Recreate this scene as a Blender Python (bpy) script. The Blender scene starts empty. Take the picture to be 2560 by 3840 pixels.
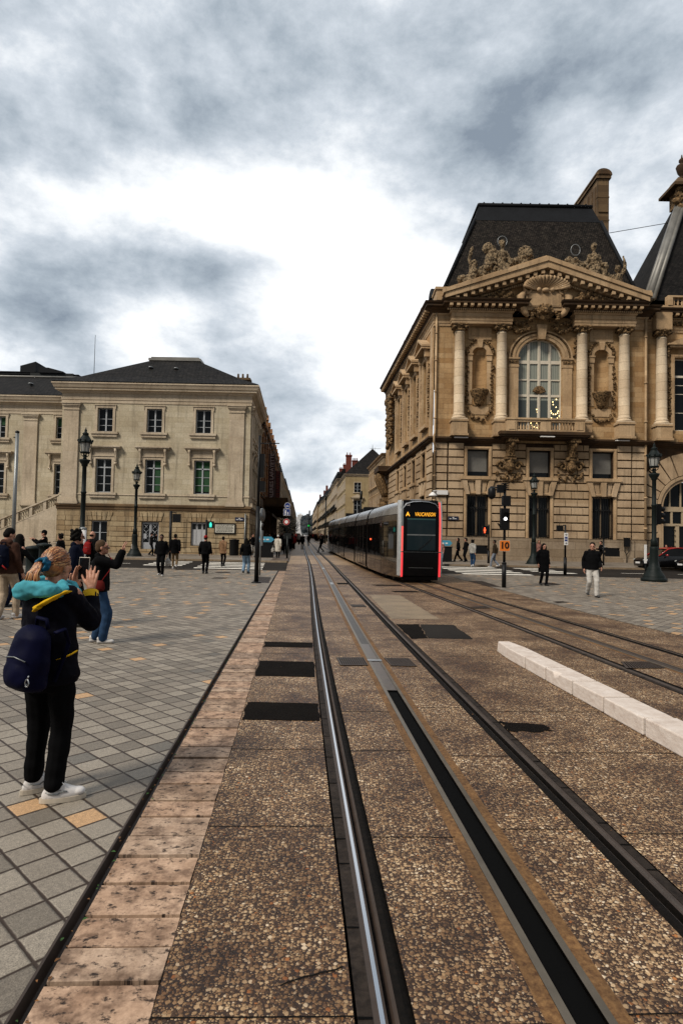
import bpy, bmesh, math, random
from mathutils import Vector, Matrix, Euler, noise
random.seed(11)
PI = math.pi
rad = math.radians
C = bpy.context.scene.collection
SC = bpy.context.scene

# ------------------------------------------------------------------ camera
F, W, H = 2240., 2560., 3840.
PITCH, ROLL, SHIFT, CZ = .036, .02, 21., 1.72
cam_d = bpy.data.cameras.new('camera')
cam = bpy.data.objects.new('camera', cam_d)
C.objects.link(cam)
cam.location = (0, 0, CZ)
cam.rotation_euler = (PI / 2 + PITCH, -ROLL, 0)
cam_d.sensor_fit = 'VERTICAL'
cam_d.sensor_height = 36
cam_d.lens = F / H * 36
cam_d.shift_y = SHIFT / H
cam_d.clip_end = 6000
cam_d.clip_start = .05
SC.camera = cam
RM = cam.rotation_euler.to_matrix()


def gz(y):
    """height of the ground: flat square, then a street that climbs gently"""
    return max(0., (y - 30) * .009)


def ray(x, y):
    return RM @ Vector(((x - W / 2) / F, -(y - H / 2 - SHIFT) / F, -1))


def G(x, y, z0=0.):
    """ground point seen at photo pixel (x, y)"""
    d = ray(x, y)
    z = z0
    for i in range(30):
        t = (z - CZ) / d.z
        z = z0 + gz(d.y * t)
    return Vector((d.x * t, d.y * t, z))


def at(x, y, Y):
    d = ray(x, y)
    t = Y / d.y
    return Vector((d.x * t, Y, CZ + d.z * t))


# ------------------------------------------------------------------ mesh building
class MB:
    def __init__(s):
        s.v, s.f, s.m, s.s = [], [], [], []
        s.M = None

    def add(s, pts, faces, m=0, sm=False):
        b = len(s.v)
        if s.M is not None:
            pts = [s.M @ Vector(p) for p in pts]
        s.v.extend([tuple(p) for p in pts])
        for f in faces:
            s.f.append([b + i for i in f])
            s.m.append(m)
            s.s.append(sm)
        return s

    def box(s, x0, x1, y0, y1, z0, z1, m=0):
        return s.add([(x0, y0, z0), (x1, y0, z0), (x1, y1, z0), (x0, y1, z0), (x0, y0, z1), (x1, y0, z1), (x1, y1, z1), (x0, y1, z1)],
                     [(0, 3, 2, 1), (4, 5, 6, 7), (0, 1, 5, 4), (1, 2, 6, 5), (2, 3, 7, 6), (3, 0, 4, 7)], m)

    def block(s, x0, x1, z0, z1, y, d, c=.025, m=0):
        """a rusticated stone: a chamfered pad standing d proud (towards -y) of the plane y"""
        a = y - d
        return s.add([(x0, y, z0), (x1, y, z0), (x1, y, z1), (x0, y, z1), (x0 + c, a, z0 + c), (x1 - c, a, z0 + c), (x1 - c, a, z1 - c), (x0 + c, a, z1 - c)],
                     [(4, 5, 6, 7), (0, 1, 5, 4), (1, 2, 6, 5), (2, 3, 7, 6), (3, 0, 4, 7)], m)

    def quad(s, a, b, c, d, m=0):
        return s.add([a, b, c, d], [(0, 1, 2, 3)], m)

    def poly(s, pts, y0, y1, m=0):
        """polygon in the x-z plane extruded from y0 to y1"""
        n = len(pts)
        P = [(p[0], y0, p[1]) for p in pts] + [(p[0], y1, p[1]) for p in pts]
        fs = [tuple(range(n)), tuple(range(2 * n - 1, n - 1, -1))]
        fs += [(i, i + n, (i + 1) % n + n, (i + 1) % n) for i in range(n)]
        return s.add(P, fs, m)

    def prism(s, pts, z0, z1, m=0):
        """polygon in plan extruded from z0 to z1"""
        n = len(pts)
        P = [(p[0], p[1], z0) for p in pts] + [(p[0], p[1], z1) for p in pts]
        fs = [tuple(range(n - 1, -1, -1)), tuple(range(n, 2 * n))]
        fs += [(i, (i + 1) % n, (i + 1) % n + n, i + n) for i in range(n)]
        return s.add(P, fs, m)

    def tube(s, pts, r, n=8, m=0, caps=True, sm=True, flat=1.):
        pts = [Vector(p) for p in pts]
        if not isinstance(r, (list, tuple)):
            r = [r] * len(pts)
        P, fs = [], []
        up = None
        for i, p in enumerate(pts):
            t = (pts[min(i + 1, len(pts) - 1)] - pts[max(i - 1, 0)])
            if t.length < 1e-9:
                t = Vector((0, 0, 1))
            t.normalize()
            if up is None:
                up = Vector((0, 1, 0)) if abs(t.y) < .9 else Vector((1, 0, 0))
            a = (up - t * up.dot(t))
            if a.length < 1e-6:
                a = Vector((1, 0, 0)) - t * t.x
            a.normalize()
            up = a
            b = t.cross(a)
            for k in range(n):
                w = 2 * PI * k / n
                P.append(p + (a * math.cos(w) + b * math.sin(w) * flat) * r[i])
        L = len(pts)
        for i in range(L - 1):
            for k in range(n):
                fs.append((i * n + k, i * n + (k + 1) % n, (i + 1) * n + (k + 1) % n, (i + 1) * n + k))
        if caps:
            fs.append(tuple(range(n - 1, -1, -1)))
            fs.append(tuple((L - 1) * n + k for k in range(n)))
        return s.add(P, fs, m, sm)

    def cyl(s, p0, p1, r0, r1=None, n=10, m=0, sm=True):
        return s.tube([p0, p1], [r0, r0 if r1 is None else r1], n, m, True, sm)

    def lathe(s, prof, c=(0, 0, 0), n=16, m=0, sm=True, a0=0., a1=2 * PI):
        full = a1 - a0 > 6.28
        k = n if full else n + 1
        P, fs = [], []
        for r, z in prof:
            for i in range(k):
                w = a0 + (a1 - a0) * i / n
                P.append((c[0] + r * math.cos(w), c[1] + r * math.sin(w), c[2] + z))
        for j in range(len(prof) - 1):
            for i in range(n):
                b = (i + 1) % k
                fs.append((j * k + i, j * k + b, (j + 1) * k + b, (j + 1) * k + i))
        if full:
            fs.append(tuple(range(n - 1, -1, -1)))
            fs.append(tuple((len(prof) - 1) * k + i for i in range(n)))
        return s.add(P, fs, m, sm)

    def sweep(s, prof, path, m=0, closed=False, sm=False):
        """moulding: prof is a list of (out, z); path a plan polyline, 'out' is to the right of travel"""
        path = [Vector((p[0], p[1])) for p in path]
        n = len(path)
        k = len(prof)
        P, fs = [], []
        for i in range(n):
            a = path[i] - path[i - 1] if (i > 0 or closed) else None
            b = path[(i + 1) % n] - path[i] if (i < n - 1 or closed) else None
            if a is None:
                a = b
            if b is None:
                b = a
            na = Vector((a.y, -a.x)).normalized()
            nb = Vector((b.y, -b.x)).normalized()
            mid = (na + nb).normalized()
            mid = mid / max(.3, mid.dot(na))
            for o, z in prof:
                P.append((path[i].x + mid.x * o, path[i].y + mid.y * o, z))
        for i in range(n if closed else n - 1):
            j = (i + 1) % n
            for q in range(k - 1):
                fs.append((i * k + q, j * k + q, j * k + q + 1, i * k + q + 1))
        if not closed:
            fs.append(tuple(range(k)))
            fs.append(tuple((n - 1) * k + q for q in range(k - 1, -1, -1)))
        return s.add(P, fs, m, sm)

    def arc(s, cx, cz, r0, r1, y0, y1, a0=0., a1=PI, n=16, m=0):
        """arch ring between radii r0..r1, from y0 (front) to y1 (back)"""
        P, fs = [], []
        for i in range(n + 1):
            w = a0 + (a1 - a0) * i / n
            c, d = math.cos(w), math.sin(w)
            for r, y in ((r0, y0), (r1, y0), (r1, y1), (r0, y1)):
                P.append((cx + r * c, y, cz + r * d))
        for i in range(n):
            for q in range(4):
                fs.append((i * 4 + q, i * 4 + (q + 1) % 4, i * 4 + 4 + (q + 1) % 4, i * 4 + 4 + q))
        fs += [(3, 2, 1, 0), (n * 4, n * 4 + 1, n * 4 + 2, n * 4 + 3)]
        return s.add(P, fs, m)

    def ball(s, c, r, n=8, k=5, m=0, sm=True):
        if not isinstance(r, (list, tuple)):
            r = (r, r, r)
        P, fs = [], []
        for j in range(k + 1):
            t = PI * j / k
            for i in range(n):
                w = 2 * PI * i / n
                P.append((c[0] + r[0] * math.sin(t) * math.cos(w), c[1] + r[1] * math.sin(t) * math.sin(w), c[2] + r[2] * math.cos(t)))
        for j in range(k):
            for i in range(n):
                fs.append((j * n + i, (j + 1) * n + i, (j + 1) * n + (i + 1) % n, j * n + (i + 1) % n))
        return s.add(P, fs, m, sm)

    def cap(s, p0, p1, r0, r1, n=10, fl=1.):
        """capsule with rounded ends"""
        p0, p1 = Vector(p0), Vector(p1)
        t = (p1 - p0)
        if t.length < 1e-6:
            return s.ball(p0, r0)
        t.normalize()
        pts, rr = [], []
        for a in (88, 60, 30, 0):
            pts.append(p0 - t * r0 * math.sin(rad(a)))
            rr.append(r0 * math.cos(rad(a)))
        for a in (0, 30, 60, 88):
            pts.append(p1 + t * r1 * math.sin(rad(a)))
            rr.append(r1 * math.cos(rad(a)))
        return s.tube(pts, rr, n, 0, True, True, fl)

    def loft(s, rings, n=14, m=0, sm=True):
        """rings: (centre, rx, ry[, yaw]) horizontal ellipses"""
        P, fs = [], []
        for q in rings:
            c, rx, ry = q[:3]
            w0 = q[3] if len(q) > 3 else 0
            for i in range(n):
                w = 2 * PI * i / n
                x, y = rx * math.cos(w), ry * math.sin(w)
                P.append((c[0] + x * math.cos(w0) - y * math.sin(w0), c[1] + x * math.sin(w0) + y * math.cos(w0), c[2]))
        for j in range(len(rings) - 1):
            for i in range(n):
                fs.append((j * n + i, j * n + (i + 1) % n, (j + 1) * n + (i + 1) % n, (j + 1) * n + i))
        fs.append(tuple(range(n - 1, -1, -1)))
        fs.append(tuple((len(rings) - 1) * n + i for i in range(n)))
        return s.add(P, fs, m, sm)

    def leafage(s, path, r, step, rnd=None, m=0):
        """carved foliage: small uneven knobs along a path of points"""
        rnd = rnd or random
        for i in range(len(path) - 1):
            a, b = Vector(path[i]), Vector(path[i + 1])
            n = max(1, int((b - a).length / step))
            for k in range(n):
                p = a.lerp(b, (k + rnd.random() * .6) / n)
                p += Vector((rnd.uniform(-.6, .6) * r, rnd.uniform(-.3, .1) * r, rnd.uniform(-.6, .6) * r))
                q = r * rnd.uniform(.5, 1)
                s.ball(p, (q * rnd.uniform(.7, 1.2), q * .9, q * rnd.uniform(.6, 1.1)), 6, 4, m)
        return s

    def mesh(s, name, mats):
        me = bpy.data.meshes.new(name)
        me.from_pydata(s.v, [], s.f)
        for mt in (mats if isinstance(mats, (list, tuple)) else [mats]):
            me.materials.append(mt)
        me.polygons.foreach_set('material_index', s.m)
        me.polygons.foreach_set('use_smooth', s.s)
        me.update()
        return me

    def build(s, name, mats, parent=None, bevel=0., fix=True, loc=None):
        me = s.mesh(name, mats)
        if fix:
            bm = bmesh.new()
            bm.from_mesh(me)
            bmesh.ops.recalc_face_normals(bm, faces=bm.faces)
            bm.to_mesh(me)
            bm.free()
        o = bpy.data.objects.new(name, me)
        C.objects.link(o)
        if parent:
            o.parent = parent
        if loc:
            o.location = loc
        if bevel:
            b = o.modifiers.new('bevel', 'BEVEL')
            b.width = bevel
            b.segments = 2
            b.limit_method = 'ANGLE'
            b.angle_limit = rad(40)
        return o

    def fused(s, name, mats, parent=None, voxel=.012, smooth=4, loc=None, disp=None):
        """all the shapes of the builder grown together into one continuous surface"""
        o = bpy.data.objects.new(name, s.mesh(name, mats))
        C.objects.link(o)
        r = o.modifiers.new('r', 'REMESH')
        r.mode = 'VOXEL'
        r.voxel_size = voxel
        if smooth:
            q = o.modifiers.new('s', 'SMOOTH')
            q.iterations = smooth
            q.factor = .5
        if parent:
            o.parent = parent
        if loc:
            o.location = loc
        PENDING.append((o, mats if isinstance(mats, (list, tuple)) else [mats], disp))
        return o


PENDING = []
LETTERS = []


def bake_fused():
    """turn every grown surface into plain mesh data"""
    dg = bpy.context.evaluated_depsgraph_get()
    dg.update()
    outs = [bpy.data.meshes.new_from_object(o.evaluated_get(dg)) for o, m, d in PENDING]
    for o, tmp in LETTERS:
        o.data = bpy.data.meshes.new_from_object(tmp.evaluated_get(dg))
    for o, tmp in LETTERS:
        bpy.data.objects.remove(tmp)
    for (o, mats, disp), out in zip(PENDING, outs):
        o.modifiers.clear()
        o.data = out
        out.materials.clear()
        for mt in mats:
            out.materials.append(mt)
        out.polygons.foreach_set('use_smooth', [True] * len(out.polygons))
        out.polygons.foreach_set('material_index', [0] * len(out.polygons))
        if disp:
            n = len(out.vertices)
            cs, ns = [0.] * (3 * n), [0.] * (3 * n)
            out.vertices.foreach_get('co', cs)
            out.vertex_normals.foreach_get('vector', ns)
            for i in range(0, 3 * n, 3):
                cs[i:i + 3] = [a + d for a, d in zip(cs[i:i + 3], disp(Vector(cs[i:i + 3]), Vector(ns[i:i + 3])))]
            out.vertices.foreach_set('co', cs)
        out.update()


def wall(mb, u0, u1, z0, z1, ops, y=0., depth=.35, m=0, mr=None):
    """wall sheet in the plane y with rectangular or arched holes (u0,u1,z0,z1[,'arch']) and their reveals"""
    mr = m if mr is None else mr
    us = sorted({u0, u1} | {o[0] for o in ops} | {o[1] for o in ops})
    zs = sorted({z0, z1} | {o[2] for o in ops} | {o[3] for o in ops})
    us = [u for u in us if u0 <= u <= u1]
    zs = [z for z in zs if z0 <= z <= z1]
    for i in range(len(us) - 1):
        for j in range(len(zs) - 1):
            a, b, c, d = us[i], us[i + 1], zs[j], zs[j + 1]
            cu, cz = (a + b) / 2, (c + d) / 2
            if any(o[0] < cu < o[1] and o[2] < cz < o[3] for o in ops):
                continue
            mb.quad((a, y, c), (b, y, c), (b, y, d), (a, y, d), m)
    for o in ops:
        a, b, c, d = o[:4]
        yd = y + depth
        if len(o) > 4:
            r = (b - a) / 2
            sp = d - r
            cx = (a + b) / 2
            n = 20
            A = [(cx - r * math.cos(PI * k / n), sp + r * math.sin(PI * k / n)) for k in range(n + 1)]
            for k in range(n):
                p, q = A[k], A[k + 1]
                mb.quad((p[0], y, p[1]), (q[0], y, q[1]), (q[0], y, d), (p[0], y, d), m)
                mb.quad((p[0], y, p[1]), (q[0], y, q[1]), (q[0], yd, q[1]), (p[0], yd, p[1]), mr)
            top = sp
        else:
            top = d
            mb.quad((a, y, d), (b, y, d), (b, yd, d), (a, yd, d), mr)
        mb.quad((a, y, c), (a, y, top), (a, yd, top), (a, yd, c), mr)
        mb.quad((b, y, c), (b, y, top), (b, yd, top), (b, yd, c), mr)
        mb.quad((a, y, c), (b, y, c), (b, yd, c), (a, yd, c), mr)


def courses(mb, u0, u1, z0, z1, ops, y, n, blen, d=.07, gap=.035, m=0, rnd=None):
    """rusticated courses of chamfered blocks between openings"""
    rnd = rnd or random
    h = (z1 - z0) / n
    for j in range(n):
        a, b = z0 + j * h + gap / 2, z0 + (j + 1) * h - gap / 2
        segs = [(u0, u1)]
        for o in ops:
            if o[2] < b - .02 and o[3] > a + .02:
                new = []
                for s0, s1 in segs:
                    if o[1] <= s0 or o[0] >= s1:
                        new.append((s0, s1))
                        continue
                    if o[0] > s0:
                        new.append((s0, o[0]))
                    if o[1] < s1:
                        new.append((o[1], s1))
                segs = new
        for s0, s1 in segs:
            L = s1 - s0
            if L < .12:
                continue
            k = max(1, round(L / blen))
            cuts = [s0 + L * q / k for q in range(k + 1)]
            if k > 1 and j % 2:
                cuts = [s0] + [s0 + L * (q + .5) / k for q in range(k)] + [s1]
            for q in range(len(cuts) - 1):
                if cuts[q + 1] - cuts[q] > .1:
                    mb.block(cuts[q] + .008, cuts[q + 1] - .008, a, b, y, d, m=m)


# ------------------------------------------------------------------ things, parts, labels
def tag(o, label=None, cat=None, group=None, kind=None):
    if label:
        o['label'] = label
    if cat:
        o['category'] = cat
    if group:
        o['group'] = group
    if kind:
        o['kind'] = kind
    return o


def thing(name, label, cat, loc=(0, 0, 0), rz=0., group=None):
    o = bpy.data.objects.new(name, None)
    C.objects.link(o)
    o.location = loc
    o.rotation_euler = (0, 0, rz)
    o.empty_display_size = .2
    return tag(o, label, cat, group)


def kids(o):
    return [c for c in bpy.data.objects if c.parent == o]


def dup(o, loc=None, rz=None, label=None, parent=None, scale=None):
    """copy of a thing or part together with its parts and sub-parts"""
    c = o.copy()
    C.objects.link(c)
    if parent:
        c.parent = parent
    if loc is not None:
        c.location = loc
    if rz is not None:
        c.rotation_euler = (0, 0, rz)
    if scale is not None:
        c.scale = scale
    if label:
        c['label'] = label
    for ch in kids(o):
        dup(ch, parent=c)
    return c


def text_mesh(name, body, size, mat, parent, loc, rot, depth=.004, align='CENTER', shear=0., space=1., bold=0.):
    cu = bpy.data.curves.new('t', 'FONT')
    cu.body = body
    cu.size = size
    cu.align_x = align
    cu.align_y = 'CENTER'
    cu.extrude = depth
    cu.shear = shear
    cu.space_character = space
    cu.offset = bold
    cu.resolution_u = 3
    cu.materials.append(mat)
    ob = bpy.data.objects.new(name, bpy.data.meshes.new(name))
    C.objects.link(ob)
    tmp = bpy.data.objects.new('t', cu)
    C.objects.link(tmp)
    LETTERS.append((ob, tmp))
    ob.parent = parent
    ob.location = loc
    ob.rotation_euler = rot
    return ob


# ------------------------------------------------------------------ materials
def srgb(r, g, b):
    f = lambda c: (c / 12.92 if c <= .04045 else ((c + .055) / 1.055) ** 2.4)
    return (f(r / 255), f(g / 255), f(b / 255), 1)


class NT:
    def __init__(s, name):
        s.mat = bpy.data.materials.new(name)
        s.mat.use_nodes = True
        s.t = s.mat.node_tree
        s.b = s.t.nodes['Principled BSDF']

    def n(s, typ, **kw):
        q = s.t.nodes.new(typ)
        for k, v in kw.items():
            if k.startswith('_'):
                setattr(q, k[1:], v)
            else:
                key = int(k[1:]) if k[0] == 'i' and k[1:].isdigit() else k.replace('__', ' ')
                s.set(q.inputs[key], v)
        return q

    def set(s, inp, v):
        if isinstance(v, bpy.types.NodeSocket):
            s.t.links.new(v, inp)
        elif isinstance(v, bpy.types.Node):
            s.t.links.new(v.outputs[0], inp)
        else:
            inp.default_value = v

    def math(s, op, a, b=0., c=0.):
        q = s.t.nodes.new('ShaderNodeMath')
        q.operation = op
        s.set(q.inputs[0], a)
        s.set(q.inputs[1], b)
        s.set(q.inputs[2], c)
        return q.outputs[0]

    def mix(s, fac, a, b, blend='MIX'):
        q = s.t.nodes.new('ShaderNodeMix')
        q.data_type = 'RGBA'
        q.blend_type = blend
        q.clamp_factor = True
        s.set(q.inputs[0], fac)
        s.set(q.inputs[6], a)
        s.set(q.inputs[7], b)
        return q.outputs[2]

    def ramp(s, fac, stops, interp='LINEAR'):
        q = s.t.nodes.new('ShaderNodeValToRGB')
        q.color_ramp.interpolation = interp
        e = q.color_ramp.elements
        while len(e) < len(stops):
            e.new(.5)
        for i, (p, c) in enumerate(stops):
            e[i].position = p
            e[i].color = c if len(c) == 4 else (*c, 1)
        s.set(q.inputs[0], fac)
        return q.outputs[0]

    def pos(s, scale=(1, 1, 1), rot=(0, 0, 0), obj=False):
        tc = s.t.nodes.new('ShaderNodeTexCoord') if obj else s.t.nodes.new('ShaderNodeNewGeometry')
        m = s.t.nodes.new('ShaderNodeMapping')
        s.t.links.new(tc.outputs['Object'] if obj else tc.outputs['Position'], m.inputs[0])
        m.inputs['Scale'].default_value = scale
        m.inputs['Rotation'].default_value = rot
        return m.outputs[0]

    def noise(s, vec, scale, detail=3, rough=.55, out=0):
        q = s.n('ShaderNodeTexNoise', Vector=vec, Scale=scale, Detail=detail, Roughness=rough)
        return q.outputs[out]

    def bump(s, h, strength=.4, dist=.01):
        q = s.n('ShaderNodeBump', Height=h, Strength=strength, Distance=dist)
        s.set(s.b.inputs['Normal'], q.outputs[0])

    def fin(s, col=None, rough=None, metal=None, spec=None):
        for k, v in (('Base Color', col), ('Roughness', rough), ('Metallic', metal), ('Specular IOR Level', spec)):
            if v is not None:
                s.set(s.b.inputs[k], v)
        return s.mat


def plain(name, col, rough=.6, metal=0., var=.18, scale=6., bump=0., spec=None, bscale=60.):
    """single material with uneven tone"""
    t = NT(name)
    p = t.pos(obj=True)
    n = t.noise(p, scale, 4)
    c = t.mix(t.ramp(n, [(.3, (1 - var,) * 3), (.7, (1 + var,) * 3)]), (0, 0, 0, 1), col, 'MIX')
    g = t.ramp(n, [(.3, (1 - var,) * 3), (.7, (1., 1., 1.))])
    c = t.mix(1., col, g, 'MULTIPLY')
    if bump:
        t.bump(t.noise(p, bscale, 2), bump, .01)
    r = t.math('MULTIPLY_ADD', n, .16, rough - .08)
    return t.fin(c, r, metal, spec)


def emit(name, col, strength):
    t = NT(name)
    t.fin((0.02, .02, .02, 1), .5)
    t.b.inputs['Emission Color'].default_value = col
    t.b.inputs['Emission Strength'].default_value = strength
    return t.mat


def glassy(name, col, rough=.06, spec=.6):
    t = NT(name)
    p = t.pos(obj=True)
    t.bump(t.noise(p, .9, 1), .05, .02)
    return t.fin(col, rough, 0, spec)


def ashlar(name, a, b, bw, bh, joint, dirt=.45, streak=.5, mort=.008, bump=.35, sootc=(.035, .028, .02, 1), off=.5):
    """coursed stone with per-block tone, joints, rain streaks and soot"""
    t = NT(name)
    a, b = [tuple(x * q for x, q in zip(v, (.80, .77, .78))) + (1,) for v in (a, b)]
    g = t.n('ShaderNodeNewGeometry')
    sp = t.n('ShaderNodeSeparateXYZ', Vector=g.outputs['Position'])
    uv = t.n('ShaderNodeCombineXYZ', X=t.math('ADD', sp.outputs[0], sp.outputs[1]), Y=sp.outputs[2])
    br = t.n('ShaderNodeTexBrick', Vector=uv, Color1=a, Color2=b, Mortar=joint, Scale=1., Mortar__Size=mort, Mortar__Smooth=.2, Bias=-.1,
             Brick__Width=bw, Row__Height=bh)
    br.offset = off
    big = t.noise(g.outputs['Position'], .55, 5, .6)
    c = t.mix(t.ramp(big, [(.38, (0, 0, 0)), (.72, (dirt,) * 3)]), br.outputs[0], (a[0] * .36, a[1] * .30, a[2] * .25, 1))
    fine = t.noise(g.outputs['Position'], 9, 4, .65)
    c = t.mix(1., c, t.ramp(fine, [(.25, (.74, .74, .74)), (.7, (1.06, 1.05, 1.03))]), 'MULTIPLY')
    st = t.n('ShaderNodeCombineXYZ', X=t.math('MULTIPLY', t.math('ADD', sp.outputs[0], sp.outputs[1]), 2.6), Y=t.math('MULTIPLY', sp.outputs[2], .22))
    sn = t.noise(st.outputs[0], 1., 5, .62)
    c = t.mix(t.ramp(sn, [(.52, (0, 0, 0)), (.76, (streak,) * 3)]), c, sootc)
    h = t.math('MULTIPLY_ADD', br.outputs[1], -.9, t.math('MULTIPLY', fine, .5))
    t.bump(h, bump, .015)
    return t.fin(c, .85, 0, .25)

# ------------------------------------------------------------------ world and light
wd = bpy.data.worlds.new('World')
SC.world = wd
wd.use_nodes = True
wt = wd.node_tree
wt.nodes.clear()
SUN_EL, SUN_AZ = rad(46), rad(226)        # azimuth clockwise from +Y: the sun is behind the camera, veiled by cloud


class WN(NT):
    def __init__(s, t):
        s.t = t


wn = WN(wt)
tc = wt.nodes.new('ShaderNodeTexCoord')
dirv = tc.outputs['Generated']
sepd = wn.n('ShaderNodeSeparateXYZ', Vector=dirv)
zz_ = wn.math('ADD', wn.math('MAXIMUM', sepd.outputs[2], 0.), .34)
pv = wn.n('ShaderNodeCombineXYZ', X=wn.math('DIVIDE', sepd.outputs[0], zz_), Y=wn.math('DIVIDE', sepd.outputs[1], zz_), Z=sepd.outputs[2])
warp = wn.n('ShaderNodeTexNoise', Vector=pv.outputs[0], Scale=1.1, Detail=3, Roughness=.5)
wv = wt.nodes.new('ShaderNodeVectorMath')
wv.operation = 'MULTIPLY_ADD'
wt.links.new(warp.outputs['Color'], wv.inputs[0])
wv.inputs[1].default_value = (.4, .4, .1)
wt.links.new(pv.outputs[0], wv.inputs[2])
fb = wn.n('ShaderNodeTexNoise', Vector=wv.outputs[0], Scale=2.3, Detail=5, Roughness=.5)
dst = wt.nodes.new('ShaderNodeVectorMath')
dst.operation = 'MULTIPLY_ADD'
wt.links.new(warp.outputs['Color'], dst.inputs[0])
dst.inputs[1].default_value = (.10, .10, .10)
wt.links.new(wn.n('ShaderNodeMapping', Vector=dirv, Scale=(1, 1, 1.7)).outputs[0], dst.inputs[2])
fb2 = wn.n('ShaderNodeTexNoise', Vector=dst.outputs[0], Scale=8.5, Detail=9, Roughness=.65)
dw = wt.nodes.new('ShaderNodeVectorMath')
dw.operation = 'MULTIPLY_ADD'
wt.links.new(warp.outputs['Color'], dw.inputs[0])
dw.inputs[1].default_value = (.17, .17, .12)
wt.links.new(dirv, dw.inputs[2])
val = wn.math('MULTIPLY_ADD', fb.outputs[0], 1.5, -.16)
val = wn.math('ADD', val, wn.math('MULTIPLY_ADD', fb2.outputs[0], 1.15, -.575))
# cloud masses (place in the sky given as photo pixels on a 1568 x 2352 grid; radius in degrees; darker < 0 < brighter)
for bx, by, br_, bw_ in ((280, 190, 13, -.2), (650, 60, 13, -.22), (840, 50, 10, -.2), (1080, 310, 8, -.15), (60, 290, 7, -.12), (1350, 60, 12, -.16), (230, 320, 5, -.12),
                         (480, 470, 7, .42), (700, 520, 7, .45), (900, 600, 8, .55), (780, 790, 8, .5), (130, 420, 6, .36), (1330, 320, 4, .25), (880, 270, 5, .2), (960, 760, 6, .4),
                         (1500, 330, 6, .12), (330, 650, 4, -.26), (150, 640, 4, -.22), (560, 690, 4, -.36), (60, 720, 4, -.26), (700, 640, 3, -.25), (350, 790, 5, .3), (640, 1000, 6, -.3), (800, 1080, 5, -.1), (480, 600, 4, -.3), (660, 610, 3, -.28), (790, 690, 4, -.22), (180, 770, 4, -.22), (470, 840, 5, -.15), (680, 900, 5, -.15), (100, 540, 3, -.15), (1250, 250, 6, -.2), (520, 230, 6, -.15)):
    dd = ray(bx * 1.6327, by * 1.6327).normalized() + Vector((.085, .085, .06))
    vd = wt.nodes.new('ShaderNodeVectorMath')
    vd.operation = 'DISTANCE'
    wt.links.new(dw.outputs[0], vd.inputs[0])
    vd.inputs[1].default_value = dd
    mr = wn.n('ShaderNodeMapRange', Value=vd.outputs['Value'])
    mr.interpolation_type = 'SMOOTHSTEP'
    mr.inputs['From Min'].default_value = rad(br_) * 1.5
    mr.inputs['From Max'].default_value = 0.
    mr.inputs['To Min'].default_value = 0.
    mr.inputs['To Max'].default_value = bw_
    val = wn.math('ADD', val, mr.outputs[0])
low = wn.n('ShaderNodeMapRange', Value=sepd.outputs[2])
low.inputs['From Min'].default_value = .2
low.inputs['From Max'].default_value = .0
low.inputs['To Max'].default_value = .16
val = wn.math('ADD', val, low.outputs[0])
cloudcol = wn.ramp(val, [(.0, (.22, .265, .32)), (.24, (.37, .425, .48)), (.5, (.57, .62, .675)), (.70, (.80, .83, .86)), (1., (1.1, 1.1, 1.1))])
sky = wt.nodes.new('ShaderNodeTexSky')
sky.sky_type = 'NISHITA'
sky.sun_disc = False
sky.sun_elevation = SUN_EL
sky.sun_rotation = SUN_AZ
b1 = wn.n('ShaderNodeBackground', Color=sky.outputs[0], Strength=.09)
back = wn.n('ShaderNodeMapRange', Value=sepd.outputs[1])
back.inputs['From Min'].default_value = -.5
back.inputs['From Max'].default_value = .15
back.inputs['To Min'].default_value = .38
back.inputs['To Max'].default_value = 1.22
b2 = wn.n('ShaderNodeBackground', Color=cloudcol, Strength=back.outputs[0])
mx = wt.nodes.new('ShaderNodeMixShader')
mx.inputs[0].default_value = .93
wt.links.new(b1.outputs[0], mx.inputs[1])
wt.links.new(b2.outputs[0], mx.inputs[2])
wo = wt.nodes.new('ShaderNodeOutputWorld')
wt.links.new(mx.outputs[0], wo.inputs[0])
wd.cycles.sampling_method = 'MANUAL'
wd.cycles.sample_map_resolution = 512

sd = bpy.data.lights.new('sun', 'SUN')
sd.energy = 3.6
sd.angle = rad(15)
sd.color = (1., .93, .82)
sun = bpy.data.objects.new('sun', sd)
C.objects.link(sun)
sv = Vector((math.sin(SUN_AZ) * math.cos(SUN_EL), math.cos(SUN_AZ) * math.cos(SUN_EL), math.sin(SUN_EL)))
sun.rotation_euler = sv.to_track_quat('Z', 'Y').to_euler()
SC.view_settings.view_transform = 'Standard'
SC.view_settings.look = 'None'
SC.view_settings.exposure = 0
SC.view_settings.gamma = 1
SC.cycles.diffuse_bounces = 1
SC.cycles.max_bounces = 6

# ------------------------------------------------------------------ materials
m_dark = plain('dark_iron', (.008, .010, .010, 1), .5, 0, spec=.25)
m_black = plain('black_paint', (.005, .005, .0055, 1), .45, 0, spec=.2)
m_green_iron = plain('green_black_iron', (.007, .011, .010, 1), .55, 0, bump=.2, spec=.15)
m_steel = plain('brushed_steel', (.32, .33, .34, 1), .3, .9)
m_grey_metal = plain('galvanised_metal', (.22, .23, .23, 1), .45, .6)
m_white = plain('white_paint', (.72, .70, .68, 1), .55, var=.1)
m_cream_frame = plain('cream_window_paint', (.62, .55, .44, 1), .55, var=.12)
m_grey_frame = plain('grey_window_paint', (.36, .38, .40, 1), .55)
m_glass = glassy('dark_window_glass', (.004, .005, .006, 1), .06, .22)
m_glass_pale = glassy('curtained_glass', (.16, .175, .165, 1), .12, .6)
m_green_curtain = plain('green_curtain', (.012, .06, .02, 1), .9, scale=3)
m_blind = plain('grey_blind', (.20, .19, .17, 1), .7)
m_zinc = plain('roof_zinc', (.010, .011, .0135, 1), .75, 0, spec=.15, var=.4, scale=1.5)
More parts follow.
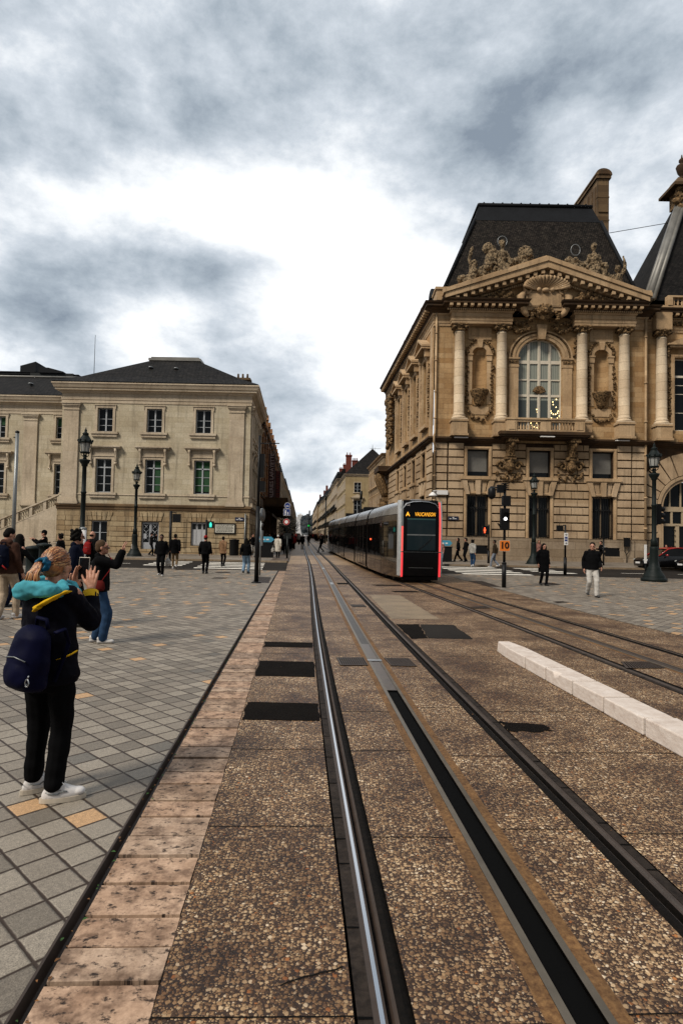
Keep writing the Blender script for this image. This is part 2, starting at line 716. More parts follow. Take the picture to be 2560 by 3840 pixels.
m_zinc_pale = plain('weathered_lead', (.20, .19, .17, 1), .5, .3, var=.35, scale=1.2)
m_brick = plain('red_brick', (.17, .036, .022, 1), .9, var=.4, scale=3)
m_lamp_glass = glassy('lantern_glass', (.30, .30, .28, 1), .15, .5)
m_led = emit('white_signal_light', (1, 1, 1, 1), 3)
m_red_light = emit('red_signal_light', (1, .08, .02, 1), 3)
m_green_light = emit('green_signal_light', (.05, 1, .75, 1), 1.1)

m_lime = ashlar('pale_limestone', srgb(220, 211, 184), srgb(203, 192, 162), 1.5, .42, srgb(150, 136, 110), .45, .5, .006)
m_lime_plain = ashlar('pale_limestone_trim', srgb(222, 209, 184), srgb(210, 195, 168), 3., 1.4, srgb(140, 122, 98), .45, .5, .004)
m_lime_base = ashlar('stained_limestone_base', srgb(196, 178, 142), srgb(166, 142, 106), 1.2, .4, srgb(60, 46, 30), .65, .78, .016)
m_tuff = ashlar('golden_tuff', srgb(208, 176, 130), srgb(176, 138, 90), 1.25, .42, srgb(118, 90, 60), .5, .4, .008)
m_tuff_plain = ashlar('golden_tuff_trim', srgb(216, 188, 148), srgb(196, 166, 126), 2.6, 1.3, srgb(128, 100, 70), .6, .6, .004)
m_tuff_col = ashlar('column_drums', srgb(246, 228, 196), srgb(228, 206, 172), 40., .72, srgb(130, 106, 74), .3, .25, .01)
m_tuff_rust = ashlar('rusticated_stone', srgb(212, 188, 154), srgb(186, 160, 124), 5, 5, srgb(128, 100, 70), .65, .62, .0)
m_tuff_dark = ashlar('soot_and_shade_stone', srgb(90, 69, 46), srgb(52, 37, 23), 2, .6, srgb(30, 22, 15), .85, .9, .004)
m_soot = ashlar('sooty_limestone', srgb(132, 110, 80), srgb(88, 70, 48), 2.2, .6, srgb(40, 30, 20), .85, .9, .004)
m_plinth = ashlar('plinth_stone', srgb(178, 162, 138), srgb(150, 132, 106), 1.9, .62, srgb(90, 74, 54), .6, .55, .01)


def carved(name, hi, lo):
    """carved stone, dark with grime in the hollows of the carving"""
    t = NT(name)
    p = t.pos()
    n = t.noise(p, 7, 4, .7)
    c = t.ramp(n, [(.38, lo), (.66, hi)])
    t.bump(t.noise(p, 14, 3), .8, .04)
    return t.fin(c, .9, 0, .2)


m_carved = carved('carved_stone', srgb(150, 120, 84), srgb(26, 18, 11))
m_statue = carved('statue_stone', srgb(158, 136, 106), srgb(18, 14, 11))


def slate(name, a, b, bw=.32, bh=.2):
    t = NT(name)
    g = t.n('ShaderNodeNewGeometry')
    sp = t.n('ShaderNodeSeparateXYZ', Vector=g.outputs['Position'])
    uv = t.n('ShaderNodeCombineXYZ', X=t.math('ADD', sp.outputs[0], t.math('MULTIPLY', sp.outputs[1], .83)), Y=t.math('MULTIPLY', sp.outputs[2], 1.3))
    br = t.n('ShaderNodeTexBrick', Vector=uv, Color1=a, Color2=b, Mortar=(.004, .004, .004, 1), Scale=1., Mortar__Size=.02, Brick__Width=bw, Row__Height=bh)
    n = t.noise(g.outputs['Position'], 2.2, 5, .7)
    c = t.mix(1., br.outputs[0], t.ramp(n, [(.3, (.45, .45, .45)), (.72, (1.5, 1.45, 1.4))]), 'MULTIPLY')
    t.bump(t.math('MULTIPLY_ADD', br.outputs[1], -.8, n), .6, .03)
    return t.fin(c, .75, 0, .08)


m_slate = slate('roof_slate', (.011, .0105, .0105, 1), (.021, .019, .018, 1))
m_slate_worn = slate('worn_mansard_slate', (.012, .0095, .008, 1), (.040, .033, .027, 1), .2, .17)

# --- paving
t = NT('granite_setts')
p = t.pos((1, 1, 1), (0, 0, rad(-47)))
sc_ = t.n('ShaderNodeVectorMath', i0=p, _operation='SCALE')
sc_.inputs['Scale'].default_value = 1 / .196
fl = t.n('ShaderNodeVectorMath', i0=sc_.outputs[0], _operation='FLOOR')
fr = t.n('ShaderNodeVectorMath', i0=sc_.outputs[0], _operation='FRACTION')
wnz = t.n('ShaderNodeTexWhiteNoise', Vector=fl.outputs[0], _noise_dimensions='2D')
fs_ = t.n('ShaderNodeSeparateXYZ', Vector=fr.outputs[0])


def edge(t, s):
    return t.math('MINIMUM', s, t.math('SUBTRACT', 1., s))


wob = t.math('MULTIPLY_ADD', t.noise(p, 12, 2), .05, -.025)
ed = t.math('ADD', t.math('MINIMUM', edge(t, fs_.outputs[0]), edge(t, fs_.outputs[1])), wob)
grain = t.noise(p, 150, 3, .7)
grain2 = t.noise(p, 42, 3, .6)
base = t.ramp(wnz.outputs[0], [(0, srgb(112, 104, 94)), (.25, srgb(127, 118, 107)), (.6, srgb(140, 131, 119)), (.93, srgb(102, 97, 90)), (.957, srgb(184, 148, 110)), (1, srgb(186, 138, 94))], 'CONSTANT')
tone = t.mix(1., base, t.ramp(grain, [(.28, (.42, .42, .42)), (.7, (1.5, 1.49, 1.46))]), 'MULTIPLY')
tone = t.mix(1., tone, t.ramp(grain2, [(.3, (.72, .72, .72)), (.7, (1.12, 1.12, 1.12))]), 'MULTIPLY')
dirtn = t.noise(t.pos(), .8, 5, .65)
tone = t.mix(1., tone, t.ramp(dirtn, [(.32, (.84, .82, .8)), (.62, (1.04, 1.04, 1.04))]), 'MULTIPLY')
jm = t.ramp(ed, [(.026, (1, 1, 1)), (.055, (0, 0, 0))])
col = t.mix(jm, tone, srgb(46, 33, 23))
hh = t.math('ADD', t.ramp(ed, [(.015, (0, 0, 0)), (.07, (1, 1, 1))]), t.math('MULTIPLY', grain, .25))
t.bump(hh, .7, .008)
m_setts = t.fin(col, t.math('MULTIPLY_ADD', grain2, .2, .5), 0, .35)


def aggregate(name, lite=1., dens=34., warm=1.):
    """exposed-aggregate concrete: river pebbles in a brown matrix"""
    t = NT(name)
    p0 = t.pos()
    wv_ = t.n('ShaderNodeTexNoise', Vector=p0, Scale=60., Detail=2)
    p = t.n('ShaderNodeVectorMath', i0=wv_.outputs['Color'], i1=(.016, .016, 0), i2=p0, _operation='MULTIPLY_ADD').outputs[0]
    L = lambda r, g, b: srgb(min(255, r * lite), min(255, g * lite), min(255, b * lite))

    def layer(vec, sc, r0, r1):
        v = t.n('ShaderNodeTexVoronoi', Vector=vec, Scale=sc, Randomness=.85, _voronoi_dimensions='2D')
        cs = t.n('ShaderNodeSeparateColor', i0=v.outputs['Color'])
        rel = t.math('SUBTRACT', t.math('MULTIPLY_ADD', cs.outputs[1], r1 - r0, r0), v.outputs['Distance'])
        col = t.ramp(cs.outputs[0], [(0, L(84, 63, 44)), (.14, L(126, 99, 73)), (.36, L(162, 133, 101)), (.6, L(188, 162, 129)), (.8, L(208, 187, 157)), (.93, L(228, 215, 195)), (.985, L(176, 118, 66))], 'CONSTANT')
        shade = t.mix(1., col, t.ramp(rel, [(.0, (.42, .39, .36)), (.14, (1.04, 1.03, 1.02))]), 'MULTIPLY')
        return t.ramp(rel, [(.0, (0, 0, 0)), (.035, (1, 1, 1))]), shade, t.math('MAXIMUM', rel, 0.)

    k1, c1_, h1 = layer(p, dens, .22, .58)
    p2_ = t.n('ShaderNodeVectorMath', i0=p, i1=(3.37, 1.71, 0), _operation='ADD').outputs[0]
    k2, c2_, h2 = layer(p2_, dens * 1.6, .22, .5)
    fine = t.noise(p0, 170, 3, .7)
    matrix = t.mix(fine, srgb(20, 12, 7), srgb(82, 57, 37))
    c = t.mix(k2, matrix, c2_)
    c = t.mix(k1, c, c1_)
    n1 = t.noise(p0, .9, 5, .65)
    n2 = t.noise(p0, 5., 4, .6)
    c = t.mix(1., c, t.ramp(n1, [(.37, (.30, .21, .14)), (.5, (.68, .60, .51)), (.66, (1.1, 1.06, 1.0))]), 'MULTIPLY')
    c = t.mix(1., c, t.ramp(n2, [(.3, (.62, .57, .52)), (.62, (1.06, 1.05, 1.03))]), 'MULTIPLY')
    h = t.math('ADD', t.math('MAXIMUM', t.math('MINIMUM', h1, .2), t.math('MULTIPLY', h2, .4)), t.math('MULTIPLY', fine, .06))
    t.bump(h, .8, .02)
    return t.fin(c, t.math('MULTIPLY_ADD', fine, .25, .42), 0, .38)


m_agg = aggregate('exposed_aggregate', .98, 46)


def grained(name, a, b, scale=30., big=1., bstr=.5, rough=.8, spec=.3, lo=.6):
    t = NT(name)
    p = t.pos()
    n = t.noise(p, scale, 4, .7)
    c = t.mix(t.ramp(n, [(.3, (0, 0, 0)), (.7, (1, 1, 1))]), a, b)
    c = t.mix(1., c, t.ramp(t.noise(p, big, 5, .6), [(.3, (lo,) * 3), (.7, (1.15,) * 3)]), 'MULTIPLY')
    t.bump(n, bstr, .01)
    return t.fin(c, rough, 0, spec)


m_asphalt = grained('worn_asphalt', srgb(26, 23, 21), srgb(50, 45, 41), 60, .6, .5, .9, .1)
m_asphalt_patch = grained('fresh_asphalt', srgb(5, 4, 4), srgb(26, 21, 17), 90, 2.5, .9, .92, .06)
m_concrete_patch = grained('pale_concrete', srgb(104, 88, 68), srgb(150, 132, 108), 40, 1.2, .2, .6)
m_rust_conc = grained('rust_stained_concrete', srgb(74, 46, 22), srgb(134, 99, 60), 35, 2.4, .4, .75, .3, .5)
m_rubber = grained('rail_rubber', srgb(7, 6, 5), srgb(24, 19, 15), 25, 4., .5, .8, .1)
m_rubber_grey = grained('rail_filler_blocks', srgb(26, 21, 18), srgb(54, 46, 40), 18, 3., .4, .75, .12)
m_rail = plain('polished_rail', (.46, .49, .53, 1), .2, 1., var=.1, scale=3)
m_rail_worn = plain('worn_rail', (.16, .13, .11, 1), .38, .8, var=.4, scale=8)
m_rail_brown = plain('rusty_rail_side', (.045, .028, .019, 1), .6, .1, var=.4, scale=8)
m_slotsteel = plain('dull_steel_strip', (.15, .125, .095, 1), .45, .5, var=.35, scale=5)
m_black_band = plain('black_power_band', (.0035, .0035, .0035, 1), .75, 0, spec=.03)
m_grey_band = plain('grey_power_band', (.040, .034, .028, 1), .5, .1, var=.35, scale=3)
m_mark = grained('road_paint', srgb(206, 198, 184), srgb(232, 226, 216), 30, 2.2, .2, .8, .3, .8)

# travertine kerb slabs: pitted pink-tan stone
t = NT('pitted_travertine')
p = t.pos()
pst = t.n('ShaderNodeMapping', Vector=p, Scale=(17, 24, 1)).outputs[0]
pits = t.noise(pst, 1., 4, .7)
tn = t.noise(p, 4, 4, .6)
c = t.mix(t.ramp(tn, [(.3, (0, 0, 0)), (.7, (1, 1, 1))]), srgb(148, 123, 102), srgb(196, 172, 150))
c = t.mix(1., c, t.ramp(t.noise(p, 55, 3, .7), [(.3, (.72, .70, .68)), (.7, (1.1, 1.1, 1.1))]), 'MULTIPLY')
c = t.mix(t.ramp(pits, [(.36, (1, 1, 1)), (.45, (0, 0, 0))]), c, srgb(58, 46, 38))
c = t.mix(1., c, t.ramp(t.noise(p, 7, 4, .7), [(.36, (.42, .38, .36)), (.56, (1., .98, .97))]), 'MULTIPLY')
t.bump(t.ramp(pits, [(.25, (0, 0, 0)), (.45, (1, 1, 1))]), .6, .01)
m_trav = t.fin(c, .72, 0, .3)
TRAV = [m_trav]
for k_, g_ in ((1, (.80, .77, .74, 1)), (2, (1.0, .93, .88, 1)), (3, (.68, .66, .65, 1))):
    m_ = m_trav.copy()
    m_.name = 'pitted_travertine_tone'
    nt_ = m_.node_tree
    mx_ = nt_.nodes.new('ShaderNodeMix')
    mx_.data_type = 'RGBA'
    mx_.blend_type = 'MULTIPLY'
    mx_.inputs[0].default_value = 1
    bs_ = nt_.nodes['Principled BSDF'].inputs['Base Color']
    nt_.links.new(bs_.links[0].from_socket, mx_.inputs[6])
    mx_.inputs[7].default_value = g_
    nt_.links.new(mx_.outputs[2], bs_)
    TRAV.append(m_)


def slabs(name, a, b, bw, bh, joint, rot=3.8, mort=.02, off=.5):
    t = NT(name)
    p = t.pos((1, 1, 1), (0, 0, rad(-rot)))
    br = t.n('ShaderNodeTexBrick', Vector=p, Color1=a, Color2=b, Mortar=joint, Scale=1., Mortar__Size=mort, Brick__Width=bw, Row__Height=bh)
    br.offset = off
    c = t.mix(1., br.outputs[0], t.ramp(t.noise(p, 1.1, 5, .65), [(.3, (.62, .6, .58)), (.68, (1.12, 1.12, 1.12))]), 'MULTIPLY')
    c = t.mix(1., c, t.ramp(t.noise(p, 40, 3, .65), [(.3, (.8, .8, .8)), (.7, (1.1, 1.1, 1.1))]), 'MULTIPLY')
    return t.fin(c, .6, 0, .4)


m_slab_tan = slabs('tan_street_slabs', srgb(158, 132, 102), srgb(134, 110, 84), 2.2, 1.1, srgb(84, 66, 48))
m_slab_grey = slabs('grey_pavement_slabs', srgb(138, 128, 116), srgb(114, 105, 95), 1.6, .8, srgb(70, 62, 54))
m_slab_brown = slabs('brown_pavement_strip', srgb(92, 74, 56), srgb(76, 60, 46), .9, .6, srgb(48, 38, 28))
m_pale_stone = NT('white_kerb_stone')
t = m_pale_stone
p = t.pos()
n = t.noise(t.n('ShaderNodeMapping', Vector=p, Scale=(4, 4, 14)).outputs[0], 2., 5, .65)
c = t.ramp(n, [(.3, srgb(182, 166, 154)), (.55, srgb(200, 187, 176)), (.75, srgb(210, 199, 190))])
c = t.mix(t.ramp(t.noise(p, 5, 5, .75), [(.58, (0, 0, 0)), (.75, (.5, .5, .5))]), c, srgb(126, 104, 88))
t.bump(t.noise(p, 28, 4), .4, .01)
m_pale_stone = t.fin(c, .7, 0, .3)


# ------------------------------------------------------------------ ground
def curve(pts):
    def f(y):
        if y <= pts[0][0]:
            a, b = pts[0], pts[1]
        elif y >= pts[-1][0]:
            a, b = pts[-2], pts[-1]
        else:
            i = max(k for k in range(len(pts) - 1) if pts[k][0] <= y)
            p0 = pts[max(i - 1, 0)]
            p1, p2 = pts[i], pts[i + 1]
            p3 = pts[min(i + 2, len(pts) - 1)]
            s1 = (p2[1] - p0[1]) / (p2[0] - p0[0])
            s2 = (p3[1] - p1[1]) / (p3[0] - p1[0])
            h = p2[0] - p1[0]
            q = (y - p1[0]) / h
            return (p1[1] * (1 + 2 * q) * (1 - q) ** 2 + s1 * h * q * (1 - q) ** 2 + p2[1] * q * q * (3 - 2 * q) + s2 * h * q * q * (q - 1))
        return a[1] + (b[1] - a[1]) * (y - a[0]) / (b[0] - a[0])
    return f


xa = curve([(-4, .60), (2.2, .18), (6.67, -.125), (13, -.52), (22, -1.03), (30, -1.5), (41, -2.22), (62, -3.75), (100, -6.3), (450, -29.9)])
xb = curve([(-4, 4.85), (7.1, 4.06), (13.9, 3.45), (18.5, 2.99), (24.5, 2.43), (35, 1.46), (45, .55), (64, -1.0), (100, -3.4), (450, -27)])
gut = lambda y: -.95 - .0735 * y
trv = lambda y: -.48 - .0764 * y
plR = curve([(-4, 7.8), (9, 6.78), (11.4, 6.53), (14.3, 6.18), (17.5, 5.98), (21.5, 5.80), (26.6, 5.5), (60, 3.3), (100, .5), (450, -23.)])
YS = [-4, -2, 0, 1, 2, 3, 4, 5, 6, 7, 8, 9, 10, 11, 12, 13, 14, 16, 18, 20, 22, 24, 26, 28, 30, 33, 36, 38.5, 42, 46, 50, 56, 62, 70, 80, 90, 100, 150, 250, 450]


def strip(mb, fl, fr, y0, y1, z=0., m=0, z2=None):
    ys = [y0] + [y for y in YS if y0 < y < y1] + [y1]
    P, fs = [], []
    for y in ys:
        P += [(fl(y), y, gz(y) + z), (fr(y), y, gz(y) + (z if z2 is None else z2))]
    for i in range(len(ys) - 1):
        fs.append((2 * i, 2 * i + 1, 2 * i + 3, 2 * i + 2))
    return mb.add(P, fs, m)


def struct(mb, name, mats, bevel=0):
    return tag(mb.build(name, mats, None, bevel), kind='structure')


def off(f, d):
    return lambda y: f(y) + d


YX0, YX1, YM = 31.4, 40.0, 38.6        # crossing road; where the aggregate turns to street slabs
MBX = MB()
b = MB()
for (y0, y1) in ((-60, 30), (30, 1000)):
    b.quad((-900, y0, gz(y0) - .30), (900, y0, gz(y0) - .30), (900, y1, gz(y1) - .30), (-900, y1, gz(y1) - .30))
struct(b, 'ground', m_asphalt)
# the track slab, cut by the rails and power bands
E1 = .10   # half width of a rail trench


def trackslab(mb, y0, y1, m):
    strip(mb, trv, off(xa, -E1), y0, y1, 0, m)
    for f in (xa, xb):
        strip(mb, off(f, E1 + .02), off(f, .75 - .16), y0, y1, 0, m)
        strip(mb, off(f, .75 + .16), off(f, 1.505 - E1 - .02), y0, y1, 0, m)
    strip(mb, off(xa, 1.505 + E1), off(xb, -E1), y0, y1, 0, m)
    strip(mb, off(xb, 1.505 + E1), plR, y0, y1, 0, m)


b = MB()
trackslab(b, -4, YM, 0)
struct(b, 'track_slab', m_agg)
b = MB()
trackslab(b, YM, 450, 0)
struct(b, 'street_paving', m_slab_tan)

# rails
def rail(f, side, shiny, label, worn=False):
    """side +1: running edge on the right of the head (groove right)"""
    r = thing('tram_rail', label, 'rail', (f(8), 8, 0), 0, 'grooved tram rails set in the street')
    x0, y0 = r.location.x, r.location.y
    g = lambda d: (lambda y: f(y) + d * side - x0)
    def bar(mb, a, c, za, zc, m=0):
        lo, hi = (a, c) if side > 0 else (c, a)
        strip2(mb, g(lo), g(hi), za if side > 0 else zc, zc if side > 0 else za, m)
    def strip2(mb, fl, fr_, zl, zr, m):
        ys = [y for y in YS if y <= 250]
        P, fs = [], []
        for y in ys:
            P += [(fl(y), y - y0, gz(y) + zl), (fr_(y), y - y0, gz(y) + zr)]
        for i in range(len(ys) - 1):
            fs.append((2 * i, 2 * i + 1, 2 * i + 3, 2 * i + 2))
        mb.add(P, fs, m)
    b = MB()
    bar(b, -.10, -.088, -.03, -.03)
    bar(b, .062, .09, -.002, .0)
    bar(b, .09, .125, .0, -.02)
    bar(b, .022, .034, -.035, -.035)
    bar(b, .020, .022, .004, -.035)
    b.build('rubber_jacket', m_rubber, r)
    b = MB()
    bar(b, -.088, -.032, .002, .004)
    q = random.Random(3)
    y = 1.2
    while y < 16:
        bar_ = [(f(y) - .088 * side - x0, y - y0, .0055), (f(y) - .034 * side - x0, y - y0, .0055), (f(y) - .034 * side - x0, y + .012 - y0, .0055), (f(y) - .088 * side - x0, y + .012 - y0, .0055)]
        b.add(bar_, [(0, 1, 2, 3)], 1)
        y += q.choice((.26, .5, .5, .52))
    b.build('filler_strip', [m_rubber_grey, m_black_band], r)
    b = MB()
    bar(b, -.032, -.008, .002, .0065)
    bar(b, .009, .020, .007, .004)
    bar(b, .034, .048, -.035, -.012)
    bar(b, .048, .062, -.012, -.002)
    b.build('rail_head', m_rail_brown, r)
    b = MB()
    bar(b, -.008, .009, .0065, .007)
    b.build('running_band', m_rail if shiny else m_rail_worn, r)
    return r


rail(xa, 1, True, 'shiny grooved rail beside the pitted stone border, running up the street')
rail(off(xa, 1.505), -1, False, 'dark worn rail between the black power band and the white kerb stones')
rail(xb, 1, False, 'dark rail just beyond the white kerb stones, running under the tram')
rail(off(xb, 1.505), -1, True, 'thin bright rail next to the grey paving by the post with the 10 sign')


def powerband(f, label, dull):
    r = thing('power_rail', label, 'power rail', (f(8) + .75, 8, 0), 0, 'ground power rails between the running rails')
    x0, y0 = r.location.x, 8.
    def s3(mb, a, c, za, zc, y_0=-4, y_1=250):
        ys = [y_0] + [y for y in YS if y_0 < y < y_1] + [y_1]
        P, fs = [], []
        for y in ys:
            P += [(f(y) + .75 + a - x0, y - y0, gz(y) + za), (f(y) + .75 + c - x0, y - y0, gz(y) + zc)]
        for i in range(len(ys) - 1):
            fs.append((2 * i, 2 * i + 1, 2 * i + 3, 2 * i + 2))
        mb.add(P, fs)
    b = MB()
    s3(b, -.16, -.095, .0, .003)
    s3(b, .095, .16, .003, .0)
    b.build('concrete_margin', m_rust_conc, r)
    b = MB()
    s3(b, -.095, -.06, .006, .008)
    s3(b, .06, .095, .008, .006)
    b.build('steel_edge', m_slotsteel, r)
    b = MB()
    if dull:
        s3(b, -.06, .06, .004, .004)
        b.build('contact_band', m_rail_brown, r)
    else:
        s3(b, -.06, .06, -.012, -.012, -4, 6.9)
        b.build('insulated_band', m_black_band, r)
        b = MB()
        s3(b, -.06, .06, .004, .004, 6.9, 8.5)
        s3(b, -.06, .06, .004, .004, 8.62, 9.9)
        b.build('contact_band', m_rail_worn, r)
        b = MB()
        s3(b, -.06, .06, .005, .005, 9.9, 250)
        b.build('grey_band', m_grey_band, r)
        b = MB()
        s3(b, -.10, .10, .012, .012, 8.5, 8.62)
        s3(b, -.05, .05, .012, .012, 22.6, 23.6)
        s3(b, -.07, .07, .012, .012, 33.6, 34.4)
        b.build('joint_plate', m_steel, r)
    return r


powerband(xa, 'black power band in rusty concrete between the nearer pair of rails', False)
powerband(xb, 'brown power strip between the rails of the farther track', True)

# border: gutter channel and travertine slabs
b = MB()
strip(b, off(gut, -.036), off(gut, -.024), -4, YX0, .006)
strip(b, off(gut, -.024), off(gut, -.014), -4, YX0, .006, 0, -.05)
strip(b, off(gut, -.014), off(gut, .018), -4, YX0, -.05)
strip(b, off(gut, .018), off(gut, .03), -4, YX0, -.05, 0, .0)
struct(b, 'drain_channel', m_rail_brown)
b = MB()
rnd = random.Random(4)
y = -4.
while y < 30.8:
    L = rnd.uniform(.20, .28) if y < 8 else rnd.uniform(.26, .5)
    y2 = min(y + L, 31.2)
    sl = .02
    q = rnd.uniform(-.004, .006)
    a0, a1 = gut(y) + .031, gut(y2) + .031
    c0, c1 = trv(y) - .004 + rnd.uniform(-.006, .004), trv(y2) - .004
    P = [(a0, y + .011, q), (c0, y + sl + .011, q), (c1, y2 + sl - .011, q), (a1, y2 - .011, q)]
    P = [(px, py, gz(py) + pz + .002) for px, py, pz in P]
    b.add(P + [(px, py, -.06) for px, py, pz in P], [(0, 1, 2, 3), (0, 4, 5, 1), (1, 5, 6, 2), (2, 6, 7, 3), (3, 7, 4, 0)], rnd.choice((0, 0, 1, 2, 2, 3)))
    y = y2
border = struct(b, 'stone_border', TRAV)
bb = MB()
strip(bb, off(gut, .025), off(trv, .0), -4, 31.2, -.055)
struct(bb, 'border_bed', m_black_band)

# the paved square on both sides, the crossing road and the pavements
b = MB()
strip(b, lambda y: -70., off(gut, -.036), -4, YX0, 0)
struct(b, 'paved_square', m_setts)
b = MB()
strip(b, off(plR, .03), lambda y: 80., -4, YX0 - 1.5 + 1.5, 0)
struct(b, 'paved_square_east', m_setts)
b = MB()
strip(b, plR, off(plR, .03), -4, YX0, -.012)
struct(b, 'border_joint', m_rubber)
b = MB()
for fl_, fr__ in ((lambda y: -90., lambda y: -.0764 * y - .12), (lambda y: plR(y) + .5, lambda y: 90.)):
    strip(b, fl_, fr__, YX0, YX1, -.01)
struct(b, 'crossing_road', m_asphalt)
b = MB()
strip(b, lambda y: -.0764 * y - .12, lambda y: trv(y), YX0 - .4, YM, -.003)
strip(b, lambda y: plR(y), lambda y: plR(y) + .5, YX0, YX1, -.003)
struct(b, 'road_margin', m_asphalt)


def pavement(name, x0, x1, y0, y1, m):
    b = MB()
    ys = [y for y in (y0, 46, 60, 80, 110, 160, 260, 450) if y0 <= y <= y1]
    for i in range(len(ys) - 1):
        a, c = ys[i], ys[i + 1]
        P = [(x0(a), a, gz(a) + .11), (x1(a), a, gz(a) + .11), (x1(c), c, gz(c) + .11), (x0(c), c, gz(c) + .11)]
        b.add(P + [(q[0], q[1], q[2] - .3) for q in P], [(0, 1, 2, 3), (0, 4, 5, 1), (1, 5, 6, 2), (2, 6, 7, 3), (3, 7, 4, 0)])
    return struct(b, name, m)


lf = lambda y: -4.32 - .067 * y        # building line, left of the street
rf = lambda y: 10.56 - .067 * y        # building line, right of the street
pavement('pavement', lambda y: -90., lambda y: trv(y) - 1.15 if y > YX1 + .1 else trv(y) - 1.15, YX1, 450, m_slab_grey)
pavement('pavement_strip', lambda y: trv(y) - 1.146, lambda y: trv(y) - .004, YX1 + .02, 450, m_slab_brown)
pavement('pavement_east', lambda y: plR(y) + .5, lambda y: 90., YX1, 450, m_slab_grey)
b = MB()
for x0, x1 in ((-90, -3.6), (7.2, 90)):
    b.box(x0, x1, YX1 - .16, YX1, .0, .2)
struct(b, 'kerb', m_plinth)
b = MB()
strip(b, lambda y: -90., lambda y: -.0764 * y - .3, YX0 - .25, YX0, .004)
strip(b, lambda y: plR(y) + 2.5, lambda y: 90., YX0 - .25, YX0, .004)
struct(b, 'kerb_edge', m_rubber_grey)


def zebra(name, ymin, ymax, xl, xr, skew, n, gaps=()):
    b = MB()
    for i in range(n):
        y = ymin + (ymax - ymin) * (i + .25) / n
        h = (ymax - ymin) / n * .42
        s = skew * (i / n)
        P = [(xl + s, y), (xr + s, y), (xr + s + skew / n * .5, y + h), (xl + s + skew / n * .5, y + h)]
        b.add([(px, py, gz(py) - .004) for px, py in P], [(0, 1, 2, 3)])
    return tag(b.build(name, m_mark), kind='structure')


zebra('zebra_crossing', 31.7, 39.2, -7.9, -4.2, -.8, 5)
zebra('zebra_crossing_left', 33.5, 39, -11.2, -9.0, -.6, 4)
zebra('zebra_crossing_east', 31.2, 39.3, 6.5, 10.2, -.4, 5)
zebra('zebra_crossing_far_east', 33.5, 39.2, 11.4, 13.4, -.4, 4)
b = MB()
for x in (16.5, 19.8, 23.5, 27, -14, -18, -22, -26):
    b.add([(px, py, gz(py) - .004) for px, py in ((x, 35.2), (x + 1.6, 35.2), (x + 1.6, 35.36), (x, 35.36))], [(0, 1, 2, 3)])
struct(b, 'lane_markings', m_mark)

# patches and joints in the track slab (sheets lying on it)
def sheet(mb, pts, z=.004, m=0):
    mb.add([(p[0], p[1], gz(p[1]) + z) for p in pts], [tuple(range(len(pts)))], m)


def ragged(pts, rnd, k=9, a=.018):
    out = []
    for i in range(len(pts)):
        p, q = Vector(pts[i]), Vector(pts[(i + 1) % len(pts)])
        for j in range(k):
            r = p.lerp(q, j / k)
            out.append((r.x + rnd.uniform(-a, a), r.y + rnd.uniform(-a, a)))
    return out


rnd = random.Random(7)
b = MB()
for y0, y1 in ((5.70, 6.30), (7.48, 8.40), (9.48, 9.93)):
    sheet(b, ragged([(trv(y0) + .015, y0), (xa(y0) - .11, y0), (xa(y1) - .11, y1), (trv(y1) + .015, y1)], rnd, 8, .01))
sheet(b, ragged([(xa(10.5) + 1.505 + .13, 10.5), (1.55, 10.6), (1.62, 12.35), (xa(12.3) + 1.505 + .12, 12.3)], rnd))
old = MB()
sheet(old, ragged([(1.57, 10.6), (2.35, 10.6), (2.34, 12.35), (1.64, 12.35)], rnd))
struct(old, 'old_asphalt_patch', m_asphalt)
c3 = lambda x, y: G(1500 + x * .676, 2150 + y * .676)[:2]
sheet(b, ragged([c3(600, 880), c3(855, 880), c3(800, 838), c3(545, 820)], rnd, 7, .03))
c2 = lambda x, y: G(900 + x * .5102, 2150 + y * .5102)[:2]
sheet(b, [c2(720, 82), c2(800, 82), c2(785, 70), c2(705, 70)])
sheet(b, [c2(1010, 92), c2(1195, 92), c2(1175, 84), c2(960, 84)])
sheet(b, [c2(1140, 140), c2(1340, 140), c2(1290, 130), c2(1105, 130)])
struct(b, 'asphalt_patches', m_asphalt_patch)
b = MB()
sheet(b, [c2(1110, 335), c2(1470, 340), c2(1170, 160), c2(950, 160)])
struct(b, 'concrete_patch', m_concrete_patch)
b = MB()
for y in (2.2, 3.55, 4.85, 6.05 - .0, 8.9, 11.2, 14., 18, 22.3, 27, 31, 35):
    for fl_, fr__ in ((trv, off(xa, -E1)), (off(xa, E1), off(xa, .6)), (off(xa, .9), off(xa, 1.4)), (off(xa, 1.6), off(xa, 3.2)), (off(xb, E1), off(xb, .6)), (off(xb, 1.62), plR)):
        yy = y + rnd.uniform(-.1, .1)
        P = []
        for k in range(7):
            x = fl_(yy) + (fr__(yy) - fl_(yy)) * k / 6
            P.append((x, yy + rnd.uniform(-.004, .004) + .045 * (x + 1)))
        w = .005 + yy * .0006
        for k in range(6):
            sheet(b, [P[k], P[k + 1], (P[k + 1][0], P[k + 1][1] + w), (P[k][0], P[k][1] + w)], .003)
# a wandering crack near the shiny rail
P = [(xa(2.5) - .12 - .03 * k, 2.46 - .012 * k + rnd.uniform(-.012, .012)) for k in range(9)]
for k in range(8):
    sheet(b, [P[k], P[k + 1], (P[k + 1][0], P[k + 1][1] + .008), (P[k][0], P[k][1] + .008)], .003)
struct(b, 'slab_joints', m_rubber)


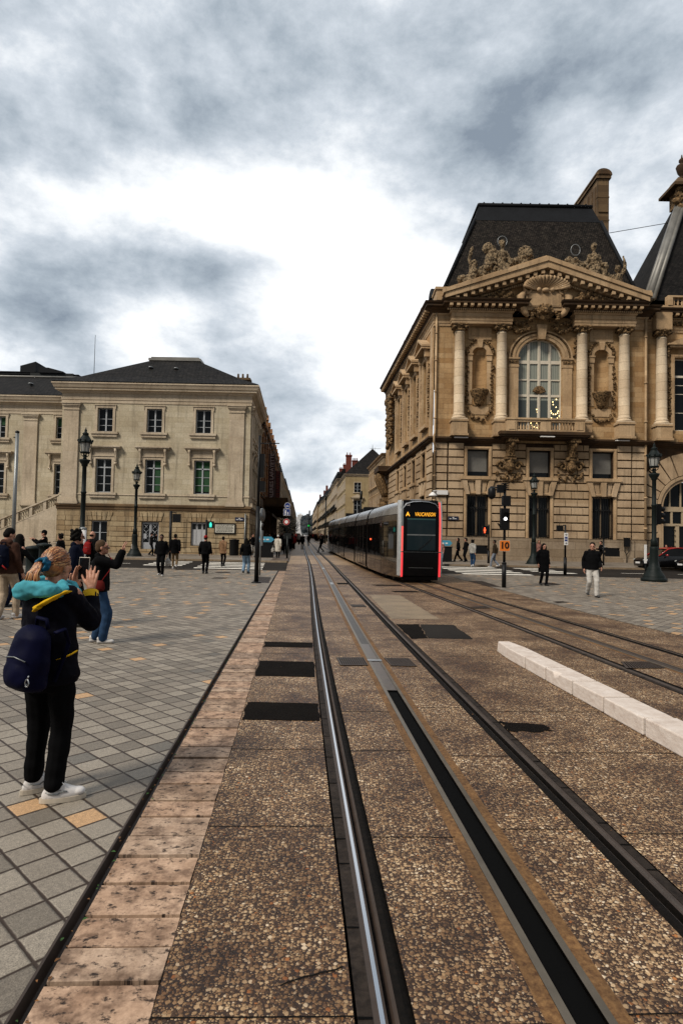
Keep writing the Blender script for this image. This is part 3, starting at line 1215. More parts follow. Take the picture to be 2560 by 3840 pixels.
def drain(name, corners, label, n=12, frame=True):
    """drain grate: frame plate with slots, corners near-left, near-right, far-right, far-left"""
    c = [Vector((p[0], p[1])) for p in corners]
    ctr = (c[0] + c[1] + c[2] + c[3]) / 4
    r = thing(name, label, 'drain cover', (ctr.x, ctr.y, gz(ctr.y)))
    f = lambda a, q: c[0].lerp(c[1], a).lerp(c[3].lerp(c[2], a), q) - ctr
    dz = lambda q: gz(q.y + ctr.y) - gz(ctr.y)
    def sh(mb, a0, a1, q0, q1, z):
        P = [f(a0, q0), f(a1, q0), f(a1, q1), f(a0, q1)]
        mb.add([(p.x, p.y, dz(p) + z) for p in P], [(0, 1, 2, 3)])
    b = MB()
    sh(b, 0, 1, 0, 1, .004)
    b.build('pit', m_black_band, r)
    b = MB()
    for i in range(n):
        sh(b, .04 + .92 * i / n, .04 + .92 * (i + .6) / n, .05, .95, .010)
    sh(b, 0, 1, 0, .06, .012)
    sh(b, 0, 1, .94, 1, .012)
    sh(b, 0, .04, .06, .94, .012)
    sh(b, .96, 1, .06, .94, .012)
    b.build('grate', m_rail_brown, r)
    return r


drain('drain_grate', [c2(735, 680), c2(940, 680), c2(905, 622), c2(705, 622)], 'slotted drain grate between the shiny rail and the power band')
drain('drain_grate', [c2(1110, 683), c2(1300, 687), c2(1235, 628), c2(1055, 625)], 'slotted drain grate between the power band and the worn rail', 16)
drain('drain_grate', [c2(825, 248), c2(930, 249), c2(910, 232), c2(805, 231)], 'small far drain grate inside the nearer track')
drain('drain_grate', [c3(1250, 530), c3(1470, 528), c3(1370, 492), c3(1220, 492)], 'drain grate between the rails of the farther track, beyond the white kerb')
drain('drain_grate', [c3(410, 197), c3(500, 195), c3(470, 182), c3(385, 187)], 'small drain grate in the farther track, in front of the tram')
zc = lambda x, y: G(920 + x * .2296, 1850 + y * .2296)[:2]
drain('drain_grate', [zc(110, 1450), zc(380, 1465), zc(420, 1375), zc(200, 1365)], 'wide tree grate at the foot of the tall black mast', 18)
r1 = lambda x, y: G(1620 + x * .306, 1950 + y * .306)[:2]
drain('drain_grate', [r1(680, 815), r1(850, 825), r1(610, 750), r1(440, 750)], 'dark grate in the paving beside the post with the 10 sign', 14)
for i, (a, lab) in enumerate((((440, 700, 590, 20), 'dark drain slot in the paving behind the walker in black'), ((930, 740, 180, 10), 'thin dark slot in the paving beside the man in the red cap'), ((890, 810, 180, 12), 'wider dark slot in the paving nearer the man in the red cap'))):
    x, y, w, h = a
    w = min(w, 320)
    q = lambda X, Y: G(520 + X * .306, 1920 + Y * .306)[:2]
    drain('drain_slot', [q(x, y + h / 2), q(x + w, y + h / 2), q(x + w + 20, y - h / 2), q(x + 40, y - h / 2)], lab, 20)
drain('drain_slot', [c3(870, 165), c3(935, 162), c3(900, 155), c3(845, 158)], 'small dark slot in the paving in front of the man in white trousers', 8)
drain('drain_slot', [r1(1360, 792), r1(1570, 792), r1(1480, 772), r1(1330, 768)], 'dark slot in the paving beside the woman in the long black coat', 14)

# fallen leaves and grit caught in the drain channel and on the slab
rnd = random.Random(41)
for nm_, ml_, n_ in (('fallen_leaves', plain('dead_leaf', (.22, .09, .02, 1), .8, var=.6, scale=20), 110), ('moss_tufts', plain('green_moss', (.03, .09, .015, 1), .9), 60)):
    b = MB()
    for k in range(n_):
        y = rnd.uniform(2, 11)
        near_ = k % 4 or nm_[0] == 'm'
        x = gut(y) + rnd.uniform(-.02, .05) if near_ else rnd.uniform(trv(y), xb(y))
        s_ = rnd.uniform(.006, .016)
        a = rnd.uniform(0, 6.28)
        z = .012 if near_ else .008
        b.add([(x + s_ * math.cos(a + q_ * 1.57) * (1, .55)[q_ % 2], y + s_ * math.sin(a + q_ * 1.57) * (1, .55)[q_ % 2], z + .004 * (q_ % 2)) for q_ in range(4)], [(0, 1, 2, 3)])
    tag(b.build(nm_, ml_, fix=False), ('scattered dead leaves in the drain channel and on the track slab' if nm_[0] == 'f' else 'tufts of green moss along the drain channel'), 'leaves' if nm_[0] == 'f' else 'moss', kind='stuff')

# white kerb stones
KA, KB = Vector((2.43, 9.5)), Vector((2.86, 4.2))
dirk = (KB - KA).normalized()
nk = Vector((-dirk.y, dirk.x))
Ls = [.60, .68, .66, .72, .68, .72, .74, .78]
pos = 0
kl = ['white kerb stone at the far end of the row, with a tapered nose', 'second white kerb stone from the far end of the row', 'third white kerb stone from the far end of the row',
      'white kerb stone with a chipped top edge, middle of the row', 'white kerb stone just nearer than the chipped one', 'long white kerb stone, third from the near end of the row',
      'white kerb stone next to the frame edge, large and pale', 'white kerb stone at the near end of the row, cut by the picture edge']
for i, L in enumerate(Ls):
    o0 = KA + dirk * pos
    ang = math.atan2(dirk.y, dirk.x)
    r = MB()
    hgt, wdt = .165 + rnd.uniform(-.004, .004), .30
    g0 = .016
    x0, x1 = g0, L - g0
    if i == 0:
        r.add([(x0, .05, 0), (x1, 0, 0), (x1, wdt, 0), (x0, wdt - .05, 0), (x0 + .02, .06, hgt), (x1, .0, hgt), (x1, wdt, hgt), (x0 + .02, wdt - .06, hgt)],
              [(0, 3, 2, 1), (4, 5, 6, 7), (0, 1, 5, 4), (1, 2, 6, 5), (2, 3, 7, 6), (3, 0, 4, 7)])
    elif i == 3:
        r.add([(x0, 0, 0), (x1, 0, 0), (x1, wdt, 0), (x0, wdt, 0), (x0, 0, hgt), (.22, 0, hgt), (.27, 0, hgt - .055), (.36, 0, hgt - .04), (.40, 0, hgt), (x1, 0, hgt), (x1, wdt, hgt), (x0, wdt, hgt), (.24, .05, hgt), (.34, .06, hgt), (.40, .03, hgt)],
              [(0, 3, 2, 1), (0, 1, 9, 8, 7, 6, 5, 4), (1, 2, 10, 9), (2, 3, 11, 10), (3, 0, 4, 11), (4, 5, 12, 13, 14, 8, 9, 10, 11), (5, 6, 12), (6, 7, 13, 12), (7, 8, 14, 13)])
    else:
        r.box(x0, x1, 0, wdt, 0, hgt)
    o = r.build('kerb_stone', m_pale_stone, bevel=.012)
    o.location = (o0.x, o0.y, 0)
    o.rotation_euler = (0, 0, ang + rnd.uniform(-.006, .006))
    tag(o, kl[i], 'kerb stone', 'white kerb stones between the tracks')
    pos += L

# far hills with the road climbing straight up
b = MB()
hx = list(range(-900, 901, 60))
hy = [990, 1080, 1180, 1300, 1450, 1600, 1720, 1900]
def hillz(x, y):
    q = max(0., min(1., (y - 1000) / 720))
    return gz(1000) - .4 + 46 * (q * q * (3 - 2 * q)) ** .9 + 6 * noise.noise((x * .004, y * .004, 1)) * q
P = [(x, y, hillz(x, y)) for y in hy for x in hx]
fs = []
k = len(hx)
for j in range(len(hy) - 1):
    for i in range(k - 1):
        fs.append((j * k + i, j * k + i + 1, (j + 1) * k + i + 1, (j + 1) * k + i))
b.add(P, fs)
m_hill = grained('wooded_hillside', srgb(44, 48, 50), srgb(70, 72, 70), .05, .01)
struct(b, 'hills', m_hill)
b = MB()
def roadx(y):
    return 4 - .0765 * y
ys = [430, 700, 985, 1080, 1180, 1300, 1450, 1600, 1720]
P = []
for y in ys:
    z = (gz(y) - .1 if y < 1000 else hillz(roadx(y), y) + 1.2)
    w = 5.5
    P += [(roadx(y) - w, y, z), (roadx(y) + w, y, z)]
b.add(P, [(2 * i, 2 * i + 1, 2 * i + 3, 2 * i + 2) for i in range(len(ys) - 1)])
m_farroad = grained('pale_road', srgb(150, 146, 142), srgb(176, 172, 168), .2, .02, 0)
struct(b, 'far_road', m_farroad)


# ------------------------------------------------------------------ windows
def casement(name, w, h, bars, fm, parent, loc, transom=None, pane=None, t=.07, curtain=None, M=None, arch=False):
    """two-leaf window: frame mesh with its pane as a sub-part; bars = heights of glazing bars (fractions)"""
    b = MB()
    b.box(-w / 2, -w / 2 + t, 0, .08, 0, h)
    b.box(w / 2 - t, w / 2, 0, .08, 0, h)
    b.box(-w / 2 + t, w / 2 - t, 0, .08, 0, t)
    b.box(-w / 2 + t, w / 2 - t, 0, .08, h - t, h)
    b.box(-t * .8, t * .8, -.02, .06, t, h - t)
    if transom:
        b.box(-w / 2 + t, w / 2 - t, -.02, .062, h * transom - t * .7, h * transom + t * .7)
    for q in bars:
        for s in (-1, 1):
            x0, x1 = (-w / 2 + t, -t * .8) if s < 0 else (t * .8, w / 2 - t)
            b.box(x0, x1, .012, .05, h * q - .02, h * q + .02)
    o = b.build(name, fm, parent, loc=loc)
    b = MB()
    b.quad((-w / 2 + t * .5, .055, t * .5), (w / 2 - t * .5, .055, t * .5), (w / 2 - t * .5, .055, h - t * .5), (-w / 2 + t * .5, .055, h - t * .5))
    b.build('pane', pane or m_glass, o)
    if curtain:
        b = MB()
        for x0, x1, z0, z1 in curtain:
            b.quad((x0 * w, .05, z0 * h), (x1 * w, .05, z0 * h), (x1 * w, .05, z1 * h), (x0 * w, .05, z1 * h))
        b.build('curtain', m_green_curtain, o)
    return o


def side_matrix(x, y, ang, right=True):
    """frame for a wall that runs back from (x, y): u goes back, wall-local +y goes into the building"""
    d = Vector((math.sin(ang), math.cos(ang), 0))
    inn = Vector((-d.y, d.x, 0)) if right else Vector((d.y, -d.x, 0))
    M = Matrix(((d.x, inn.x, 0, x), (d.y, inn.y, 0, y), (0, 0, 1, 0), (0, 0, 0, 1)))
    return M


SA = math.atan(-.067)

# ================================================================== the courthouse (left)
ch = thing('courthouse', 'cream stone courthouse with a slate hipped roof, three bays wide, beside an outside stair', 'building', (-15.2, 48.2, 0))
CM = side_matrix(7.65, 0, SA, True)
SD = 11.6
WU = (-4.15, -.15, 3.82)
up = [(u - .62, u + .62, 10.06, 12.0) for u in WU]
mid = [(u - .65, u + .65, 5.12, 7.85) for u in WU]
gnd = [(-4.94, -3.66, .95, 2.8), (-.92, .5, .2, 2.8), (3.07, 4.39, .95, 2.85)]
SU = (2.2, 5.4, 8.6)
sup = [(u - .55, u + .55, 10.06, 12.0) for u in SU]
smid = [(u - .6, u + .6, 5.12, 7.85) for u in SU]
sgnd = [(u - .55, u + .55, 1.0, 2.8) for u in SU]
wing_u = (-9.9, -15.65, -21.3)
wup = [(u - .65, u + .65, 10.2, 12.1) for u in wing_u]
wmid = [(u - .68, u + .68, 5.2, 7.9) for u in wing_u]
b = MB()
wall(b, -7.65, 7.65, 3.75, 12.6, up + mid, 0, .3)
b.M = CM
wall(b, 0, SD, 3.75, 12.6, sup + smid, 0, .3)
b.M = None
b.M = Matrix.Translation((0, 5, 0))
wall(b, -32, -7.65, .1, 12.6, wup + wmid, 0, .3)
b.M = None
b.quad((-7.65, 0, .1), (-7.65, 5, .1), (-7.65, 5, 12.6), (-7.65, 0, 12.6))
b.quad((-9, SD, .1), (7.65 - .067 * SD, SD, .1), (7.65 - .067 * SD, SD, 13.9), (-9, SD, 13.9))
b.build('wall', m_lime, ch)
b = MB()
wall(b, -7.75, 7.75, .05, 3.72, gnd, -.1, .4)
courses(b, -7.6, 7.6, .75, 3.2, [(g[0] - .3, g[1] + .3, g[2] - .1, 3.2) for g in gnd], -.1, 6, 1.5, .035, .03)
for g in gnd:
    cx = (g[0] + g[1]) / 2
    for k in range(-2, 3):           # flat arch of wedge stones
        a0, a1 = cx + (k - .5) * .36, cx + (k + .5) * .36
        e0, e1 = cx + (k - .5) * .44, cx + (k + .5) * .44
        b.add([(a0 + .01, -.1, 2.86), (a1 - .01, -.1, 2.86), (e1 - .01, -.1, 3.55), (e0 + .01, -.1, 3.55), (a0 + .03, -.16, 2.88), (a1 - .03, -.16, 2.88), (e1 - .03, -.16, 3.53), (e0 + .03, -.16, 3.53)],
              [(4, 5, 6, 7), (0, 1, 5, 4), (1, 2, 6, 5), (2, 3, 7, 6), (3, 0, 4, 7)])
b.M = side_matrix(7.75, -.1, SA, True)
wall(b, 0, SD, .05, 3.72, sgnd, 0, .4)
courses(b, .1, SD - .2, .75, 3.2, [(g[0] - .25, g[1] + .25, g[2] - .1, 3.2) for g in sgnd], 0, 6, 1.5, .035, .03)
b.M = None
b.box(-7.85, 7.85, -.2, -.1, .05, .62)
b.build('base_storey', m_lime_base, ch)
path = [(-7.65, 5), (-7.65, 0), (7.65, 0), (7.65 - .067 * SD, SD)]
b = MB()
b.sweep([(0, 3.66), (.13, 3.70), (.16, 3.78), (.16, 3.95), (.24, 4.0), (.24, 4.14), (.05, 4.2), (0, 4.22)], path)
b.build('string_course', m_soot, ch)
b = MB()
ent = [(0, 12.36), (.05, 12.38), (.05, 12.62), (.09, 12.64), (.09, 12.82), (.05, 12.86), (.05, 13.16), (.16, 13.2), (.2, 13.32), (.46, 13.36), (.46, 13.5), (.54, 13.54), (.64, 13.8), (.68, 13.82), (.68, 13.92), (0, 14.02)]
b.sweep(ent, path)
b.build('cornice', m_lime_plain, ch)
b = MB()
b.sweep(ent, [(-32, 5), (-7.65, 5)])
b.build('wing_cornice', m_lime_plain, ch)
b = MB()
b.sweep([(0, 4.9), (.05, 4.92), (.05, 5.0), (0, 5.02)], path)
b.build('sill_band', m_lime_plain, ch)


def pilaster(M=None, u0=-7.45, w=1.2, parent=ch, m=m_lime_plain, z0=4.15, z1=12.37):
    b = MB()
    b.M = M
    b.box(u0, u0 + w, -.13, .0, z0 + .45, z1 - .6)
    for z, zz, o in ((z0, z0 + .22, .16), (z0 + .22, z0 + .34, .1), (z0 + .34, z0 + .45, .05), (z1 - .6, z1 - .52, .05), (z1 - .52, z1 - .34, .02), (z1 - .34, z1 - .24, .08), (z1 - .24, z1 - .1, .14), (z1 - .1, z1, .2)):
        b.box(u0 - o, u0 + w + o, -.13 - o, .0, z, zz)
    return b.build('pilaster', m, parent)


pilaster()
pilaster(None, 5.95)
pilaster(CM, .25, 1.0)
pilaster(CM, SD - 1.3, 1.0)
pilaster(Matrix.Translation((0, 5, 0)), -13.35)
pilaster(Matrix.Translation((0, 5, 0)), -19.1)


def surround(w, h, parent, loc, sill=True, hood=False, rz=0.):
    b = MB()
    f = .2
    for a, c in ((-w / 2 - f, -w / 2), (w / 2, w / 2 + f)):
        b.box(a, c, -.06, .0, 0, h + f)
        b.box(a if a < 0 else c, (a if a < 0 else c) + (-.05 if a < 0 else .05), -.1, .0, h - .1, h + f + .06)
    b.box(-w / 2, w / 2, -.06, .0, h, h + f)
    b.box(-w / 2 - f - .08, w / 2 + f + .08, -.12, .0, h + f, h + f + .06)
    if sill:
        b.box(-w / 2 - f - .28, w / 2 + f + .28, -.22, .0, -.2, -.02)
        b.box(-w / 2 - f - .2, w / 2 + f + .2, -.14, .0, -.42, -.2)
    if hood:
        b.box(-w / 2 - f - .42, w / 2 + f + .42, -.1, .0, h + .68, h + .82)
        b.box(-w / 2 - f - .5, w / 2 + f + .5, -.34, .0, h + .82, h + .92)
        b.box(-w / 2 - f - .56, w / 2 + f + .56, -.42, .0, h + .92, h + 1.02)
        b.box(-w / 2 - f, w / 2 + f, -.08, .0, h + f + .06, h + .68)
        for s in (-1, 1):
            x = s * (w / 2 + f + .16)
            b.tube([(x, -.1, h - .35), (x, -.16, h - .15), (x, -.1, h + .2), (x, -.22, h + .6), (x, -.28, h + .82)], [.11, .09, .08, .11, .12], 8)
            b.cyl((x - .1, -.16, h - .4), (x + .1, -.16, h - .4), .12, .12, 10)
    o = b.build('window_surround', m_lime_plain, parent, loc=loc)
    o.rotation_euler.z = rz
    return o


w0 = casement('window', 1.24, 1.94, (.28, .55), m_grey_frame, ch, (WU[0], .22, 10.06))
for u in WU[1:]:
    dup(w0, (u, .22, 10.06), parent=ch)
s0 = surround(1.24, 1.94, ch, (WU[0], 0, 10.06))
for u in WU[1:]:
    dup(s0, (u, 0, 10.06), parent=ch)
w1 = casement('tall_window', 1.3, 2.73, (.26, .5), m_grey_frame, ch, (WU[0], .22, 5.12), .75)
casement('tall_window', 1.3, 2.73, (.26, .5), m_grey_frame, ch, (WU[1], .22, 5.12), .75, curtain=((.02, .45, .08, .7), (-.05, .46, .76, .96)))
casement('tall_window', 1.3, 2.73, (.26, .5), m_grey_frame, ch, (WU[2], .22, 5.12), .75, curtain=((-.46, -.05, .08, .96), (.05, .46, .08, .96)))
s1 = surround(1.3, 2.73, ch, (WU[0], 0, 5.12), hood=True)
for u in WU[1:]:
    dup(s1, (u, 0, 5.12), parent=ch)
for u in wing_u[:2]:
    casement('window', 1.3, 1.9, (.28, .55), m_grey_frame, ch, (u, 5.22, 10.2), curtain=((-.46, -.04, .62, .96), (.04, .46, .62, .96)))
    dup(w1, (u, 5.22, 5.17), parent=ch)
    dup(s0, (u, 5, 10.2), parent=ch)
    dup(s1, (u, 5, 5.2), parent=ch)
for u in SU:
    P = CM @ Vector((u, 0, 0))
    dup(w0, CM @ Vector((u, .22, 10.06)), PI / 2 - SA, parent=ch)
    dup(s0, CM @ Vector((u, 0, 10.06)), PI / 2 - SA, parent=ch)
    dup(w1, CM @ Vector((u, .22, 5.12)), PI / 2 - SA, parent=ch)
    dup(s1, CM @ Vector((u, 0, 5.12)), PI / 2 - SA, parent=ch)
casement('ground_window', 1.28, 1.85, (.5,), m_grey_frame, ch, (-4.3, .1, .95))
# door with glazed diamond panels
b = MB()
b.box(-.7, .7, .1, .16, .2, 2.8)
for s in (-1, 1):
    b.box(s * .35 - .3, s * .35 + .3, .06, .1, .3, 1.15)
    b.box(s * .35 - .3, s * .35 + .3, .06, .1, 2.62, 2.75)
    for x in (-.3, .24):
        b.box(s * .35 + x, s * .35 + x + .06, .06, .1, 1.15, 2.62)
    for k in range(3):
        z = 1.3 + k * .45
        for q in (-1, 1):
            b.tube([(s * .35 - .2 * q, .07, z), (s * .35 + .2 * q, .07, z + .42)], .02, 4)
    b.box(s * .03 - .025, s * .03 + .025, .03, .1, .3, 2.75)
b.box(-.55, -.3, .03, .05, 1.45, 1.85)
dr = b.build('door', plain('pale_grey_door', (.33, .34, .36, 1), .5), ch, loc=(-.21, .02, 0))
b = MB()
for s in (-1, 1):
    b.quad((s * .35 - .24, .095, 1.15), (s * .35 + .24, .095, 1.15), (s * .35 + .24, .095, 2.62), (s * .35 - .24, .095, 2.62))
b.build('pane', m_glass, dr)
# shuttered window
b = MB()
for k in range(3):
    x = -.64 + k * .43
    b.box(x, x + .41, .0, .05, 0, 1.85)
    b.box(x + .06, x + .35, -.015, .0, .08, 1.2)
o = b.build('shutter', plain('white_grey_shutter', (.42, .42, .43, 1), .55), ch, loc=(3.73, .1, .98))
b = MB()
for k in range(3):
    x = -.64 + k * .43
    b.box(x + .06, x + .35, -.012, -.004, 1.3, 1.72)
b.build('vent', m_dark, o)
# roof
b = MB()
ex0, ex1, ey0, ey1 = -8.3, 8.3, -.65, SD + .6
rings = [((ex0, ex1, ey0, ey1), 14.0), ((ex0 + 1.7, ex1 - 1.7, ey0 + 1.7, ey1 - 1.6), 14.85), ((-2.2, 1.9, 5.3, 6.3), 17.55)]
P = []
for (x0, x1, y0, y1), z in rings:
    P += [(x0, y0, z), (x1, y0, z), (x1 - (.067 * SD if z < 15 else 0), y1, z), (x0, y1, z)]
fs = [tuple(range(8, 12))]
for j in range(2):
    for i in range(4):
        fs.append((j * 4 + i, j * 4 + (i + 1) % 4, j * 4 + 4 + (i + 1) % 4, j * 4 + 4 + i))
b.add(P, fs)
b.add([(-32, 4.4, 14.0), (-7, 4.4, 14.0), (-7, 10, 17.0), (-32, 10, 17.0), (-32, 16, 14), (-7, 16, 14)], [(0, 1, 2, 3), (3, 2, 5, 4)])
rf_ = b.build('roof', m_slate, ch)
b = MB()
b.box(-2.5, 2.2, 5.1, 6.5, 17.5, 17.72)
b.box(-2.3, 2.0, 5.25, 6.35, 17.72, 17.86)
b.cyl((-32, 10, 17.05), (-5.5, 10, 17.05), .12, .12, 8)
b.build('ridge_capping', m_zinc_pale, rf_)
b = MB()
for x, z in ((-1.6, 16.2), (.6, 16.15)):
    b.ball((x, 3.1, z + .05), (.22, .3, .1))
b.ball((-14, 7, 15.6), (.25, .3, .1))
b.build('roof_vent', m_grey_metal, rf_)
b = MB()
b.box(4.6, 6.0, 9.0, 9.9, 14.6, 16.9)
b.box(4.5, 6.1, 8.9, 10.0, 16.9, 17.1)
for x in (4.85, 5.3, 5.75):
    b.cyl((x, 9.45, 17.1), (x, 9.45, 17.6), .12, .09, 8)
b.build('chimney', m_soot, rf_)
b = MB()
b.cyl((-9, 9, 16.5), (-9, 9, 21), .03, .02, 6)
b.build('aerial_mast', m_dark, rf_)
# gutter pipe at the corner, plaque, street sign, meter box
b = MB()
b.cyl((7.45, -.22, .2), (7.45, -.22, 3.6), .06)
b.build('drainpipe', m_grey_metal, ch)
b = MB()
b.box(4.98, 6.68, -.22, -.14, 1.95, 2.8)
o = b.build('notice_board', m_black, ch)
b = MB()
b.box(5.06, 6.60, -.226, -.221, 2.05, 2.70)
pl = b.build('board_face', plain('cream_board', (.55, .52, .44, 1), .5), o)
b = MB()
rnd = random.Random(3)
for k, z in enumerate((2.62, 2.50, 2.41, 2.32, 2.22, 2.12)):
    x = 5.16
    while x < 6.45:
        L = rnd.uniform(.04, .16)
        b.box(x, x + L, -.231, -.227, z, z + .045)
        x += L + .035
b.build('board_lines', m_black, o)
b = MB()
b.box(6.62, 7.32, -.2, -.14, 3.02, 3.3)
o = b.build('street_plate', plain('street_plate_blue', (.012, .018, .05, 1), .4), ch)
b = MB()
for x, z, L in ((6.9, 3.2, .16), (6.72, 3.1, .18), (6.94, 3.1, .3)):
    b.box(x, x + L, -.206, -.201, z, z + .045)
b.build('plate_lines', m_white, o)
# outside stair with a pierced balustrade
b = MB()
zt = lambda u: 4.08 + (u + 7.7) * .445
b.poly([(-7.86, .05), (-7.86, zt(-7.86)), (-17, max(.05, zt(-17))), (-17, .05)], .5, .9)
for k in range(14):
    u = -8 - k * .36
    b.box(u - .36, u, .9, 4.9, .05, max(.1, zt(u) - .35))
b.build('stair', m_lime_plain, ch)
b = MB()
rail_ = lambda u, dz: (u, .7, zt(u) + dz)
n = 8
for k in range(n):
    u = -7.95 - k * 1.12
    if zt(u) < .3:
        break
    b.box(u - .12, u + .12, .52, .88, zt(u) - .05, zt(u) + .95)
    u2 = u - 1.12
    for q in range(1, 6):
        w = u - 1.12 * q / 6
        for d in (.28, .62):
            pts = []
            for a in range(9):
                th = 2 * PI * a / 8
                pts.append((w + .1 * math.cos(th), .7, zt(w) + d - .04 + .17 * math.sin(th)))
            b.tube(pts, .035, 5, caps=False)
for dz, h, d in ((0, .12, .2), (.86, .12, .22)):
    P = []
    for u in (-7.86, -17):
        P += [(u, .7 - d, zt(u) + dz), (u, .7 + d, zt(u) + dz), (u, .7 + d, zt(u) + dz + h), (u, .7 - d, zt(u) + dz + h)]
    b.add(P, [(0, 1, 2, 3), (7, 6, 5, 4), (0, 4, 5, 1), (1, 5, 6, 2), (2, 6, 7, 3), (3, 7, 4, 0)])
b.build('balustrade', m_lime_plain, ch)

# roofs of a modern building behind the wing
mb_ = thing('modern_building', 'modern building with dark stepped roofs and louvres behind the courthouse wing', 'building', (-32, 66, 0))
b = MB()
b.box(-14, -1.5, 0, 14, .2, 19.2)
b.box(-2.5, 2.2, -1, 8, .2, 19.3)
b.build('wall', m_dark, mb_)
b = MB()
for k in range(7):
    b.box(-14, -2.2 + k * .0, -.4 - .06 * k, 0, 18.2 + k * .2, 18.3 + k * .2)
b.add([(-1.5, -1.2, 19.3), (1.2, -1.2, 19.3), (1.2, 6, 19.3), (-1.5, 6, 19.3), (-1.5, -1.2, 19.9), (-.4, -1.2, 19.85), (1.2, -1.2, 19.45), (1.2, 6, 19.45), (-1.5, 6, 19.9)],
      [(0, 1, 6, 5, 4), (4, 5, 6, 7, 8), (0, 4, 8, 3), (1, 2, 7, 6), (0, 3, 2, 1), (3, 8, 7, 2)])
b.add([(-3.9, -.5, 19.2), (-2.2, -.5, 19.2), (-2.2, -.5, 20.7), (-3.9, -.5, 20.2), (-3.9, 3, 19.2), (-2.2, 3, 19.2), (-2.2, 3, 20.7), (-3.9, 3, 20.2)],
      [(0, 1, 2, 3), (4, 7, 6, 5), (0, 4, 5, 1), (1, 5, 6, 2), (2, 6, 7, 3), (3, 7, 4, 0)])
for k in range(5):
    b.box(2.2, 3.8 - k * .25, -1, 8, 18.3 + k * .2, 18.4 + k * .2)
b.build('roof', m_zinc, mb_)

# ================================================================== the town hall (right)
th = thing('town_hall', 'ornate golden stone town hall with a carved pediment, statues and a dark mansard roof', 'town hall', (16.05, 48.7, 0))
TM = side_matrix(-8.75, 0, SA, False)
TL = 27.6
GW = (-5.05, 0., 5.15)
gop = [(u - .88, u + .88, 2.1, 5.6) for u in GW]
mop = [(u - .88, u + .88, 7.08, 9.28) for u in GW]
SB = (3.0, 7.6, 12.2, 16.8)
sgo = [(u - .8, u + .8, 2.1, 5.6) for u in SB] + [(u - .8, u + .8, 7.08, 9.28) for u in SB]
WY = .5          # the right wing stands back
AC, AR, ASP = 12.55, 2.2, 4.85
wop = [(AC - AR, AC + AR, .3, ASP + AR, 'arch')]
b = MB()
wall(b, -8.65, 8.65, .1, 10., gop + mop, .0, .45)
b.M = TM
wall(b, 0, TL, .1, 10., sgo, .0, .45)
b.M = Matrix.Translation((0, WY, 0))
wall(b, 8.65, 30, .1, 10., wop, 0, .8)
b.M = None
b.build('lower_wall', m_tuff_dark, th)  # sooty stone behind the blocks paints dark shade into the grooves
rnd = random.Random(21)
b = MB()
ex = [(u - 1.15, u + 1.15, 2.0, 6.8) for u in GW] + [(u - 1.15, u + 1.15, 6.8, 9.6) for u in GW]
courses(b, -7.45, 7.45, 2.1, 9.9, ex, .0, 12, 1.1, .15, .075)
b.build('rusticated_front', m_tuff_rust, th)
b = MB()
courses(b, -8.65, -7.55, 2.1, 9.9, [], 0, 12, 1.2, .1, .075)
b.build('rusticated_pier', m_tuff_rust, th)
b = MB()
courses(b, 7.55, 8.65, 2.1, 9.9, [], 0, 12, 1.2, .1, .075)
b.build('rusticated_pier', m_tuff_rust, th)
b = MB()
b.M = TM
courses(b, .02, TL, 2.1, 9.9, [(u - 1.05, u + 1.05, 2, 9.9) for u in SB], 0, 12, 1.3, .13, .075)
b.build('rusticated_side', m_tuff_rust, th)
b = MB()
b.M = Matrix.Translation((0, WY, 0))
courses(b, 8.9, 30, 2.1, 9.9, [(AC - 4.3, AC + 4.3, 5.0, 9.9), (AC - 2.6, AC + 2.6, .1, 5.0)], 0, 12, 1.2, .12, .075)
for k in range(13):                     # wedge stones round the arch
    a0, a1 = PI * k / 13 + .015, PI * (k + 1) / 13 - .015
    ro = 4.55
    pts = [(AC + 2.75 * math.cos(a0), ASP + 2.75 * math.sin(a0)), (AC + ro * math.cos(a0), ASP + ro * math.sin(a0)), (AC + ro * math.cos(a1), ASP + ro * math.sin(a1)), (AC + 2.75 * math.cos(a1), ASP + 2.75 * math.sin(a1))]
    b.poly(pts, -.1, .0)
b.arc(AC, ASP, 2.2, 2.45, -.05, .1, n=26)
b.arc(AC, ASP, 2.45, 2.68, -.16, .1, n=26)
for s in (-1, 1):
    b.box(AC + s * 2.44 - .24, AC + s * 2.44 + .24, -.1, .1, .3, ASP)
b.M = None
b.build('rusticated_arch', m_tuff_rust, th)
b = MB()
lun = [(-5.4, -4.2, .75, 1.45), (5.3, 6.5, .75, 1.45)]
wall(b, -7.6, 7.6, .05, 2.1, lun, -.2, .3)
b.box(-7.68, 7.68, -.26, -.19, .05, .5)
b.box(-7.6, 7.6, -.2, .0, 2.08, 2.11)
b.box(-8.72, -7.6, -.1, .0, .05, 2.1)
b.box(7.6, 8.72, -.1, .3, .05, 2.1)
b.M = TM
b.box(0, TL, -.12, .0, .05, 2.1)
b.M = Matrix.Translation((0, WY, 0))
b.box(8.7, AC - 2.7, -.12, .0, .05, 2.1)
b.box(AC + 2.7, 30, -.12, .0, .05, 2.1)
b.M = None
for x in (-7.68, 7.6):
    b.box(x, x + .08, -.2, 0, .05, 2.1)
b.build('plinth', m_plinth, th)
b = MB()
for l in lun:
    cx = (l[0] + l[1]) / 2
    n = 10
    pts = [(l[0], l[2]), (l[1], l[2]), (l[1], l[2] + .4)] + [(cx + .6 * math.cos(PI * k / n), l[2] + .4 + .28 * math.sin(PI * k / n)) for k in range(1, n)] + [(l[0], l[2] + .4)]
    b.poly(pts, -.19, -.05)
b.build('cellar_vent', m_black, th)


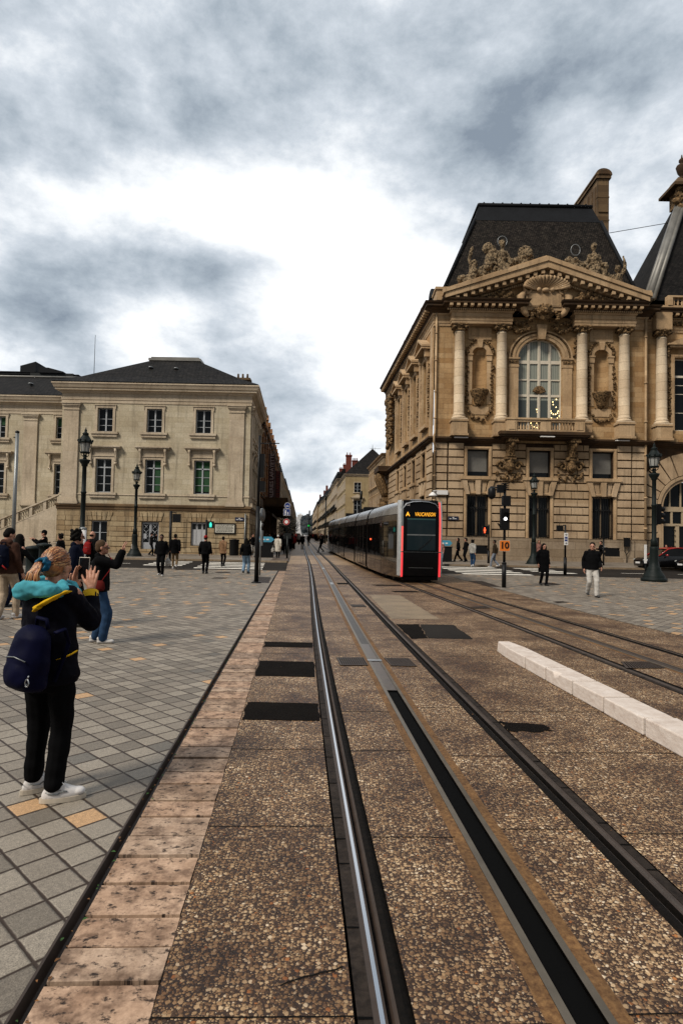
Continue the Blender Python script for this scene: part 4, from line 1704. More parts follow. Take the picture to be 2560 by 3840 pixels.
def wedge_head(cx, z0, z1, parent, y=-.05, mat=m_tuff_rust, rz=None, M=None):
    b = MB()
    b.M = M
    for k in range(-2, 3):
        a0, a1 = cx + (k - .5) * .42, cx + (k + .5) * .42
        e0, e1 = cx + (k - .5) * .56, cx + (k + .5) * .56
        d = (.26, .12, .3)[abs(k) % 3] if k else .34
        top = z1 - (.0 if k % 2 == 0 else .02)
        b.add([(a0 + .02, y, z0), (a1 - .02, y, z0), (e1 - .02, y, top), (e0 + .02, y, top), (a0 + .06, y - d, z0 - (.08 if k % 2 == 0 else 0)), (a1 - .06, y - d, z0 - (.08 if k % 2 == 0 else 0)), (e1 - .06, y - d * .8, top - .03), (e0 + .06, y - d * .8, top - .03)],
              [(4, 5, 6, 7), (0, 1, 5, 4), (1, 2, 6, 5), (2, 3, 7, 6), (3, 0, 4, 7)])
    return b.build('window_head', mat, parent)


def rect_frame(w, h, f=.24, d=.09):
    b = MB()
    for s in (-1, 1):
        x = s * (w / 2 + f / 2)
        b.box(x - f / 2, x + f / 2, -.05 - d, .0, 0, h + f)
        b.box(x - f * .2, x + f * .2, -.09 - d, .0, 0, h + f * .7)
    b.box(-w / 2, w / 2, -.05 - d, .0, h, h + f)
    b.box(-w / 2, w / 2, -.09 - d, .0, h + f * .3, h + f * .7)
    return b


fr0 = rect_frame(1.76, 3.5).build('window_surround', m_tuff_plain, th, loc=(GW[0], -.02, 2.1))
b = rect_frame(1.76, 2.2)
b.box(-1.42, 1.42, -.34, .0, -.28, -.02)
b.box(-1.3, 1.3, -.24, .0, -.4, -.28)
fr1 = b.build('upper_surround', m_tuff_plain, th, loc=(GW[0], -.02, 7.08))
# barred ground windows
b = MB()
for x in (-.82, 0):
    b.box(x - .06 if x else -.06, .06 if not x else x + .06, 0, .08, 0, 3.46)
b.box(.76, .88, 0, .08, 0, 3.46)
b.box(-.88, .88, 0, .08, 3.36, 3.5)
b.box(-.88, .88, 0, .08, 0, .12)
gwn = b.build('barred_window', plain('brown_window_paint', (.16, .115, .07, 1), .5), th, loc=(GW[0], .3, 2.1))
b = MB()
b.quad((-.86, .06, .05), (.86, .06, .05), (.86, .06, 3.45), (-.86, .06, 3.45))
b.build('pane', m_glass, gwn)
b = MB()
for k in range(9):
    x = -.8 + k * .2
    b.cyl((x, -.1, .02), (x, -.1, 3.4), .016, None, 5)
for z in (.25, 2.25, 2.42):
    b.box(-.86, .86, -.125, -.075, z, z + .04)
for k in range(8):
    b.ball((-.7 + k * .2, -.1, 2.36), (.07, .04, .07), 6, 4)
b.build('grille', m_black, gwn)
# mezzanine windows with blinds
b = MB()
b.box(-.88, -.8, 0, .06, 0, 2.2)
b.box(.8, .88, 0, .06, 0, 2.2)
b.box(-.8, .8, 0, .06, 2.1, 2.2)
b.box(-.8, .8, 0, .06, 0, .1)
mzn = b.build('mezzanine_window', m_dark, th, loc=(GW[0], .32, 7.08))
b = MB()
for k in range(22):
    z = .42 + k * .078
    b.quad((-.8, .03, z), (.8, .03, z), (.8, .016, z + .076), (-.8, .016, z + .076))
b.build('blind', m_blind, mzn)
b = MB()
b.quad((-.8, .05, .1), (.8, .05, .1), (.8, .05, 2.1), (-.8, .05, 2.1))
b.build('pane', m_glass, mzn)
for i, u in enumerate(GW):
    wedge_head(u, 5.66, 6.76, th)
    if i:
        dup(fr0, (u, -.02, 2.1), parent=th)
        dup(fr1, (u, -.02, 7.08), parent=th)
        dup(gwn, (u, .3, 2.1), parent=th)
        dup(mzn, (u, .32, 7.08), parent=th)
RZS = PI / 2 + PI - SA
for u in SB:
    for o, dy, z in ((fr0, -.02, 2.1), (fr1, -.02, 7.08), (gwn, .3, 2.1), (mzn, .32, 7.08)):
        dup(o, TM @ Vector((u, dy, z)), RZS, parent=th)
    wedge_head(u, 5.66, 6.76, th, 0, M=TM)

# ledge between the storeys
prof = [(0, 9.86), (.1, 9.9), (.14, 10.0), (.34, 10.08), (.38, 10.24), (.46, 10.28), (.46, 10.44), (.05, 10.52), (0, 10.54)]
b = MB()
b.sweep(prof, [(-7.5, -.02), (-2.9, -.02)])
b.sweep(prof, [(2.9, -.02), (7.5, -.02)])
b.sweep(prof, [(-8.75 - .067 * TL, TL), (-8.75, 0), (-7.52, 0)])
b.sweep(prof, [(7.52, 0), (8.65, 0), (8.65, WY), (30, WY)])
b.build('ledge', m_tuff_dark, th)
# upper storey wall
nich = [(-5.58, -4.42, 14.25, 17.85, 'arch'), (4.42, 5.58, 14.25, 17.85, 'arch')]
SW = [(u - .9, u + .9, 11.9, 17.4) for u in SB]
b = MB()
wall(b, -8.65, 8.65, 9.9, 20.9, [(-1.81, 1.81, 11.2, 18.75, 'arch')] + nich, 0, .5)
b.M = TM
wall(b, 0, TL, 9.9, 20.9, SW, 0, .5)
b.M = Matrix.Translation((0, WY, 0))
wall(b, 8.65, 30, 9.9, 20.9, [(11.25, 13.65, 11.5, 17.4)], 0, .5)
b.M = None
for cx in (-5, 5):                      # curved niche backs
    n = 10
    P = []
    for z in (14.25, 15.5, 17.27):
        for k in range(n + 1):
            a = PI * k / n
            P.append((cx - .58 * math.cos(a), .0 + .5 * math.sin(a), z))
    fs = []
    for j in range(2):
        for k in range(n):
            fs.append((j * (n + 1) + k, j * (n + 1) + k + 1, (j + 1) * (n + 1) + k + 1, (j + 1) * (n + 1) + k))
    b.add(P, fs, 0, True)
    P = []
    for e in range(6):
        t_ = PI / 2 * e / 5
        for k in range(n + 1):
            a = PI * k / n
            P.append((cx - .58 * math.cos(a) * math.cos(t_), .5 * math.sin(a) * math.cos(t_), 17.27 + .58 * math.sin(t_)))
    fs = []
    for j in range(5):
        for k in range(n):
            fs.append((j * (n + 1) + k, j * (n + 1) + k + 1, (j + 1) * (n + 1) + k + 1, (j + 1) * (n + 1) + k))
    b.add(P, fs, 0, True)
b.build('upper_wall', m_tuff, th)


def column(parent, u, y, pname='column', r=.43):
    b = MB()
    b.lathe([(r * 1.32, 11.94), (r * 1.38, 12.02), (r * 1.32, 12.1), (r * 1.12, 12.14), (r * 1.12, 12.18), (r * 1.22, 12.24), (r * 1.1, 12.3), (r, 12.34), (r, 14.5), (r * .97, 16.5), (r * .88, 18.95), (r * .97, 19.0), (r * .88, 19.05), (r * .9, 19.3)], (0, 0, 0), 20)
    b.box(-r * 1.4, r * 1.4, -r * 1.4, r * 1.0, 11.86, 11.95)
    o = b.build(pname, m_tuff_col, parent, loc=(u, y, 0))
    b = MB()
    q = random.Random(int(u * 7) + 3)
    b.box(-r * 1.3, r * 1.3, -r * 1.3, r * .9, 19.72, 19.84)
    b.box(-r * 1.15, r * 1.15, -r * 1.15, r * .9, 19.6, 19.72)
    for s in (-1, 1):
        b.cyl((s * r * 1.15, -r * 1.15, 19.5), (s * r * 1.15, r * .5, 19.5), .17, .17, 12)
        b.cyl((s * r * 1.15, -r * 1.25, 19.5), (s * r * 1.15, -r * 1.12, 19.5), .08, .06, 8)
    for k in range(12):
        a = PI + PI * k / 11
        b.ball((r * .98 * math.cos(a), r * .98 * math.sin(a), 19.3 + q.uniform(-.05, .05)), (.09, .09, .15), 6, 4)
        b.ball((r * 1.02 * math.cos(a), r * 1.02 * math.sin(a), 19.52), (.08, .08, .08), 6, 4)
    b.box(-.1, .1, -r * 1.4, -r, 19.6, 19.86)
    b.build('capital', m_carved, o)
    b = MB()
    b.box(-.62, .62, -.55, .36, 10.52, 11.7)
    b.box(-.7, .7, -.62, .36, 11.7, 11.86)
    b.box(-.7, .7, -.62, .36, 10.5, 10.68)
    b.build('pedestal', m_tuff_plain, o)
    return o


for u in (-6.72, -3.28, 3.28, 6.72):
    column(th, u, -.36)
column(th, 10.05, WY - .34)

# niche dressings: one part per niche
for cx in (-5, 5):
    q = random.Random(int(cx) + 40)
    b = MB()
    b.arc(cx, 17.27, .6, .82, -.1, .05, n=18)
    b.arc(cx, 17.27, .82, .98, -.05, .05, n=18)
    for s in (-1, 1):
        b.box(cx + s * .79 - .21, cx + s * .79 + .21, -.12, .02, 16.62, 17.2)
        b.box(cx + s * .79 - .26, cx + s * .79 + .26, -.17, .02, 17.12, 17.26)
        b.box(cx + s * .79 - .18, cx + s * .79 + .18, -.05, .02, 13.2, 16.62)
    b.poly([(cx - .15, 17.78), (cx + .15, 17.78), (cx + .24, 18.52), (cx - .24, 18.52)], -.26, .0)
    b.box(cx - .95, cx + .95, -.1, 0, 18.55, 18.72)
    b.box(cx - .95, cx + .95, -.06, .0, 18.72, 19.75)
    b.box(cx - .7, cx + .7, -.09, .0, 18.9, 19.6)
    b.box(cx - .8, cx + .8, -.05, .02, 12.4, 13.0)
    b.build('niche_frame', m_tuff_plain, th)
    b = MB()
    b.lathe([(.05, 12.95), (.28, 13.1), (.42, 13.35), (.5, 13.7), (.72, 13.9), (.72, 14.05), (.78, 14.12), (.78, 14.25), (.1, 14.26)], (cx, .0, 0), 14, a0=PI, a1=2 * PI)
    b.leafage([(cx - .6, -.06, 13.1), (cx + .6, -.06, 13.1)], .09, .12, q)
    b.build('niche_corbel', m_carved, th)
    for s in (-1, 1):
        b = MB()
        b.leafage([(cx + s * 1.02, -.06, 13.0), (cx + s * 1.02, -.06, 16.5)], .14, .13, q)
        b.leafage([(cx + s * 1.05, -.06, 17.2), (cx + s * .98, -.08, 17.8), (cx + s * .6, -.1, 18.35), (cx + s * .3, -.1, 18.5)], .17, .13, q)
        b.leafage([(cx + s * .95, -.06, 12.7), (cx + s * .55, -.06, 12.2), (cx, -.06, 12.0)], .18, .13, q)
        b.build('niche_garland', m_carved, th)

# great arched window
b = MB()
b.arc(0, 16.94, 1.83, 2.1, -.06, .2, n=30)
b.arc(0, 16.94, 2.1, 2.32, -.12, .1, n=30)
b.arc(0, 16.94, 2.5, 2.62, -.16, .05, n=30)
for s in (-1, 1):
    b.box(s * 2.2 - .38, s * 2.2 + .38, -.12, .1, 11.2, 16.15)
    b.box(s * 2.2 - .42, s * 2.2 + .42, -.16, .1, 16.15, 16.3)
    b.box(s * 2.2 - .48, s * 2.2 + .48, -.24, .1, 16.82, 16.96)
    b.box(s * 2.2 - .4, s * 2.2 + .4, -.14, .1, 16.3, 16.82)
b.poly([(-.26, 18.6), (.26, 18.6), (.42, 20.05), (-.42, 20.05)], -.42, .0)
b.build('arch_surround', m_tuff_plain, th)
q = random.Random(5)
b = MB()
for k in range(56):
    a = PI * (k + .5) / 56
    b.ball((2.41 * math.cos(a), -.06, 16.94 + 2.41 * math.sin(a)), (.07, .07, .07), 6, 4)
b.build('arch_moulding', m_carved, th)
for s in (-1, 1):
    b = MB()
    for k in range(7):
        b.ball((s * 2.2 + (k - 3) * .11, -.15, 16.55), (.06, .05, .17), 6, 4)
    b.leafage([(s * 2.85, -.05, 17.2), (s * 2.9, -.05, 19.0)], .15, .13, q)
    b.leafage([(s * .9, -.3, 19.9), (s * 1.3, -.3, 19.45), (s * 1.9, -.25, 19.3), (s * 2.4, -.2, 19.75)], .26, .11, q)
    b.leafage([(s * .8, -.3, 20.5), (s * 1.5, -.3, 20.1), (s * 2.3, -.2, 20.3)], .22, .11, q)
    b.tube([(s * 2.5, -.3, 20.2), (s * 2.35, -.35, 20.5), (s * 2.0, -.35, 20.4), (s * 2.1, -.35, 20.1), (s * 2.35, -.3, 20.15)], .1, 6)
    b.build('arch_garland', m_carved, th)
b = MB()
t_ = .075
for x in (-1.78, -.88, 0, .88, 1.78):
    top = 16.94 + math.sqrt(max(0, 1.81 ** 2 - x * x)) - .02
    w_ = .11 if abs(x) in (0, .88) else .06
    b.box(x - w_, x + w_, .3, .42, 11.2, max(top, 16.94))
    b.box(x - .03, x + .03, .27, .3, 11.2, max(top, 16.94))
for z, h in ((16.55, .3), (13.9, .18), (15.2, .1), (11.2, .15)):
    b.box(-1.81, 1.81, .31, .41, z, z + h)
b.arc(0, 16.94, 1.72, 1.82, .3, .42, n=28)
aw = b.build('arched_window', m_cream_frame, th)
b = MB()
n = 24
pts = [(-1.8, 11.2), (1.8, 11.2)] + [(1.8 * math.cos(PI * k / n), 16.94 + 1.8 * math.sin(PI * k / n)) for k in range(n + 1)]
b.add([(p_[0], .39, p_[1]) for p_ in pts], [tuple(range(len(pts)))])
pane_m = NT('curtained_pane')
p = pane_m.pos()
sp = pane_m.n('ShaderNodeSeparateXYZ', Vector=p)
w_ = pane_m.n('ShaderNodeTexWave', Vector=p, Scale=2.2, Distortion=1.5, _bands_direction='X')
cc = pane_m.ramp(w_.outputs[0], [(0, srgb(108, 112, 104)), (1, srgb(150, 152, 140))])
low = pane_m.ramp(pane_m.math('MULTIPLY_ADD', sp.outputs[2], 1., -13.5), [(0, (1, 1, 1)), (.05, (0, 0, 0))])
cc = pane_m.mix(low, cc, srgb(66, 72, 70))
m_pane = pane_m.fin(cc, .12, 0, .5)
b.build('pane', m_pane, aw)
b = MB()
for a in range(9):
    w_ = rad(20 + 140 * a / 8)
    b.tube([(0, .25, 14.15), (.55 * math.cos(w_), .2, 14.15 + .6 * math.sin(w_))], [.03, .09], 6)
b.build('fan_ornament', m_carved, aw)
m_bulb = emit('chandelier_bulb', (1, .72, .3, 1), 5)
for cx, cz, r, nn, nm in ((-.05, 12.0, .58, 16, 'chandelier'), (1.32, 12.6, .42, 11, 'chandelier')):
    q = random.Random(int(cx * 10) + 9)
    b = MB()
    for k in range(nn):
        a = PI * (1.0 + k / (nn - 1))
        rr = r * (1 if k % 2 else .72)
        b.ball((cx + rr * math.cos(a), .355, cz + rr * math.sin(a) * .85 + (0 if k % 2 else .25)), .047, 6, 4)
    for k in range(4):
        b.ball((cx + q.uniform(-.15, .15), .355, cz + .55 + k * .2), .042, 6, 4)
    b.build(nm, m_bulb, aw)

# balcony with baluster panels and consoles
b = MB()
b.box(-3.55, 3.55, -1.5, -.02, 10.42, 10.58)
b.box(-3.65, 3.65, -1.6, -.02, 10.58, 10.82)
b.box(-3.35, 3.35, -1.3, -.02, 10.26, 10.42)
bal = b.build('balcony', m_tuff_dark, th)
b = MB()
for x0, x1 in ((-3.1, -2.3), (2.3, 3.1)):
    b.box(x0, x1, -1.5, -1.1, 10.82, 11.8)
    b.box(x0 + .15, x1 - .15, -1.54, -1.5, 10.98, 11.66)
    b.box(x0, x1, -1.1, -.1, 11.0, 11.8)
b.box(-.42, .42, -1.46, -1.14, 10.82, 11.76)
for x0, x1 in ((-2.3, -.42), (.42, 2.3)):
    b.box(x0, x1, -1.46, -1.14, 10.82, 10.98)
    b.box(x0, x1, -1.48, -1.12, 11.62, 11.8)
    for k in range(8):
        x = x0 + (x1 - x0) * (k + .5) / 8
        b.lathe([(.09, 10.98), (.05, 11.04), (.1, 11.2), (.05, 11.42), (.06, 11.52), (.09, 11.62)], (x, -1.3, 0), 8)
b.box(-3.16, 3.16, -1.56, -1.04, 11.8, 11.94)
b.build('balustrade', m_tuff_plain, bal)
for s in (-1, 1):
    q = random.Random(8 + s)
    b = MB()
    x = s * 2.5
    b.poly([(x - .42, 9.9), (x + .42, 9.9), (x + .34, 10.26), (x - .34, 10.26)], -1.3, 0)
    b.box(x - .36, x + .36, -1.1, -.05, 9.9, 10.26)
    b.tube([(x, -.95, 9.95), (x, -.9, 9.6), (x, -.55, 9.2), (x, -.35, 8.9), (x, -.38, 8.75)], [.32, .3, .27, .24, .2], 8)
    b.box(x - .45, x + .45, -.62, -.05, 8.45, 8.7)
    b.box(x - .3, x + .3, -.7, -.05, 8.7, 9.9)
    b.lathe([(.3, 8.45), (.36, 8.3), (.28, 8.2), (.42, 8.0), (.4, 7.75), (.26, 7.55), (.1, 7.4)], (x, -.3, 0), 14)
    for e in (-1, 1):
        pts = []
        for k in range(18):
            a = k * .45
            r_ = .46 - .022 * k
            pts.append((x + e * (.68 + r_ * math.cos(a) * .8), -.26, 7.95 + r_ * math.sin(a) * .9))
        b.tube(pts, [.12] * 6 + [.1] * 12, 6)
        b.leafage([(x + e * 1.05, -.15, 7.5), (x + e * .75, -.18, 7.05), (x + e * .2, -.2, 6.9)], .2, .12, q)
        b.leafage([(x + e * .35, -.25, 7.3), (x + e * .1, -.2, 6.85)], .16, .12, q)
        b.leafage([(x + e * .12, -.74, 8.8), (x + e * .12, -.74, 9.8)], .09, .11, q)
    b.build('console', m_carved, bal)

# entablature over the column pairs, main cornice
ep = [(0, 19.86), (.06, 19.86), (.06, 20.12), (.1, 20.14), (.1, 20.42), (.16, 20.46), (.06, 20.5), (.06, 20.92), (.16, 20.96), (.2, 21.1)]
cp = [(.2, 21.1), (.3, 21.22), (.3, 21.3), (.62, 21.5), (.62, 21.56), (.8, 21.6), (.8, 21.82), (.9, 21.9), (.95, 22.04), (0, 22.12)]
b = MB()
for x0, x1 in ((-7.4, -2.6), (2.6, 7.4)):
    b.box(x0, x1, -.72, .0, 19.86, 21.9)
    b.sweep(ep, [(x0, 0), (x0, -.72), (x1, -.72), (x1, 0)])
    b.box(x0 + .2, x1 - .2, -.8, -.7, 20.55, 20.88)
b.sweep(ep, [(-8.75 - .067 * TL, TL), (-8.75, 0), (-7.45, 0)])
b.sweep(ep, [(7.45, 0), (8.65, 0), (8.65, WY), (30, WY)])
b.box(9.4, 10.7, WY - .8, WY, 19.86, 21.6)
b.build('entablature', m_tuff_plain, th)
b = MB()
for x0, x1 in ((-7.4, -2.2), (2.2, 7.4)):
    b.sweep(cp, [(x0, 0), (x0, -.72), (x1, -.72), (x1, 0)])
b.sweep(cp, [(-8.75 - .067 * TL, TL), (-8.75, 0), (-7.45, 0)])
b.sweep(cp, [(7.45, 0), (8.65, 0), (8.65, WY), (30, WY)])
b.build('cornice', m_tuff_dark, th)
for x0, x1, y in ((-7.9, -2.3, -.72), (2.3, 7.9, -.72), (9.2, 30, WY)):
    b = MB()
    n = int((x1 - x0) / .55)
    for k in range(n):
        x = x0 + (x1 - x0) * (k + .5) / n
        b.box(x - .13, x + .13, y - .78, y - .2, 21.34, 21.56)
    n = int((x1 - x0) / .17)
    for k in range(n):
        x = x0 + (x1 - x0) * (k + .5) / n
        b.box(x - .05, x + .05, y - .36, y - .2, 21.1, 21.24)
    b.build('modillion_band', m_tuff_plain, th)
b = MB()
b.M = TM
n = int(TL / .55)
for k in range(n):
    x = TL * (k + .5) / n
    b.box(x - .13, x + .13, -.78, -.2, 21.34, 21.56)
b.M = None
b.build('modillion_band', m_tuff_plain, th)

# pediment
b = MB()
for s in (-1, 1):
    for z0, z1, y0, tk in ((.0, .42, -1.72, 1.9), (.42, .72, -1.82, 2.0), (-.35, .0, -1.1, 1.2), (.72, .95, -1.3, 1.4)):
        e = 8.3 if z1 > 0.5 else 8.15
        pts = [(s * e, 22.05 + z0 - .1), (s * e, 22.05 + z1 - .1), (0, 25.3 - .72 + z1 + .1), (0, 25.3 - .72 + z0 + .1)]
        b.poly(pts, y0, y0 + tk)
b.build('pediment', m_tuff_plain, th)
b = MB()
for s in (-1, 1):
    for k in range(13):
        u = .35 + k * .62
        z = 24.68 - u * (24.68 - 21.95) / 8.15 - .28
        if abs(u) < 7.6:
            b.box(s * u - .14, s * u + .14, -1.62, -1.0, z - .06, z + .22)
    for k in range(44):
        u = .1 + k * .17
        z = 24.68 - u * (24.68 - 21.95) / 8.15 - .55
        b.box(s * u - .05, s * u + .05, -1.0, -.7, z - .06, z + .1)
b.build('pediment_blocks', m_tuff_plain, th)
b = MB()
b.poly([(-8, 21.9), (8, 21.9), (0, 25.2)], -.62, .2)
b.build('tympanum', m_tuff, th)
# cartouche: panel, shell, scrolls
b = MB()
b.box(-1.55, 1.55, -1.0, -.3, 21.2, 23.0)
b.box(-1.3, 1.3, -1.08, -1.0, 21.55, 22.75)
b.box(-1.15, 1.15, -1.1, -1.08, 21.65, 22.65)
for s in (-1, 1):
    pts = [(s * 1.6, -.9, 22.9), (s * 1.95, -.95, 22.5), (s * 1.85, -.95, 21.6), (s * 1.55, -.95, 20.9), (s * 1.3, -.9, 20.6)]
    b.tube(pts, [.2, .34, .3, .26, .14], 8)
    pts = []
    for k in range(16):
        a = -PI / 2 + k * .42
        r_ = .42 - .02 * k
        pts.append((s * (1.5 - r_ * math.cos(a)), -1.05, 23.1 + r_ * math.sin(a)))
    b.tube(pts, .1, 6)
b.build('cartouche', m_tuff_plain, th)
b = MB()
n = 17
for k in range(n):
    a = PI * (k + .5) / n
    b.tube([(.25 * math.cos(a), -.95, 23.05 + .15 * math.sin(a)), (1.2 * math.cos(a) * .9, -1.2, 23.05 + .62 * math.sin(a)), (1.85 * math.cos(a), -1.55, 23.1 + 1.0 * math.sin(a))], [.05, .1, .17], 6)
for s in (-1, 1):
    b.ball((s * .55, -1.2, 23.02), (.2, .16, .2))
b.ball((0, -1.2, 22.98), (.32, .2, .2))
b.build('shell', m_tuff_plain, th)
q = random.Random(77)
for s in (-1, 1):
    b = MB()
    b.leafage([(s * 2.6, -.9, 22.2), (s * 3.4, -.9, 22.9), (s * 3.9, -.9, 22.5), (s * 5.2, -.9, 22.15)], .34, .1, q)
    b.leafage([(s * 2.7, -1.0, 22.15), (s * 5.6, -.95, 22.12)], .24, .12, q)
    b.leafage([(s * .6, -1.0, 21.2), (s * 1.1, -1.0, 20.8), (s * 1.0, -.9, 20.35)], .22, .11, q)
    b.build('tympanum_ornament', m_carved, th)
b = MB()                                 # lion mask
b.ball((0, -1.1, 21.25), (.42, .4, .46), 12, 8)
b.ball((0, -1.42, 21.08), (.2, .2, .17), 10, 6)
b.ball((0, -1.46, 20.86), (.17, .13, .12), 10, 6)
b.ball((0, -1.36, 21.42), (.13, .16, .26), 8, 6)
for s in (-1, 1):
    b.ball((s * .17, -1.42, 21.4), (.1, .06, .05), 8, 5)
    b.ball((s * .4, -1.1, 21.6), (.13, .1, .14), 8, 5)
for k in range(26):
    a = 2 * PI * k / 26
    b.ball((.56 * math.cos(a), -.95 + q.uniform(-.1, .1), 21.22 + .6 * math.sin(a)), (.17, .15, .2), 7, 5)
    b.ball((.74 * math.cos(a), -.85, 21.15 + .72 * math.sin(a)), (.15, .13, .18), 7, 5)
b.fused('lion_mask', m_carved, th, .045, 1)


# statues on the pediment
def figure(b, x, z, s=1., face=1, arm=0., sit=True):
    """seated draped figure; x,z of the seat, face = +1 looks right"""
    P = lambda a, c, d: (x + a * s * face, -.75 + c * s, z + d * s)
    b.cap(P(0, .1, .0), P(0.02, .05, .75), .42 * s, .36 * s)
    b.cap(P(.02, .05, .75), P(.04, .0, 1.2), .36 * s, .40 * s)
    b.cap(P(-.32, 0, 1.35), P(.38, 0, 1.35), .2 * s, .2 * s)
    b.cap(P(.05, 0, 1.45), P(.07, -.02, 1.75), .14 * s, .13 * s)
    b.ball(P(.09, -.04, 1.98), (.22 * s, .26 * s, .29 * s))
    b.ball(P(.02, .06, 2.12), (.25 * s, .26 * s, .2 * s))
    b.ball(P(.2, -.2, 1.96), (.06 * s, .1 * s, .07 * s))
    b.cap(P(-.12, .0, .1), P(.25, -.55, -.05), .32 * s, .26 * s)
    b.cap(P(.25, -.55, -.05), P(.2, -.65, -.85), .26 * s, .17 * s)
    b.cap(P(.25, 0, .1), P(.62, -.45, -.1), .3 * s, .25 * s)
    b.cap(P(.62, -.45, -.1), P(.7, -.55, -.85), .25 * s, .17 * s)
    b.cap(P(-.4, 0, 1.3), P(-.62, -.05, .75), .15 * s, .13 * s)
    b.cap(P(-.62, -.05, .75), P(-.45 - arm * .5, -.3, .55 + arm), .13 * s, .1 * s)
    b.cap(P(.44, 0, 1.3), P(.68, -.1, .8), .15 * s, .13 * s)
    b.cap(P(.68, -.1, .8), P(.72, -.4, .5), .13 * s, .1 * s)
    for k in range(7):
        b.cap(P(-.25 + k * .14, -.3 - .05 * (k % 2), .75 - .05 * k), P(-.15 + k * .15, -.5, -.75), .09 * s, .12 * s)


rnd = random.Random(9)
rough = lambda amp, sc: (lambda co, n: n * amp * (noise.noise(co * sc) + .6 * noise.noise(co * sc * 2.3)))
b = MB()
figure(b, -3.5, 24.55, 1.0, 1)
b.cap((-4.6, -.7, 25.0), (-4.2, -.5, 26.1), .35, .42)
b.ball((-4.55, -.6, 26.3), (.5, .4, .4))
b.cap((-4.4, -.8, 23.9), (-2.9, -.8, 24.3), .4, .35)
b.fused('seated_statue', m_statue, th, .05, 2, disp=rough(.07, 5))
b = MB()                                 # lion beside her
b.cap((-1.7, -.6, 24.95), (-1.35, -.8, 25.3), .5, .42)
b.ball((-1.5, -.95, 25.75), (.42, .42, .45))
b.ball((-1.38, -1.3, 25.62), (.22, .22, .18))
for k in range(16):
    a = 2 * PI * k / 16
    b.ball((-1.55 + .48 * math.cos(a), -.85, 25.72 + .52 * math.sin(a)), .2, 7, 5)
b.cap((-1.7, -1.0, 25.2), (-1.75, -1.2, 24.7), .2, .18)
b.cap((-1.2, -1.0, 25.2), (-1.15, -1.2, 24.85), .2, .18)
b.fused('lion_statue', m_statue, th, .05, 1, disp=rough(.09, 6))
b = MB()                                 # reclining figure, lower left
b.cap((-6.9, -.8, 23.0), (-6.0, -.8, 23.5), .35, .4)
b.cap((-6.0, -.8, 23.5), (-5.75, -.8, 24.6), .42, .38)
b.ball((-5.7, -.85, 25.15), (.24, .26, .3))
b.cap((-5.9, -.8, 24.7), (-6.1, -.8, 25.5), .17, .14)
b.cap((-6.1, -.8, 25.5), (-5.9, -.85, 26.2), .14, .1)
b.cap((-5.5, -.8, 24.6), (-4.9, -.9, 24.2), .17, .14)
b.cap((-6.9, -.9, 23.0), (-7.6, -1, 22.7), .28, .16)
b.cap((-6.6, -1.1, 23.1), (-7.1, -1.2, 22.75), .24, .15)
b.cap((-5.7, -.7, 23.6), (-4.9, -.7, 23.9), .4, .35)
b.fused('reclining_statue', m_statue, th, .05, 2, disp=rough(.08, 5))
b = MB()
figure(b, 4.1, 24.45, 1.0, -1, .2)
b.cap((4.7, -.7, 24.4), (5.0, -.6, 25.2), .35, .32)
b.fused('seated_statue', m_statue, th, .05, 2, disp=rough(.07, 5))
b = MB()                                 # child beside her
b.cap((2.55, -.75, 24.5), (2.6, -.75, 25.1), .3, .28)
b.ball((2.55, -.8, 25.55), .22)
b.cap((2.3, -.75, 25.1), (2.0, -.9, 24.7), .12, .1)
b.cap((2.85, -.75, 25.1), (3.2, -.85, 24.95), .12, .1)
b.cap((2.45, -.8, 24.5), (2.2, -1.1, 24.15), .19, .14)
b.cap((2.7, -.8, 24.5), (2.7, -1.15, 24.05), .19, .14)
b.fused('child_statue', m_statue, th, .045, 2, disp=rough(.07, 6))
b = MB()                                 # figure leaning at the right end
b.cap((5.9, -.75, 23.5), (6.0, -.75, 24.4), .36, .34)
b.ball((5.95, -.8, 25.0), (.23, .25, .28))
b.cap((6.2, -.75, 24.5), (6.6, -.8, 25.1), .16, .13)
b.cap((6.6, -.8, 25.1), (6.45, -.8, 25.8), .13, .1)
b.cap((5.7, -.75, 24.5), (5.4, -.9, 24.0), .16, .13)
b.cap((6.0, -.8, 23.5), (6.9, -1, 23.0), .3, .24)
b.cap((6.9, -1, 23.0), (7.6, -1.05, 22.6), .24, .13)
b.cap((6.4, -.6, 23.6), (7.0, -.7, 23.2), .35, .25)
b.fused('leaning_statue', m_statue, th, .05, 2, disp=rough(.08, 5))
for s in (-1, 1):                        # rocks and trophies the figures sit on
    q = random.Random(60 + s)
    b = MB()
    b.leafage([(s * 1.1, -.7, 25.15), (s * 7.4, -.7, 22.75)], .42, .075, q)
    b.leafage([(s * 2.2, -.4, 25.4), (s * 6.4, -.4, 23.9)], .5, .1, q)
    b.fused('trophy_heap', m_statue, th, .07, 1, disp=rough(.1, 5))
# metal halos
for x, z in ((-3.42, 26.75), (2.55, 26.25)):
    b = MB()
    b.tube([(x + .38 * math.cos(a * PI / 8), -.75, z + .38 * math.sin(a * PI / 8)) for a in range(17)], .03, 6, caps=False)
    b.build('halo', m_grey_metal, th)
